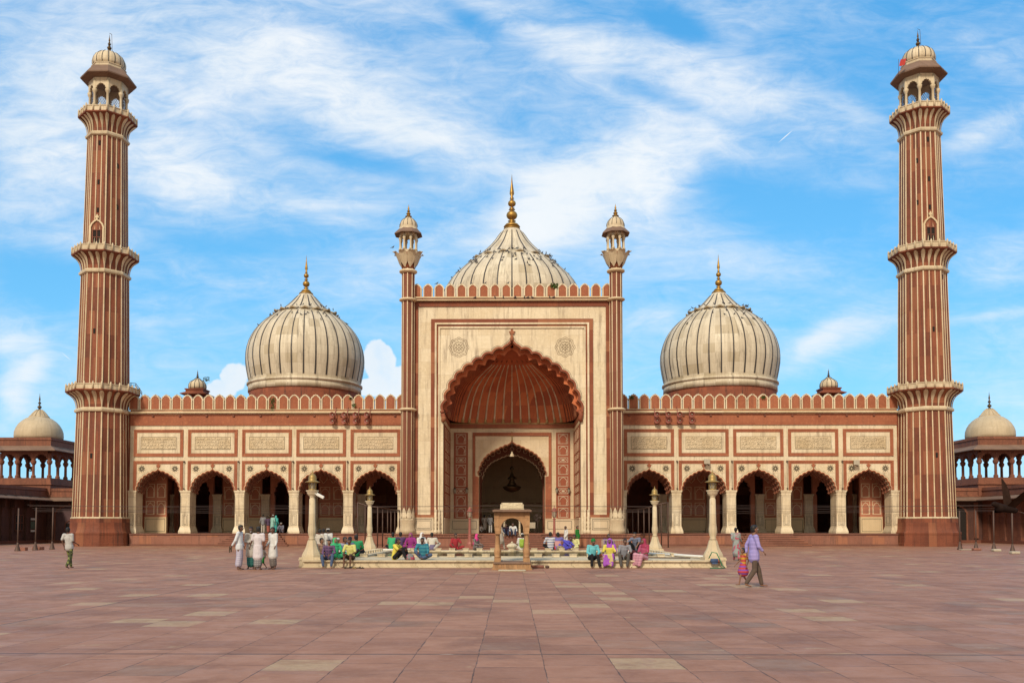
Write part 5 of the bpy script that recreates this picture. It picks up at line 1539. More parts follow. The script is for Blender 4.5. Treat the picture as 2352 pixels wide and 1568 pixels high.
for i, px in enumerate((303, 431, 1392, 1521)):
    lab = 'small glass wall lantern, ' + ('left', 'right')[i % 2] + ' of two on the ' + ('left', 'right')[i // 2] + ' inlaid niche strip'
    X = xx(979.8 + px * .2148, YB - .3, 1127)
    t = thing('wall_lantern', lab, 'lantern', (X, YB - .28, zz(1128, YB)), group='wall lanterns in the portal niche')
    b = MB(); b.lathe([(.03, -.2), (.09, -.08), (.13, .16), (.1, .2)], 0, 0, 6, 0, 0, False); b.build('lamp_glass', 'glass', t)
    b = MB(); b.lathe([(.15, .2), (.06, .3), (.02, .4)], 0, 0, 6); b.tube([(0, 0, .25), (0, .26, .1)], .02, 4); b.build('cap', 'iron', t)
# pedestal fan + cabinet in the hall
t = thing('pedestal_fan', 'dark pedestal fan standing inside the central hall right of the canopy', 'fan', (xx(1395/4.2766*1.0+1068, 79.5, 1200) if False else 4.1*.6 + 0.0, 83.5, FL))
t.location.x = xx(1235, 83.5)
b = MB(); b.tube([(0, 0, .0), (0, 0, 1.25)], .03, 6); b.lathe([(.25, 0), (.25, .04), (.05, .07)], 0, 0, 14); b.build('stand', 'wire', t)
b = MB()
for r_ in (.1, .2, .3, .38): b.tube([(r_ * math.cos(a), -.12, 1.45 + r_ * math.sin(a)) for a in [i * PI / 8 for i in range(17)]], .012, 4)
for k in range(8): b.tube([(0, -.16, 1.45), (.38 * math.cos(k * PI / 4), -.12, 1.45 + .38 * math.sin(k * PI / 4))], .01, 4)
b.build('cage', 'wire', t)
b = MB()
for k in range(3):
    a = k * 2 * PI / 3; b.add([(0, -.08, 1.45), (.33 * math.cos(a - .4), -.1, 1.45 + .33 * math.sin(a - .4)), (.34 * math.cos(a + .4), -.06, 1.45 + .34 * math.sin(a + .4))], [(0, 1, 2)])
b.build('blade', 'wire', t)
t = thing('cabinet', 'small white cabinet on legs inside the hall near the fan', 'cabinet', (xx(1221, 82.8), 82.8, FL))
b = MB(); b.box(-.35, .35, -.2, .2, .45, 1.0); b.build('box', 'stonewhite', t, bevel=.02)
for sx in (-1, 1):
    b = MB(); b.box(sx * .3 - .02, sx * .3 + .02, -.18, .18, 0, .45); b.build('leg', 'iron', t)

# ------------------------------------------------------------------ pipe frames either side of the portal
def pipe_frame(pts, label):
    x0, y0 = pts[0][0], pts[0][1]
    t = thing('pipe_frame', label, 'pipe frame', (x0, y0, 0))
    tops = []
    for k, (x, y, zb_, zt_) in enumerate(pts):
        b = MB(); b.tube([(x - x0, y - y0, zb_), (x - x0, y - y0, zt_)], .052, 7); b.build('post', 'iron', t); tops.append((x - x0, y - y0, zt_ - .03))
    b = MB(); b.tube(tops, .06, 7); b.build('top_rail', 'iron', t)
pl = []
for px, Y, zb_, zt_py in ((821, 74.0, 0, 1153), (838.7, 74.2, 0, 1159), (867.3, 73.9, 0, 1164), (878.8, 75.2, 0, 1165), (890.4, 76.6, 0, 1167), (898.0, 78, 0, 1169), (906.9, 79.5, 0, 1170), (917.6, 81.0, FL, 1171.5)):
    pl.append((xx(px, Y), Y, zb_, zz(zt_py, Y)))
pipe_frame(pl, 'row of rusty vertical pipes in the corner left of the portal')
pr_ = []
for px, Y, zb_, zt_py in ((1440, 80.6, FL, 1169), (1453, 79.5, 0, 1169), (1466, 78, 0, 1168), (1479, 76.5, 0, 1167), (1491, 74.5, 0, 1164), (1519, 73.9, 0, 1156), (1534.5, 73.9, 0, 1153)):
    pr_.append((xx(px, Y), Y, zb_, zz(zt_py, Y)))
pipe_frame(pr_, 'row of rusty vertical pipes in the corner right of the portal')

# ------------------------------------------------------------------ thin side masts and the cables they carry
poles = [(41.2, 1166.5, 1265, 'outermost thin iron pole'), (82, 1165, 1263, 'middle thin iron pole'), (120.5, 1165, 1261, 'inner thin iron pole')]
polesR = [(2204, 1172, 1261.3, 'thin iron pole nearest the minaret'), (2241, 1172, 1262, 'second thin iron pole from the minaret'), (2282, 1172, 1264, 'third thin iron pole, beside a white block'), (2324.6, 1171, 1270, 'outermost thin iron pole')]
for side, lst in (('left', poles), ('right', polesR)):
    for px, pt, pb, lab in lst:
        Y = gy(pb); X = xx(px, Y, 1215); h = zz(pt, Y, px)
        t = thing('pole', f'{lab} on the {side} of the courtyard', 'pole', (X, Y, 0), group='thin awning poles at the sides')
        b = MB(); b.tube([(0, 0, .1), (.02, 0, h)], .05, 7); b.build('shaft', 'iron', t)
        b = MB(); b.lathe([(.22, 0), (.2, .05), (.07, .5), (.06, .6)], 0, 0, 8); b.build('foot', 'iron', t)
for px, pb, m_, lab in ((50.5, 1264, 'brick', 'left'), (88.5, 1262.5, 'brick', 'right')):
    Y = gy(pb); o = MB(); o.box(-.36, .36, -.2, .2, 0, .24); o.tube([(-.1, 0, .24), (0, 0, .34), (.1, 0, .24)], .02, 5)
    t = o.build('weight_block', m_, loc=(xx(px, Y), Y, 0), bevel=.03); tag(t, f'brown concrete block at the foot of a thin pole, {lab} of two', 'block', 'weights at the pole feet')
for px, pb, m_, lab in ((2226, 1262.2, 'stonewhite', 'long thin pale stone lying at the foot of the pole nearest the right minaret'), (2241.5, 1263, 'brick', 'reddish block under the second pole right of the right minaret'), (2287, 1265.2, 'stonewhite', 'white stone at the foot of the third pole on the right'), (2329, 1271, 'stonewhite', 'white stone at the foot of the outermost right pole')):
    Y = gy(pb); o = MB(); w_ = 1.4 if 'long' in lab else .27; h_ = .06 if w_ > 1 else .17
    o.box(-w_ / (2 if w_ > 1 else 1), w_ / (2 if w_ > 1 else 1), -.2, .2, 0, h_); t = o.build('weight_block', m_, loc=(xx(px, Y), Y, 0), bevel=.05); tag(t, lab, 'block')
wl = [(1158.5, .6), (1161.5, -.3), (1166.5, .9), (1171, .2), (1174, -.5)]
for i, (py, sag) in enumerate(wl):
    for side in (-1, 1):
        Y = 70.5 + i * .35; xa = side * 3.0 if False else 0; X1 = side * 38.5; z = zz(py, Y)
        pts = []
        for q in range(17):
            u = q / 16; pts.append((X1 * u, Y, z - .25 * math.sin(PI * u * 3) * sag * .3 - .12 * (1 - (2 * u - 1) ** 2)))
        b = MB(); b.tube(pts, .010, 4)
        o = b.build('cable', 'wire'); tag(o, f"{('uppermost','second','third','fourth','lowest')[i]} thin black cable strung across the front towards the {'left' if side<0 else 'right'}", 'cable', 'cables strung across the front')
# plastic pipes, pump and hose at the right end of the pool
t = thing('plastic_pipe', 'bundle of white plastic pipes lying along the right side of the pool terrace', 'pipe', (8.0, 40, PT))
b = MB(); b.tube([(-1.35, 5.5, .06), (.25, -2.0, .1)], .055, 8); b.build('tube', 'white', t)
b = MB(); b.tube([(-1.0, 4.2, .04), (.15, -1.8, .05)], .03, 8); b.build('tube', 'stonewhite', t)
b = MB(); b.tube([(7.6, 38.2, PT + .05), (5.2, 39.2, PT + .04)], .03, 6); tag(b.build('rod', 'iron'), 'thin grey rod lying on the pool terrace near the right lamp post', 'rod')
b = MB(); b.tube([(-8.0, 51.3, PT + .06), (-5.9, 51.6, PT + .08)], .06, 6); tag(b.build('rolled_mat', 'white'), 'white roll lying on the terrace beside the back left lamp post', 'roll')
t = thing('pump', 'blue and orange water pump on the ledge by the near right lamp post', 'pump', (8.25, 36.5, 0)); b = MB(); b.tube([(-.16, 0, .3), (.12, 0, .3)], .09, 12); b.box(-.12, .1, -.06, .06, .17, .24); b.build('motor', cloth((.05, .09, .2)), t)
b = MB(); b.tube([(.12, 0, .3), (.2, 0, .3)], .075, 10); b.build('pump_head', 'horn', t)
t = MB(); t.tube([(8.0, 36.45, .4), (8.12, 36.4, .66), (8.3, 36.36, .62), (8.42, 36.33, .35), (8.5, 36.3, .12), (8.6, 36.2, .03), (8.3, 36.2, .02), (8.0, 36.25, .02)], .022, 6)
tag(t.build('hose', cloth((.02, .22, .10))), 'green garden hose looping down at the near right lamp post', 'hose')
t = thing('wire_cage', 'waist high wire mesh cage behind the people seated on the right', 'cage', (xx(1413, 46.5), 46.5, PT)); b = MB()
W = 1.25 / 2; zt_ = zz(1239.5, 46.5) - PT
for x in (-W, W):
    for y in (0, .6): b.tube([(x, y, 0), (x, y, zt_)], .018, 5)
for z in (.03, zt_): b.tube([(-W, 0, z), (W, 0, z), (W, .6, z), (-W, .6, z), (-W, 0, z)], .018, 5)
b.build('cage_frame', 'stonewhite', t); b = MB()
for i in range(1, 14): b.tube([(-W + i * 2 * W / 14, 0, 0), (-W + i * 2 * W / 14, 0, zt_)], .006, 3)
for i in range(1, 8): b.tube([(-W, 0, i * zt_ / 8), (W, 0, i * zt_ / 8)], .006, 3)
b.build('mesh', 'stonewhite', t)
# ------------------------------------------------------------------ people
SKIN = {'a': plain('brown skin', (.22, .105, .06), .55, 0, .1, 5), 'b': plain('deep brown skin', (.12, .055, .033), .55, 0, .1, 5), 'c': plain('light brown skin', (.32, .17, .10), .55, 0, .1, 5)}
HAIR = plain('black hair', (.012, .010, .009), .55, 0, .3, 30); EYEW = plain('eye', (.5, .48, .45), .4, 0, 0); EYEB = plain('pupil', (.01, .008, .006), .3, 0, 0); LIP = plain('lips', (.16, .06, .045), .5, 0, 0)

def V(*a): return Vector(a)
def ell_loft(b, p, q, r0, r1, n=10, side=None):
    """tapered capsule with elliptical sections; r = (across, deep)"""
    p, q = Vector(p), Vector(q); d = (q - p); L = d.length; d.normalize()
    s_ = Vector(side) if side else Vector((1, 0, 0))
    a = (s_ - d * s_.dot(d))
    if a.length < .1: a = Vector((0, 1, 0)) - d * d.y
    a.normalize(); c = d.cross(a)
    r0 = r0 if isinstance(r0, tuple) else (r0, r0); r1 = r1 if isinstance(r1, tuple) else (r1, r1)
    rings = []
    for t in (.12, .5, .86): rings.append((p - d * min(r0) * math.cos(t * PI / 2), r0[0] * math.sin(t * PI / 2), r0[1] * math.sin(t * PI / 2)))
    rings.append((p, r0[0], r0[1])); rings.append((q, r1[0], r1[1]))
    for t in (.86, .5, .12): rings.append((q + d * min(r1) * math.cos(t * PI / 2), r1[0] * math.sin(t * PI / 2), r1[1] * math.sin(t * PI / 2)))
    vs = []
    for o, ra, rb in rings:
        for k in range(n):
            t = 2 * PI * k / n; vs.append(o + a * ra * math.cos(t) + c * rb * math.sin(t))
    m = len(rings)
    fs = [(j * n + k, j * n + (k + 1) % n, (j + 1) * n + (k + 1) % n, (j + 1) * n + k) for j in range(m - 1) for k in range(n)]
    fs += [tuple(range(n - 1, -1, -1)), tuple(range((m - 1) * n, m * n))]
    b.add(vs, fs, 0, True)
def fuse(b, voxel=.018, smooth=2):
    """one continuous skin over the laid-out volumes"""
    me = bpy.data.meshes.new('tmp'); me.from_pydata(b.v, [], b.f)
    o = bpy.data.objects.new('tmp', me); COL.objects.link(o)
    rm = o.modifiers.new('r', 'REMESH'); rm.mode = 'VOXEL'; rm.voxel_size = voxel
    sm = o.modifiers.new('s', 'SMOOTH'); sm.iterations = smooth; sm.factor = .5
    dg = bpy.context.evaluated_depsgraph_get(); ev = o.evaluated_get(dg)
    res = bpy.data.meshes.new_from_object(ev)
    vs = [tuple(v.co) for v in res.vertices]; fs = [tuple(p.vertices) for p in res.polygons]
    bpy.data.objects.remove(o); bpy.data.meshes.remove(me); bpy.data.meshes.remove(res)
    m = MB(); m.add(vs, fs, 0, True); return m

def pose_of(kind, var=0):
    J = {}
    def arm(sd, sh, el, wr): J['sh' + sd], J['el' + sd], J['wr' + sd] = V(*sh), V(*el), V(*wr)
    def leg(sd, hp, kn, an, toe): J['hp' + sd], J['kn' + sd], J['an' + sd], J['toe' + sd] = V(*hp), V(*kn), V(*an), V(*toe)
    if kind in ('stand', 'walk', 'talk', 'hold_back'):
        J.update(pel=V(0, 0, .94), ch=V(0, .01, 1.28), nk=V(0, .01, 1.46), hd=V(0, -.02, 1.60))
        arm('L', (.19, .01, 1.40), (.24, .03, 1.13), (.25, -.05, .88)); arm('R', (-.19, .01, 1.40), (-.24, .03, 1.13), (-.25, -.05, .88))
        leg('L', (.09, 0, .90), (.10, -.01, .49), (.10, .02, .08), (.12, -.14, .03)); leg('R', (-.09, 0, .90), (-.10, -.01, .49), (-.10, .02, .08), (-.12, -.14, .03))
        if kind == 'walk':
            leg('L', (.09, 0, .90), (.10, -.16, .50), (.10, -.25, .08), (.11, -.42, .04)); leg('R', (-.09, 0, .90), (-.09, .02, .48), (-.09, .26, .12), (-.1, .12, .03))
            arm('L', (.19, .01, 1.40), (.23, .14, 1.15), (.23, .12, .90)); arm('R', (-.19, .01, 1.40), (-.24, -.02, 1.13), (-.22, -.20, .95))
        if kind == 'talk': arm('R', (-.19, .01, 1.40), (-.26, -.02, 1.12), (-.12, -.24, 1.08))
        if kind == 'hold_back': arm('R', (-.19, .01, 1.40), (-.25, .10, 1.12), (-.16, .24, .92)); arm('L', (.19, .01, 1.40), (.25, .02, 1.13), (.22, -.1, .9))
    elif kind == 'ledge':       # seat .31 high, feet on the ground in front
        J.update(pel=V(0, .05, .43), ch=V(0, -.02, .78), nk=V(0, -.06, .96), hd=V(0, -.10, 1.09))
        arm('L', (.19, -.03, .90), (.26, -.12, .64), (.14, -.36, .56)); arm('R', (-.19, -.03, .90), (-.26, -.12, .64), (-.14, -.36, .56))
        leg('L', (.10, 0, .41), (.17, -.42, .50), (.15, -.45, .08), (.17, -.62, .03)); leg('R', (-.10, 0, .41), (-.17, -.42, .50), (-.15, -.45, .08), (-.17, -.62, .03))
    elif kind == 'cross':
        J.update(pel=V(0, 0, .12), ch=V(0, -.03, .47), nk=V(0, -.06, .65), hd=V(0, -.09, .78))
        arm('L', (.19, -.03, .59), (.27, -.10, .34), (.20, -.32, .24)); arm('R', (-.19, -.03, .59), (-.27, -.10, .34), (-.20, -.32, .24))
        leg('L', (.10, 0, .11), (.34, -.26, .19), (.02, -.36, .09), (-.10, -.38, .06)); leg('R', (-.10, 0, .11), (-.34, -.26, .19), (-.05, -.28, .08), (.08, -.26, .05))
    elif kind == 'hug':
        J.update(pel=V(0, .05, .12), ch=V(0, -.04, .46), nk=V(0, -.09, .64), hd=V(0, -.13, .77))
        arm('L', (.19, -.05, .58), (.24, -.25, .42), (.06, -.44, .42)); arm('R', (-.19, -.05, .58), (-.24, -.25, .42), (-.06, -.44, .42))
        leg('L', (.10, 0, .11), (.13, -.38, .46), (.12, -.52, .08), (.13, -.70, .03)); leg('R', (-.10, 0, .11), (-.13, -.38, .46), (-.12, -.52, .08), (-.13, -.70, .03))
    elif kind == 'squat':
        J.update(pel=V(0, .10, .24), ch=V(0, -.03, .56), nk=V(0, -.09, .73), hd=V(0, -.13, .86))
        arm('L', (.19, -.04, .68), (.27, -.28, .52), (.24, -.5, .36)); arm('R', (-.19, -.04, .68), (-.27, -.28, .52), (-.24, -.5, .36))
        leg('L', (.10, .06, .23), (.2, -.28, .5), (.14, -.08, .08), (.18, -.25, .03)); leg('R', (-.10, .06, .23), (-.2, -.28, .5), (-.14, -.08, .08), (-.18, -.25, .03))
    if kind == 'lean':
        J.update(pel=V(0, 0, .12), ch=V(.18, -.02, .40), nk=V(.30, -.04, .54), hd=V(.40, -.06, .64))
        arm('L', (.34, 0, .48), (.52, -.1, .3), (.7, -.2, .15)); arm('R', (.02, -.02, .52), (.2, -.24, .35), (.4, -.3, .2))
        leg('L', (.10, 0, .11), (.34, -.26, .19), (.6, -.3, .09), (.72, -.34, .05)); leg('R', (-.10, 0, .11), (-.24, -.26, .3), (-.05, -.4, .08), (.08, -.46, .05))
    return J

def person(x, y, z, rz, kind, label, H=1.70, skin='a', top=None, sleeve='long', hem=0.0, legs=None, lung=None, scarf=None, cap=None, turban=None, hair=True, dress=None,
           beard=False, bag=None, group=None, child=False):
    """top: cloth of the shirt; hem: how far it hangs below the hips; lung: wrapped cloth; scarf: head cloth"""
    k = H / 1.70
    t = thing('person', label, 'person', (x, y, z), rz, group)
    t.scale = (k, k, k)
    J = pose_of(kind)
    jr = random.Random(int(abs(x) * 97 + abs(y) * 13))      # nobody sits or stands quite alike
    tw = jr.uniform(-.05, .05); tl = jr.uniform(-.05, .03)
    for q in ('ch', 'nk', 'hd', 'shL', 'shR', 'elL', 'elR'):
        f_ = {'ch': .5}.get(q, 1.0); J[q] = J[q] + V(tw * f_, tl * f_, 0)
    J['hd'] = J['hd'] + V(jr.uniform(-.02, .02), jr.uniform(-.03, .01), jr.uniform(-.02, .005))
    if kind not in ('ledge', 'hug', 'squat', 'hold_back'):
        for q, m_ in (('elL', .04), ('elR', .04), ('wrL', .08), ('wrR', .08)): J[q] = J[q] + V(jr.uniform(-m_, m_), jr.uniform(-m_, m_ * .5), jr.uniform(0, m_))
    if kind in ('ledge', 'cross'):
        dk = jr.uniform(-.05, .07); J['knL'] += V(dk, 0, jr.uniform(0, .06)); J['knR'] += V(jr.uniform(-.06, .05), 0, jr.uniform(0, .08) * (2 if kind == 'cross' else 1))
        d_a = V(jr.uniform(-.05, .05), jr.uniform(-.1, .06), 0); J['anL'] += d_a; J['toeL'] += d_a
    if child: J['hd'] += V(0, 0, .015)
    standing = kind in ('stand', 'walk', 'talk', 'hold_back')
    hr = .098 if not child else .12
    b = MB()
    # head, face, neck
    hd = J['hd']; fw = V(0, -1, 0)
    ell_loft(b, hd + V(0, .015, .045), hd + V(0, -.012, -.045), (hr * .80, hr * .98), (hr * .60, hr * .72), 12)
    ell_loft(b, hd + V(0, -.085, .005), hd + V(0, -.105, -.022), .010, .016, 6)
    for s in (-1, 1): ell_loft(b, hd + V(s * hr * .82, .015, .012), hd + V(s * hr * .82, .018, -.02), (.012, .02), (.01, .014), 6)
    ell_loft(b, J['nk'] - V(0, 0, .05), hd + V(0, .02, -.06), .055, .05, 8)
    # trunk
    ell_loft(b, J['ch'], J['nk'] - V(0, 0, .07), (.165, .10), (.10, .065), 12)
    ell_loft(b, J['pel'], J['ch'], (.145, .105), (.155, .105), 12)
    for s in 'LR':
        ell_loft(b, J['nk'] - V(0, 0, .06), J['sh' + s], .06, .062, 8)
        ell_loft(b, J['sh' + s], J['el' + s], .05, .038, 8); ell_loft(b, J['el' + s], J['wr' + s], .038, .025, 8)
        ell_loft(b, J['hp' + s], J['kn' + s], .085, .055, 10); ell_loft(b, J['kn' + s], J['an' + s], .055, .035, 8)
        ell_loft(b, J['an' + s] + V(0, .02, -.03), J['toe' + s], (.035, .03), (.045, .02), 8)
        w = J['wr' + s]; d = (w - J['el' + s]).normalized(); ell_loft(b, w, w + d * .075, (.022, .02), (.036, .018), 8)
    fb = fuse(b, .02)
    fb.sm = [True] * len(fb.sm)
    for s in 'LR':      # fingers: four of different length and a thumb from the side of the palm
        w = J['wr' + s]; d = (w - J['el' + s]).normalized(); sd = d.cross(V(0, 1, 0)); sd = sd.normalized() if sd.length > .1 else V(1, 0, 0)
        dn = V(0, -.4, -.9); dn = (dn - d * dn.dot(d)); dn = dn.normalized() if dn.length > .1 else V(0, 0, -1)
        for q, ln in zip((-1.5, -.5, .5, 1.5), (.060, .075, .07, .052)):
            p0 = w + d * .085 + sd * q * .019; p1 = p0 + d * ln * .5 + dn * .008; p2 = p1 + d * ln * .35 + dn * .025
            fb.tube([p0, p1, p2], [.0095, .009, .007], 5)
        p0 = w + d * .03 - sd * .025; fb.tube([p0, p0 + d * .03 - sd * .03 + dn * .01, p0 + d * .06 - sd * .035 + dn * .02], [.012, .011, .008], 5)
    for s in (-1, 1):
        fb.ball(hd + V(s * .032, -.078, .012), .013, 6, 1); fb.ball(hd + V(s * .032, -.0885, .012), .006, 6, 2)
        fb.ball(hd + V(s * .032, -.084, .032), .014, 6, 2, (1.1, .4, .25))
    fb.ball(hd + V(0, -.082, -.050), .018, 6, 3, (1.2, .5, .4))
    fb.build('body', [SKIN[skin], EYEW, EYEB, LIP], t)
    # hair
    if hair and not scarf and not turban:
        b = MB(); ell_loft(b, hd + V(0, .028, .06), hd + V(0, .04, -.01), (hr * .86, hr * .98), (hr * .82, hr * .80), 12); ell_loft(b, hd + V(0, -.03, .085), hd + V(0, .02, .085), .05, .06, 8)
        fuse(b, .016).build('hair', HAIR, t)
    if beard:
        b = MB(); ell_loft(b, hd + V(0, -.06, -.062), hd + V(0, -.065, -.10), (.045, .03), (.025, .02), 8); fuse(b, .012).build('beard', plain('grey beard', (.3, .28, .26), .8), t)
    if cap: b = MB(); b.lathe([(hr * .92, .045), (hr * .93, .09), (hr * .8, .125), (.01, .135)], 0, 0, 14); b.M = None; c = b.build('cap', cap, t); c.location = tuple(hd + V(0, .022, .0))
    if turban:
        b = MB(); ell_loft(b, hd + V(0, .02, .075), hd + V(0, .035, .03), (hr * 1.0, hr * 1.08), (hr * .95, hr * .95), 12); ell_loft(b, hd + V(0, .1, .03), hd + V(0, .12, -.08), .03, .02, 6); fuse(b, .014).build('turban', turban, t)
    if scarf:
        b = MB(); ell_loft(b, hd + V(0, .035, .055), hd + V(0, .05, -.05), (hr * 1.02, hr * 1.02), (hr * 1.08, hr * .95), 12)
        ell_loft(b, hd + V(0, .05, -.05), J['nk'] + V(0, .02, -.08), (hr, hr), (.17, .11), 12)
        ell_loft(b, J['nk'] + V(0, .05, -.08), J['ch'] + V(0, .07, -.12), (.19, .08), (.20, .07), 12)
        ell_loft(b, J['shL'] + V(0, 0, .02), J['elL'] + V(0, .02, .04), .075, .06, 8)
        fuse(b, .018).build('headscarf', scarf, t)
    # shirt / kurta
    if top:
        b = MB()
        ell_loft(b, J['ch'], J['nk'] - V(0, 0, .075), (.185, .12), (.105, .075), 12); ell_loft(b, J['pel'] + V(0, 0, -.02), J['ch'], (.165, .125), (.18, .125), 12)
        for s in 'LR':
            ell_loft(b, J['nk'] - V(0, 0, .075), J['sh' + s], .07, .078, 8)
            if sleeve == 'long': ell_loft(b, J['sh' + s], J['el' + s], .072, .058, 8); ell_loft(b, J['el' + s], J['wr' + s].lerp(J['el' + s], .12), .058, .042, 8)
            elif sleeve == 'half': ell_loft(b, J['sh' + s], J['el' + s].lerp(J['sh' + s], .15), .074, .062, 8)
            elif sleeve == 'short': ell_loft(b, J['sh' + s], J['el' + s].lerp(J['sh' + s], .45), .074, .064, 8)
            if hem and not standing:
                ell_loft(b, J['hp' + s], J['kn' + s].lerp(J['hp' + s], .35), .11, .10, 8)
        if hem and standing:
            ell_loft(b, J['pel'], J['pel'] - V(0, 0, hem), (.18, .145) if hem < .2 else (.19, .15), (.185, .15) if hem < .2 else (.21, .18 if kind != 'walk' else .21), 14)
        fuse(b, .018, 3).build('shirt' if hem < .3 else 'kurta', top, t)
    if legs:
        b = MB(); full = not isinstance(legs, tuple); mat = legs if full else legs[0]
        ell_loft(b, J['pel'] + V(0, 0, -.0), J['pel'] + V(0, 0, .04), (.155, .115), (.15, .11), 12)
        for s in 'LR':
            ell_loft(b, J['hp' + s], J['kn' + s], .086 if standing else .098, .072, 10)
            if full: ell_loft(b, J['kn' + s], J['an' + s].lerp(J['kn' + s], .06), .078, .06, 8)
        fuse(b, .018).build('trousers' if full else 'shorts', mat, t)
    if lung:
        b = MB()
        if standing:
            ell_loft(b, J['pel'] + V(0, 0, .05), (J['knL'] + J['knR']) / 2 + V(0, 0, .05), (.155, .12), (.17, .13), 14)
            m = (J['anL'] + J['anR']) / 2; ell_loft(b, (J['knL'] + J['knR']) / 2, V(m.x, m.y, .2), (.17, .13), (.16, .13 + abs(J['anL'].y - J['anR'].y) * .35), 14)
        else:
            for s in 'LR': ell_loft(b, J['hp' + s], J['kn' + s], .12, .10, 10); ell_loft(b, J['kn' + s], J['an' + s] + V(0, 0, .05), .10, .08, 10)
            ell_loft(b, (J['hpL'] + J['hpR']) / 2, (J['knL'] + J['knR']) / 2, (.16, .09), (.17, .08), 10); ell_loft(b, (J['knL'] + J['knR']) / 2, (J['anL'] + J['anR']) / 2 + V(0, 0, .08), (.17, .07), (.16, .06), 10)
        fuse(b, .018, 3).build('wrapped_cloth', lung, t)
    if dress:
        b = MB(); ell_loft(b, J['pel'] + V(0, 0, .1), J['pel'] - V(0, 0, .3), (.15, .12), (.30, .26), 14); fuse(b, .018, 3).build('skirt', dress, t)
    if bag:
        b = MB(); c_ = J['ch'] + V(0, .2, -.08); ell_loft(b, c_ + V(0, 0, .14), c_ - V(0, 0, .14), (.14, .09), (.15, .11), 12); ell_loft(b, c_ + V(0, .1, -.04), c_ + V(0, .1, -.12), (.1, .04), (.1, .05), 8)
        bb = fuse(b, .02)
        for s in (-1, 1): bb.tube([c_ + V(s * .1, -.08, .15), J['ch'] + V(s * .13, -.0, .17), J['ch'] + V(s * .13, -.14, .05)], .018, 5)
        bb.build('backpack', bag, t)
    return t

C = cloth
WHT = C((.62, .60, .56)); OFFW = C((.52, .46, .38)); JEANS = C((.06, .10, .20)); BLK = C((.018, .017, .02)); BRN = C((.13, .09, .06)); GREY = C((.22, .22, .23))
def gx(px, Y): return xx(px, Y, 1215)
def gp(px, py): Y = gy(py); return gx(px, Y), Y
def PP(px, py, kind, face, label, **k):
    x, y = gp(px, py); return person(x, y, 0, RAD(face), kind, label, **k)
# walkers and standing groups on the paving
PP(160, 1305, 'walk', 168, 'man in pale grey shirt walking away at the far left, dark patterned trousers', H=1.64, top=C((.45, .43, .40), (.20, .20, .26), 1.2, 'patch'), sleeve='half', hem=.08, legs=C((.06, .07, .03), (.25, .27, .08), 9, 'patch'), lung=None, dress=None, skin='b')
t_ = PP(550.5, 1308, 'hold_back', 90, 'man in long white shirt and pale lungi facing right, dark slippers held behind him', H=1.74, top=C((.64, .66, .68)), lung=C((.50, .47, .56), (.36, .33, .44), 14, 'check'), skin='b', hem=.12)
b = MB(); b.box(-.22, -.12, .25, .28, .70, .94); b.box(-.24, -.14, .31, .34, .68, .92); s_ = b.build('slippers', BRN, bevel=.015); s_.location = t_.location; s_.rotation_euler = t_.rotation_euler; tag(s_, 'pair of brown slippers in the hand of the man in white on the left', 'slippers')
x_, y_ = gp(577, 1306.5); person(x_, y_, 0, RAD(10), 'talk', 'bearded man in cream kurta and teal wrap half hidden in the left group', H=1.66, top=OFFW, hem=.35, lung=C((.02, .12, .14), (.05, .2, .16), 10, 'check'), skin='b', beard=True)
PP(593, 1308, 'stand', 178, 'man seen from behind in white kurta and grey checked lungi, middle of left group', H=1.66, top=C((.62, .55, .57)), sleeve='half', hem=.42, lung=C((.30, .28, .27), (.15, .14, .15), 12, 'check'), skin='b')
PP(627.5, 1307, 'stand', -35, 'man in loose white kurta and grey brown lungi, rightmost of the left standing group', H=1.66, top=WHT, hem=.40, lung=C((.19, .155, .14), (.12, .1, .09), 10, 'check'), skin='b')
PP(606, 1306, 'walk', -60, 'small child in green shorts between the men of the left group', H=.88, top=C((.5, .42, .33)), sleeve='short', legs=(C((.02, .28, .04)),), skin='b', child=True)
PP(1731, 1347, 'walk', 95, 'man in lavender shirt and brown trousers walking right beside a child', H=1.69, top=C((.30, .24, .56), (.36, .30, .60), 9), sleeve='long', hem=.14, legs=C((.115, .075, .052)), skin='a')
PP(1706, 1342, 'walk', -80, 'little girl in a red yellow and purple striped dress beside the man in lavender', H=1.04, top=C((.55, .05, .03), (.55, .33, .04), 5), sleeve='short', dress=C((.55, .03, .03), (.16, .08, .40), 6), skin='a', child=True)
PP(1691, 1286.5, 'walk', 172, 'woman in a grey dress with pink pattern walking away before the right arches', H=1.62, top=C((.28, .31, .29), (.40, .05, .10), 5, 'patch'), hem=.55, legs=C((.28, .31, .29), (.40, .05, .10), 6, 'patch'), skin='b')
person(gx(604, 82), 82, FL, RAD(180), 'stand', 'bareheaded man in grey shirt standing on the edge of the left wing floor', H=1.7, top=GREY, hem=.1, legs=OFFW, skin='b')
person(gx(616.5, 81.6), 81.6, FL, RAD(200), 'stand', 'person in dark purple top with a red wrap on the left wing floor', H=1.55, top=C((.09, .05, .10)), hem=.1, lung=C((.35, .08, .05)), skin='b')
person(gx(625.5, 81.2), 81.2, FL, RAD(150), 'stand', 'person in mint green tunic and white skullcap on the left wing floor', H=1.66, top=C((.25, .50, .42)), hem=.45, legs=WHT, cap=WHT, skin='a')
person(gx(633, 81.3), 81.3, FL, RAD(160), 'stand', 'woman in bright teal dress and scarf on the left wing floor', H=1.6, top=C((.02, .33, .30)), hem=.5, scarf=C((.04, .42, .38)), lung=C((.02, .30, .28)), skin='a')
person(gx(647, 80.75), 80.75, FL, 0, 'squat', 'man in grey blue clothes and white skullcap squatting at the left wing edge', H=1.66, top=C((.16, .16, .21)), hem=.1, legs=C((.16, .16, .21)), cap=WHT, skin='b')
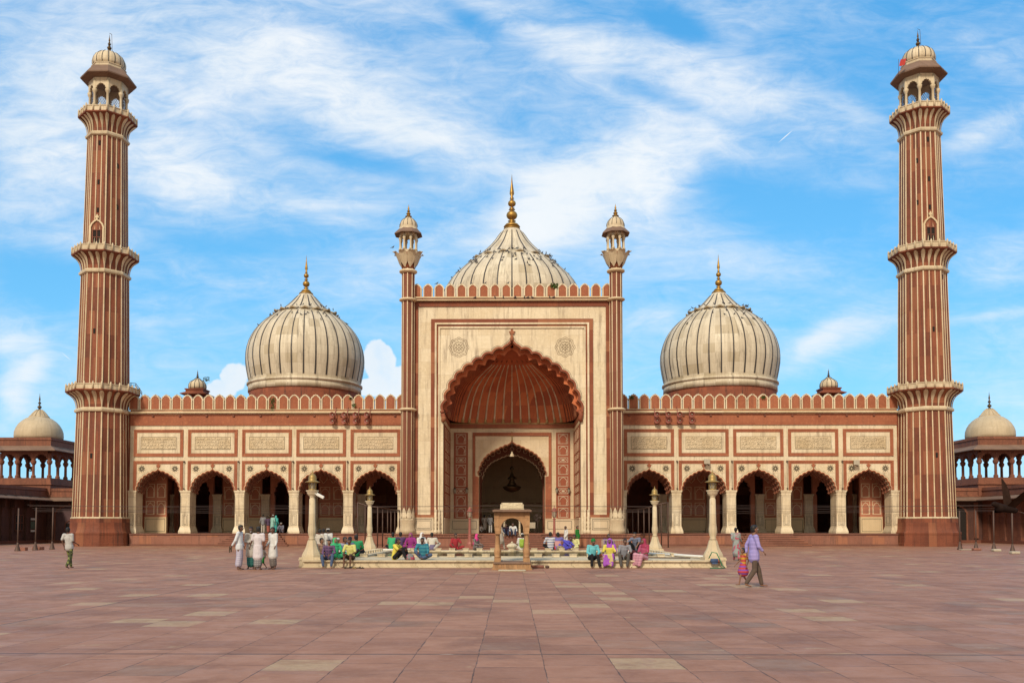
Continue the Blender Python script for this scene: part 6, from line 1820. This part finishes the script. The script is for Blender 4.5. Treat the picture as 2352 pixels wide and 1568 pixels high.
# left end of the pool
YL = 36.62
def ledge(px, label, rz=0, y=0, **k): return person(gx(px, 36.9), 36.92 + y, 0, RAD(rz), 'ledge', label, **k)
def onpool(px, Y, kind, face, label, **k): return person(gx(px, Y), Y, PT + .005, RAD(face), kind, label, **k)
PP(733, 1289, 'stand', 170, 'man in beige shirt standing behind the near left lamp post', H=1.55, top=OFFW, hem=.1, legs=BRN, skin='b')
PP(744, 1286, 'stand', 180, 'bareheaded man in white shirt and mustard cloth standing left of the pool', H=1.56, top=WHT, sleeve='half', hem=.1, lung=C((.45, .22, .02)), skin='b')
PP(755.5, 1285, 'stand', 185, 'man in white shirt and white skullcap standing left of the pool', H=1.58, top=WHT, sleeve='half', hem=.15, legs=OFFW, cap=WHT, skin='b')
onpool(734, 37.9, 'cross', 60, 'man in peach shirt sitting cross legged by the near left lamp post', H=1.7, top=C((.62, .32, .20)), sleeve='short', legs=OFFW, skin='a')
ledge(754, 'man in purple checked shirt and blue jeans sitting at the left pool edge', 5, H=1.62, top=C((.075, .05, .12), (.15, .08, .16), 8, 'check'), sleeve='long', legs=JEANS, skin='a')
onpool(769, 37.6, 'cross', 30, 'woman under a bright green headscarf sitting on the pool ledge', H=1.7, top=C((.02, .45, .18)), scarf=C((.02, .50, .18)), legs=C((.02, .45, .18)), skin='a')
onpool(779, 38.5, 'cross', -20, 'man in white shirt and cap sitting right of the green headscarf', H=1.7, top=WHT, legs=BLK, cap=WHT, skin='a')
onpool(789, 38.0, 'cross', 60, 'man in pale blue checked shirt turned right, among the group at the left pool edge', H=1.74, top=C((.45, .46, .52), (.3, .32, .45), 8, 'check'), legs=BLK, skin='b')
onpool(799, 39.8, 'cross', 150, 'dark haired man in blue shirt sitting behind the yellow shirted man', H=1.74, top=C((.10, .14, .28)), legs=BLK, skin='b')
ledge(806, 'man in pale yellow shirt and brown shorts, bare legs down the left pool edge', -8, H=1.68, top=C((.62, .58, .14)), sleeve='half', legs=(C((.085, .05, .04)),), skin='b')
onpool(817.5, 41.0, 'cross', 200, 'man in green shirt seen from behind on the left terrace of the pool', H=1.9, top=C((.02, .38, .13)), legs=BLK, skin='b')
# right of it
onpool(909, 37.2, 'hug', 70, 'young man in bright yellow T shirt hugging his knees on the pool ledge', H=1.72, top=C((.75, .62, .02)), sleeve='half', legs=BLK, skin='b')
onpool(973, 37.4, 'cross', 0, 'young man in teal striped shirt sitting cross legged on the pool ledge', H=1.74, top=C((.03, .24, .30), (.02, .13, .2), 7), legs=JEANS, skin='b')
YF = 52.6
onpool(899, YF, 'cross', 170, 'person in green top sitting at the far pool rim, leftmost there', H=1.95, top=C((.02, .40, .15)), legs=BLK, skin='b')
onpool(920, YF, 'cross', 190, 'person in dark purple shirt at the far pool rim next to the one in green', H=2.0, top=C((.09, .04, .13)), legs=BLK, skin='b')
onpool(945, YF, 'cross', 0, 'woman in magenta headscarf and dress at the far pool rim', H=1.9, top=C((.28, .01, .18)), scarf=C((.32, .01, .22)), lung=C((.28, .01, .18)), skin='a')
onpool(966.5, YF, 'cross', 40, 'woman in long white headscarf at the far pool rim', H=1.95, top=WHT, scarf=C((.66, .64, .64)), lung=WHT, skin='a')
onpool(992, YF, 'cross', 180, 'person in white shirt with dark chest stripes at the far pool rim', H=1.95, top=C((.58, .52, .42), (.10, .08, .20), 1.6), sleeve='half', legs=OFFW, skin='b')
onpool(1044.5, YF - .2, 'cross', 20, 'man in deep red shirt washing at the far pool rim', H=1.85, top=C((.36, .01, .02)), sleeve='half', legs=C((.36, .01, .02)), skin='b')
onpool(1092, YF, 'cross', 60, 'woman with hot pink headscarf and grey shawl at the far pool rim', H=1.8, top=C((.18, .14, .13)), scarf=C((.72, .01, .22)), legs=C((.18, .14, .13)), skin='b')
onpool(1150.5, 53.0, 'walk', 100, 'thin man in beige kurta walking behind the left column of the stone gateway', H=1.62, top=C((.36, .29, .23)), hem=.35, legs=C((.36, .29, .23)), skin='b')
person(gx(1164, 71.8), 71.75, FL - .17, RAD(-5), 'squat', 'man in dark top and jeans sitting at the head of the central stair, left one', H=1.72, top=C((.03, .015, .03)), legs=JEANS, skin='b')
person(gx(1179.5, 71.8), 71.75, FL - .17, 0, 'squat', 'man in white shirt with dark braces sitting at the head of the central stair', H=1.85, top=WHT, legs=JEANS, skin='b')
onpool(1197.5, YF, 'cross', 180, 'man in white cap carrying a lime green backpack at the far pool rim', H=1.9, top=WHT, legs=OFFW, cap=WHT, bag=C((.28, .42, .02)), skin='b')
onpool(1265, YF, 'cross', 185, 'man in blue and white striped shirt seen from behind at the far pool rim', H=2.0, top=C((.58, .56, .56), (.13, .15, .28), 8), sleeve='half', legs=BLK, skin='b')
onpool(1281.5, YF, 'cross', 175, 'person in pink, blue and red banded shirt seen from behind at the far pool rim', H=2.0, top=C((.55, .25, .25), (.08, .10, .35), 2.2), sleeve='half', legs=C((.6, .02, .03)), skin='b')
onpool(1295, YF, 'lean', 0, 'person in bright blue leaning sideways at the far pool rim', H=1.8, top=C((.06, .05, .50)), legs=C((.06, .05, .55)), skin='b')
x_, y_ = gx(1299.5, 71.2), 71.2; person(x_, y_, 0, RAD(-70), 'stand', 'boy in long white kurta standing before the portal steps on the right', H=1.75, top=WHT, hem=.6, legs=WHT, skin='b')
x_, y_ = gx(1327, 71.4), 71.4; person(x_, y_, 0, RAD(60), 'stand', 'man in green shirt standing before the plinth right of the portal steps', H=1.76, top=C((.015, .22, .025)), hem=.12, legs=BLK, skin='a')
onpool(1322, YF, 'cross', -40, 'person in pale yellow dress sitting at the far pool rim on the right', H=1.75, top=C((.60, .55, .20)), legs=C((.65, .60, .25)), skin='b')
ledge(1359.5, 'man in turquoise shirt, brown waistcoat and green turban sitting at the right pool edge', 12, H=1.66, top=C((.10, .50, .55)), legs=BLK, turban=C((.01, .20, .04)), skin='b')
ledge(1401, 'woman in yellow sari with violet drape sitting at the right pool edge', -15, H=1.68, top=C((.70, .58, .03)), sleeve='half', scarf=C((.38, .05, .55)), lung=C((.36, .05, .50), (.55, .48, .12), 3, 'patch'), skin='b')
ledge(1431.5, 'man in grey shirt and dark trousers with elbows on knees at the right pool edge', 0, H=1.66, top=C((.24, .24, .27)), sleeve='half', legs=C((.10, .09, .08)), skin='b')
ledge(1479, 'woman in pink sari with crimson scarf sitting at the right end of the pool edge', -50, H=1.66, top=C((.45, .06, .14)), sleeve='half', scarf=C((.38, .02, .08)), lung=C((.50, .20, .28), (.58, .30, .36), 9), skin='b')
onpool(1461, 46.0, 'squat', -30, 'man in blue grey shirt crouching with arms folded on his knees behind the pink sari', H=1.9, top=C((.14, .15, .22)), sleeve='half', legs=BLK, skin='a')
onpool(1395.5, 48.5, 'squat', 10, 'person in violet top behind the wire cage', H=1.7, top=C((.16, .06, .2)), legs=BLK, skin='b')
for i, (px, Y, kind, lab, tp) in enumerate(((1113, 83.6, 'stand', 'man in pale kurta standing deep inside the portal doorway, left one', OFFW), (1126.5, 83.0, 'stand', 'man in grey shirt and white trousers standing inside the portal doorway', GREY), (1101.5, 82.6, 'cross', 'figure in white sitting on the floor just inside the portal doorway', WHT))):
    person(gx(px, Y), Y, FL, RAD(160 if kind == 'stand' else 40), kind, lab, H=1.68, top=tp, hem=.5 if i == 0 else .1, legs=WHT if i == 1 else BRN, cap=BLK if i < 2 else None, skin='b')

# things people have with them
def bagm(name, label, cat, x, y, z, w, d, h, m, rz=0):
    t = thing(name, label, cat, (x, y, z), rz); b = MB()
    ell_loft(b, V(0, 0, h * .25), V(0, 0, h * .72), (w / 2, d / 2), (w / 2 * .85, d / 2 * .8), 14); ell_loft(b, V(0, -d * .4, h * .2), V(0, -d * .4, h * .4), (w * .36, d * .2), (w * .34, d * .2), 10)
    fuse(b, .014).build('bag_body', m, t); b = MB(); b.tube([(-w * .15, 0, h * .95), (0, 0, h * 1.12), (w * .15, 0, h * .95)], .012, 5); b.build('strap', BLK, t); return t
bagm('bag', 'maroon backpack standing on the pool edge left of the pink sari', 'backpack', gx(1454, 37.1), 37.15, PT, .44, .26, .44, C((.075, .015, .02)))
bagm('bag', 'red and grey backpack lying at the feet of the yellow T shirt', 'backpack', gx(942, 37.0), 37.0, PT, .42, .3, .2, C((.2, .2, .2), (.4, .03, .08), 6, 'patch'), .2)
bagm('bag', 'white bag with red pattern behind the man in grey at the right pool edge', 'bag', gx(1448, 39.3), 39.3, PT, .5, .28, .38, C((.55, .52, .48), (.5, .05, .05), 5, 'patch'))
bagm('bag', 'brown bag topped with a red cloth on the terrace near the back left lamp post', 'bag', gx(827, 47.0), 47.0, PT, .5, .4, .34, C((.10, .04, .03)))
b = MB(); b.ball((gx(822, 47), 46.95, PT + .36), .17, 8, 0, (1.3, 1, .5)); tag(b.build('cloth_bundle', C((.6, .05, .03))), 'red cloth heaped on the brown bag', 'cloth')
bagm('bag', 'patterned tan bag on the far rim beside the person in blue', 'bag', gx(1287, 52.0), 52.0, PT, .5, .25, .28, C((.30, .22, .13), (.03, .02, .02), 9, 'patch'))
bagm('bag', 'small orange and red bundle beside the man in turquoise', 'bag', gx(1378, 37.2), 37.2, PT, .3, .2, .26, C((.5, .12, .04), (.6, .4, .3), 5, 'patch'))
for i in range(7):
    px = 794 + i * 6.2 + (i % 2) * 2; Y = 36.1 + (i % 3) * .16
    b = MB(); b.M = Matrix.Translation((gx(px, Y), Y, 0)) @ Matrix.Rotation(i * 1.3, 4, 'Z'); ell_loft(b, V(0, -.09, .022), V(0, .09, .022), (.048, .02), (.038, .02), 10)
    b.tube([(-.045, -.02, .03), (0, -.06, .075), (.045, -.02, .03)], .01, 5); b.M = None
    lab = ['black sandal lying before the pool edge', 'tan yellow sandal among the dark ones before the pool edge'][i == 3]
    tag(b.build('sandal', C((.35, .22, .04)) if i == 3 else C((.03, .03, .02))), lab, 'sandal', 'sandals left before the pool edge')

# ------------------------------------------------------------------ pigeons
def pigeon_mesh():
    b = MB(); ell_loft(b, V(0, -.06, .12), V(0, .08, .09), (.055, .055), (.035, .03), 8); ell_loft(b, V(0, -.09, .15), V(0, -.115, .21), .03, .028, 8)
    ell_loft(b, V(0, .1, .08), V(0, .2, .05), (.03, .012), (.035, .006), 6); b.tube([(0, -.14, .21), (0, -.165, .205)], [.01, .003], 4)
    for s in (-1, 1): b.tube([(s * .02, -.01, .08), (s * .02, -.02, 0)], .006, 4)
    return b
pg = pigeon_mesh(); P0 = None
def pigeon(x, y, z, label, grp, sc=1.02):
    global P0
    if P0 is None: P0 = pg.build('pigeon', 'pigeon'); o = P0
    else: o = P0.copy(); COL.objects.link(o)
    o.location = (x, y, z); o.rotation_euler = (0, 0, rnd.uniform(0, 2 * PI)); o.scale = (sc, sc, sc); tag(o, label, 'pigeon', grp)
def on_dome(prof, cx, Yc, n, zlo, zhi, label, grp, seed):
    r = random.Random(seed)
    for i in range(n):
        z = zhi - (zhi - zlo) * abs(r.gauss(0, .45)); z = max(z, zlo)
        a = -PI / 2 + r.uniform(-1.35, 1.45)
        rad = 0
        for (r0, z0), (r1, z1) in zip(prof, prof[1:]):
            if z0 <= z <= z1: rad = r0 + (r1 - r0) * (z - z0) / (z1 - z0)
        pigeon(cx + (rad + .02) * math.cos(a), Yc + (rad + .02) * math.sin(a), z + .0, label, grp)
zr0_ = zz(604, D0)
on_dome(cp, 0, D0, 62, zr0_ - 2.1, zr0_ - .15, 'pigeon on the pale slope below the ring of the central dome', 'pigeons on the central dome', 1)
on_dome(sp, -XD, D1, 26, zr - 1.6, zr - .12, 'pigeon below the ring of the left dome', 'pigeons on the left dome', 2)
on_dome(sp, XD, D1, 34, zr - 1.9, zr - .12, 'pigeon below the ring of the right dome', 'pigeons on the right dome', 3)
for cx, Yc, rr, z, n, lab, grp, sd in ((0, D0, 87 * k0, zr0_, 26, 'pigeon perched on the leaf ring of the central dome', 'pigeons on the central ring', 4), (-XD, D1, 66 * k1, zr, 14, 'pigeon perched on the leaf ring of the left dome', 'pigeons on the left ring', 5), (XD, D1, 66 * k1, zr, 18, 'pigeon perched on the leaf ring of the right dome', 'pigeons on the right ring', 6)):
    r = random.Random(sd)
    for i in range(n):
        a = -PI / 2 + r.uniform(-1.5, 1.5); q = rr + r.uniform(-.1, .35); pigeon(cx + q * math.cos(a), Yc + q * math.sin(a), z + .22, lab, grp)
for px in (1205, 1272, 1212, 1224, 1137, 1182, 1185, 1156, 1264, 1090): pigeon(xx(px, YP - .3), YP - .3, zp(687.8) + .0, 'pigeon sitting on the cornice above the portal', 'pigeons on the portal cornice')
pigeon(-9.9, YP - .5, zz(575, YP, 920), 'pigeon on the petal tip of the left portal turret', None)
for px in (1001, 1113, 1166, 1083): pigeon(xx(px, YP + .2), YP + .25, zp(651.5), 'pigeon on top of a merlon above the portal', 'pigeons on the merlons')

# big blurred bird close to the camera at the right edge, built at rest in mid flight
t = thing('bird', 'dark brown bird flying past close to the camera at the right edge', 'bird', (xx(2312, 8.0), 8.0, zz(1168, 8.0, 2312)), RAD(70)); t.rotation_euler = (RAD(-8), RAD(12), RAD(-72)); t.scale = (1.1, 1.1, 1.1)
b = MB(); ell_loft(b, V(0, -.07, 0), V(0, .09, 0), (.04, .038), (.03, .025), 10); ell_loft(b, V(0, -.10, .015), V(0, -.135, .02), .024, .022, 8); b.tube([(0, -.15, .018), (0, -.175, .012)], [.009, .002], 5)
fuse(b, .008).build('body', plain('bird feathers', (.02, .012, .010), .9, 0, .5, 30, .03), t)
for s in (-1, 1):
    b = MB(); vs = []
    for j, (u, ch, up) in enumerate(((0, .08, 0), (.08, .09, .03), (.17, .075, .05), (.25, .045, .04), (.31, .012, .02))):
        for q in (-.35, .1, .65): vs.append((s * u * .55, q * ch + .01 + u * .15, u * .72 + up * .5 + (.008 if q == .1 else 0)))
    m = len(vs); vs += [(x, y, z - .004) for x, y, z in vs]
    b.add(vs, [(j * 3 + i, j * 3 + i + 1, j * 3 + i + 4, j * 3 + i + 3) for j in range(4) for i in range(2)] + [(m + j * 3 + i, m + j * 3 + i + 3, m + j * 3 + i + 4, m + j * 3 + i + 1) for j in range(4) for i in range(2)], 0, True)
    b.build('wing', plain('wing feathers', (.03, .015, .010), .9, 0, .6, 25, .03), t)
b = MB(); b.add([(-.018, .09, 0), (.018, .09, 0), (.05, .22, -.01), (-.05, .22, -.01), (0, .23, -.006)], [(0, 1, 2, 4, 3)]); b.build('tail', plain('tail feathers', (.16, .09, .045), .8, 0, .4, 20), t)

# ------------------------------------------------------------------ weeds growing from the masonry
def weed(x, y, z, r, n, label, droop=0):
    t = thing('weed', label, 'plant', (x, y, z)); rr = random.Random(int(x * 10) + n)
    b = MB(); c = MB()
    for i in range(n):
        a = rr.uniform(0, 2 * PI); u = rr.random() ** .5 * r; p = V(u * math.cos(a), -.05 - abs(u * math.sin(a)) * .5, rr.uniform(-droop, r * 1.2)); s = rr.uniform(.05, .1)
        d1 = V(rr.uniform(-1, 1), rr.uniform(-1, 1), rr.uniform(-1, 1)).normalized(); d2 = d1.cross(V(.3, .5, .8)).normalized() * .5
        b.add([p - d1 * s, p + d2 * s, p + d1 * s, p - d2 * s], [(0, 1, 2, 3)], 0)
        if i % 6 == 0: c.tube([(0, 0, 0), p * .5 + V(0, 0, .03), p], .008, 3)
    b.build('foliage', 'leaf', t); c.build('stem', 'brick', t)
weed(xx(1274, YP), YP + .1, zp(662), .32, 130, 'leafy green weed growing between merlons above the portal right of centre')
weed(xx(623, YW), YW - .02, zt(920), .22, 130, 'trailing green weed down the parapet of the left wing', 1.0)
weed(xx(812, YW), YW - .02, zt(934), .2, 60, 'small green weed on the left parapet close to the portal')
weed(xx(803, YW), YW - .02, zt(917), .14, 40, 'tiny weed on the left parapet above the horn speakers')
weed(xx(1451, YW), YW - .02, zt(918), .25, 60, 'green weed on the right parapet next to the portal')
weed(xx(1756, YW), YW - .02, zt(917), .2, 60, 'green weed between merlons of the right parapet')
weed(xx(466, 97), 97.6, zz(877, 98, 466), .4, 90, 'bushy weed growing on the left roof kiosk dome')

# ------------------------------------------------------------------ light and sky
SUN_EL = RAD(38); SUN_AZ = RAD(-20)      # azimuth measured from straight behind the camera, towards the left
sd = bpy.data.lights.new('sun', 'SUN'); sun = bpy.data.objects.new('sun', sd); COL.objects.link(sun)
sd.energy = SUN_E; sd.angle = RAD(9); sd.color = (1.0, .89, .72)
dirv = Vector((math.sin(SUN_AZ) * math.cos(SUN_EL), -math.cos(SUN_AZ) * math.cos(SUN_EL), math.sin(SUN_EL)))
sun.rotation_euler = dirv.to_track_quat('Z', 'Y').to_euler()
sun.location = dirv * 150
W = bpy.data.worlds.new('World'); scene.world = W; W.use_nodes = True
N = NB(W.node_tree); bg = W.node_tree.nodes['Background']
sky = N.n('ShaderNodeTexSky'); sky.sky_type = 'NISHITA'; sky.sun_disc = False; sky.sun_elevation = SUN_EL
sky.sun_rotation = math.atan2(dirv.x, dirv.y); sky.air_density = 1.0; sky.dust_density = .4; sky.ozone_density = 2.5
D = N.n('ShaderNodeTexCoord').outputs['Generated']
ds = N.n('ShaderNodeSeparateXYZ', ins={0: D}).outputs
# direction-space chart: x/|y| and z/|y| (same chart before and behind the viewer)
ay = N.math('MAXIMUM', N.math('ABSOLUTE', ds[1]), .25)
U = N.math('DIVIDE', ds[0], ay); Vv = N.math('DIVIDE', ds[2], ay)
P2 = N.comb(U, Vv, N.math('MULTIPLY', ds[1], .4))
def blob(px, py, rx, ry, rot, amp):
    x, z = at(px, py, 1.0); z -= EYE
    m = N.n('ShaderNodeMapping', vector_type='TEXTURE'); N.nt.links.new(N.comb(U, Vv), m.inputs[0])
    m.inputs['Location'].default_value = (x, z, 0); m.inputs['Rotation'].default_value = (0, 0, RAD(rot)); m.inputs['Scale'].default_value = (rx / F * 1.0, ry / F * 1.0, 1)
    g = N.n('ShaderNodeTexGradient', gradient_type='SPHERICAL'); N.nt.links.new(m.outputs[0], g.inputs[0])
    return N.math('MULTIPLY', N.ramp(g.outputs['Fac'], 0, 1), amp)
BL = [ # px, py, rx, ry, rotation, amount : thin cirrus sheets
 (250, 200, 520, 300, -20, .34), (60, 330, 260, 260, -30, .34), (650, 130, 700, 150, -22, .30), (900, 290, 620, 110, -18, .32), (1330, 110, 420, 100, -25, .28), (1700, 200, 460, 90, -24, .28),
 (1430, 400, 330, 200, 25, .46), (1250, 480, 260, 130, 40, .36), (700, 480, 560, 60, -12, .20), (1960, 260, 220, 50, -20, .2), (430, 420, 260, 120, -35, .22),
 (2250, 110, 320, 90, -25, .22), (2260, 300, 240, 50, 28, .28), (2300, 600, 200, 90, 10, .2), (1980, 740, 190, 70, 20, .34), (1880, 780, 160, 50, 40, .22), (2300, 720, 200, 25, 8, .25),
 (60, 850, 110, 60, 40, .38), (30, 790, 120, 40, 10, .25), (40, 930, 60, 60, 50, .3), (380, 740, 150, 25, 5, .2), (560, 650, 320, 40, -6, .14), (900, 620, 260, 90, 0, .2), (1500, 740, 120, 60, 10, .18), (1160, 540, 300, 100, 10, .22), (1780, 620, 300, 60, -10, .08),
 (1600, 300, 300, 50, -22, .12)]
NEG = [(1560, 60, 170, 60, -25, .32), (1500, 215, 200, 40, -20, .25), (90, 640, 260, 120, -15, .35), (1800, 480, 360, 120, -10, .30), (1650, 420, 140, 80, 0, .1), (820, 370, 260, 40, -12, .20), (1080, 45, 140, 45, -30, .22), (2300, 480, 200, 120, 0, .18), (520, 560, 300, 60, -5, .22), (1900, 900, 400, 80, 0, .2), (1880, 380, 200, 60, 0, .12)]
acc = None
for q in BL:
    v = blob(*q); acc = v if acc is None else N.math('ADD', acc, v)
for q in NEG: acc = N.math('SUBTRACT', acc, blob(*q))
m1 = N.n('ShaderNodeMapping', ins={'Vector': P2}); m1.inputs['Rotation'].default_value = (0, 0, RAD(30)); m1.inputs['Scale'].default_value = (1.7, 5.0, 1)
n1 = N.noise(m1.outputs[0], 1.7, 10, .64, .5)
m2 = N.n('ShaderNodeMapping', ins={'Vector': P2}); m2.inputs['Rotation'].default_value = (0, 0, RAD(44)); m2.inputs['Scale'].default_value = (2.2, 9, 1)
n2 = N.noise(m2.outputs[0], 2.8, 9, .68, .8)
n3 = N.noise(P2, 3.0, 8, .6, .3)
m5 = N.n('ShaderNodeMapping', ins={'Vector': P2}); m5.inputs['Rotation'].default_value = (0, 0, RAD(35)); m5.inputs['Scale'].default_value = (7, 19, 1)
n5 = N.noise(m5.outputs[0], 2.2, 8, .65, 1.2)
tex = N.math('ADD', N.math('MULTIPLY_ADD', N.math('SUBTRACT', n5, .5), .85, N.math('MULTIPLY', N.math('SUBTRACT', n1, .5), 1.25)), N.math('ADD', N.math('MULTIPLY', N.math('SUBTRACT', n2, .5), .75), N.math('MULTIPLY', N.math('SUBTRACT', n3, .5), .75)))
dens = N.math('ADD', N.math('ADD', acc, .20), N.math('MULTIPLY', tex, N.math('MULTIPLY_ADD', acc, .8, .55)))
cov = N.ramp(dens, -.06, .86, .02, .95)
# puffy cumulus low down
cu = None
for q in ((872, 830, 62, 95, 10, 1.3), (905, 880, 85, 70, 0, 1.2), (535, 865, 60, 62, 0, 1.1), (505, 895, 70, 50, 0, 1.1), (850, 890, 80, 40, 0, 1.0)):
    v = blob(*q); cu = v if cu is None else N.math('MAXIMUM', cu, v)
n4 = N.noise(P2, 22, 7, .6, .2)
cum = N.ramp(N.math('ADD', cu, N.math('MULTIPLY', N.math('SUBTRACT', n4, .5), 1.1)), .42, .62)
cov = N.math('MAXIMUM', cov, N.math('MULTIPLY', cum, N.ramp(n4, .3, .6, .78, .97)))
# contrail
for q in ((1805, 313, 34, 1.6, 41, 2.2), (152, 818, 30, 2.5, -40, 1.2)):
    cov = N.math('MAXIMUM', cov, N.math('MULTIPLY', blob(*q), .6, clamp=True))
cov = N.math('MULTIPLY', cov, N.ramp(ds[2], -.02, .03))
el = N.math('MAXIMUM', ds[2], 0.0)
blue = N.mix(.72, N.mix(1.0, sky.outputs[0], SKY_TINT, 'MULTIPLY'), N.mix(N.ramp(Vv, .02, .62), (1.9, 5.8, 9.0), (.6, 4.0, 8.3)))
hz = N.mix(N.ramp(Vv, .30, 0.0, 0, .3), blue, (4.6, 7.2, 9.3))
cloudc = N.mix(N.ramp(n3, .35, .7), (8.2, 9.0, 9.7), (9.8, 10.0, 10.1))
fin = N.mix(cov, hz, N.mix(1.0, cloudc, (CLOUD_E,) * 3, 'MULTIPLY'))
# behind the viewer: unseen warm cloud veil, added to warm the light on the facade
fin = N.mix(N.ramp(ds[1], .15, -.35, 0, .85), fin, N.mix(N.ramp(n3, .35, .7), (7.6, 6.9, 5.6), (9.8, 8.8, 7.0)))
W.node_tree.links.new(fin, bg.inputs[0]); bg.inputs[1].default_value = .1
scene.view_settings.view_transform = 'Standard'; scene.view_settings.look = 'None'; scene.view_settings.exposure = EXPOSURE; scene.view_settings.gamma = 1
for o in scene.objects:
    for kx in ('_local', '_base', '_tmpl'):
        if kx in o: del o[kx]
scene.cycles.max_bounces = 6; scene.cycles.diffuse_bounces = 4; scene.cycles.use_denoising = True
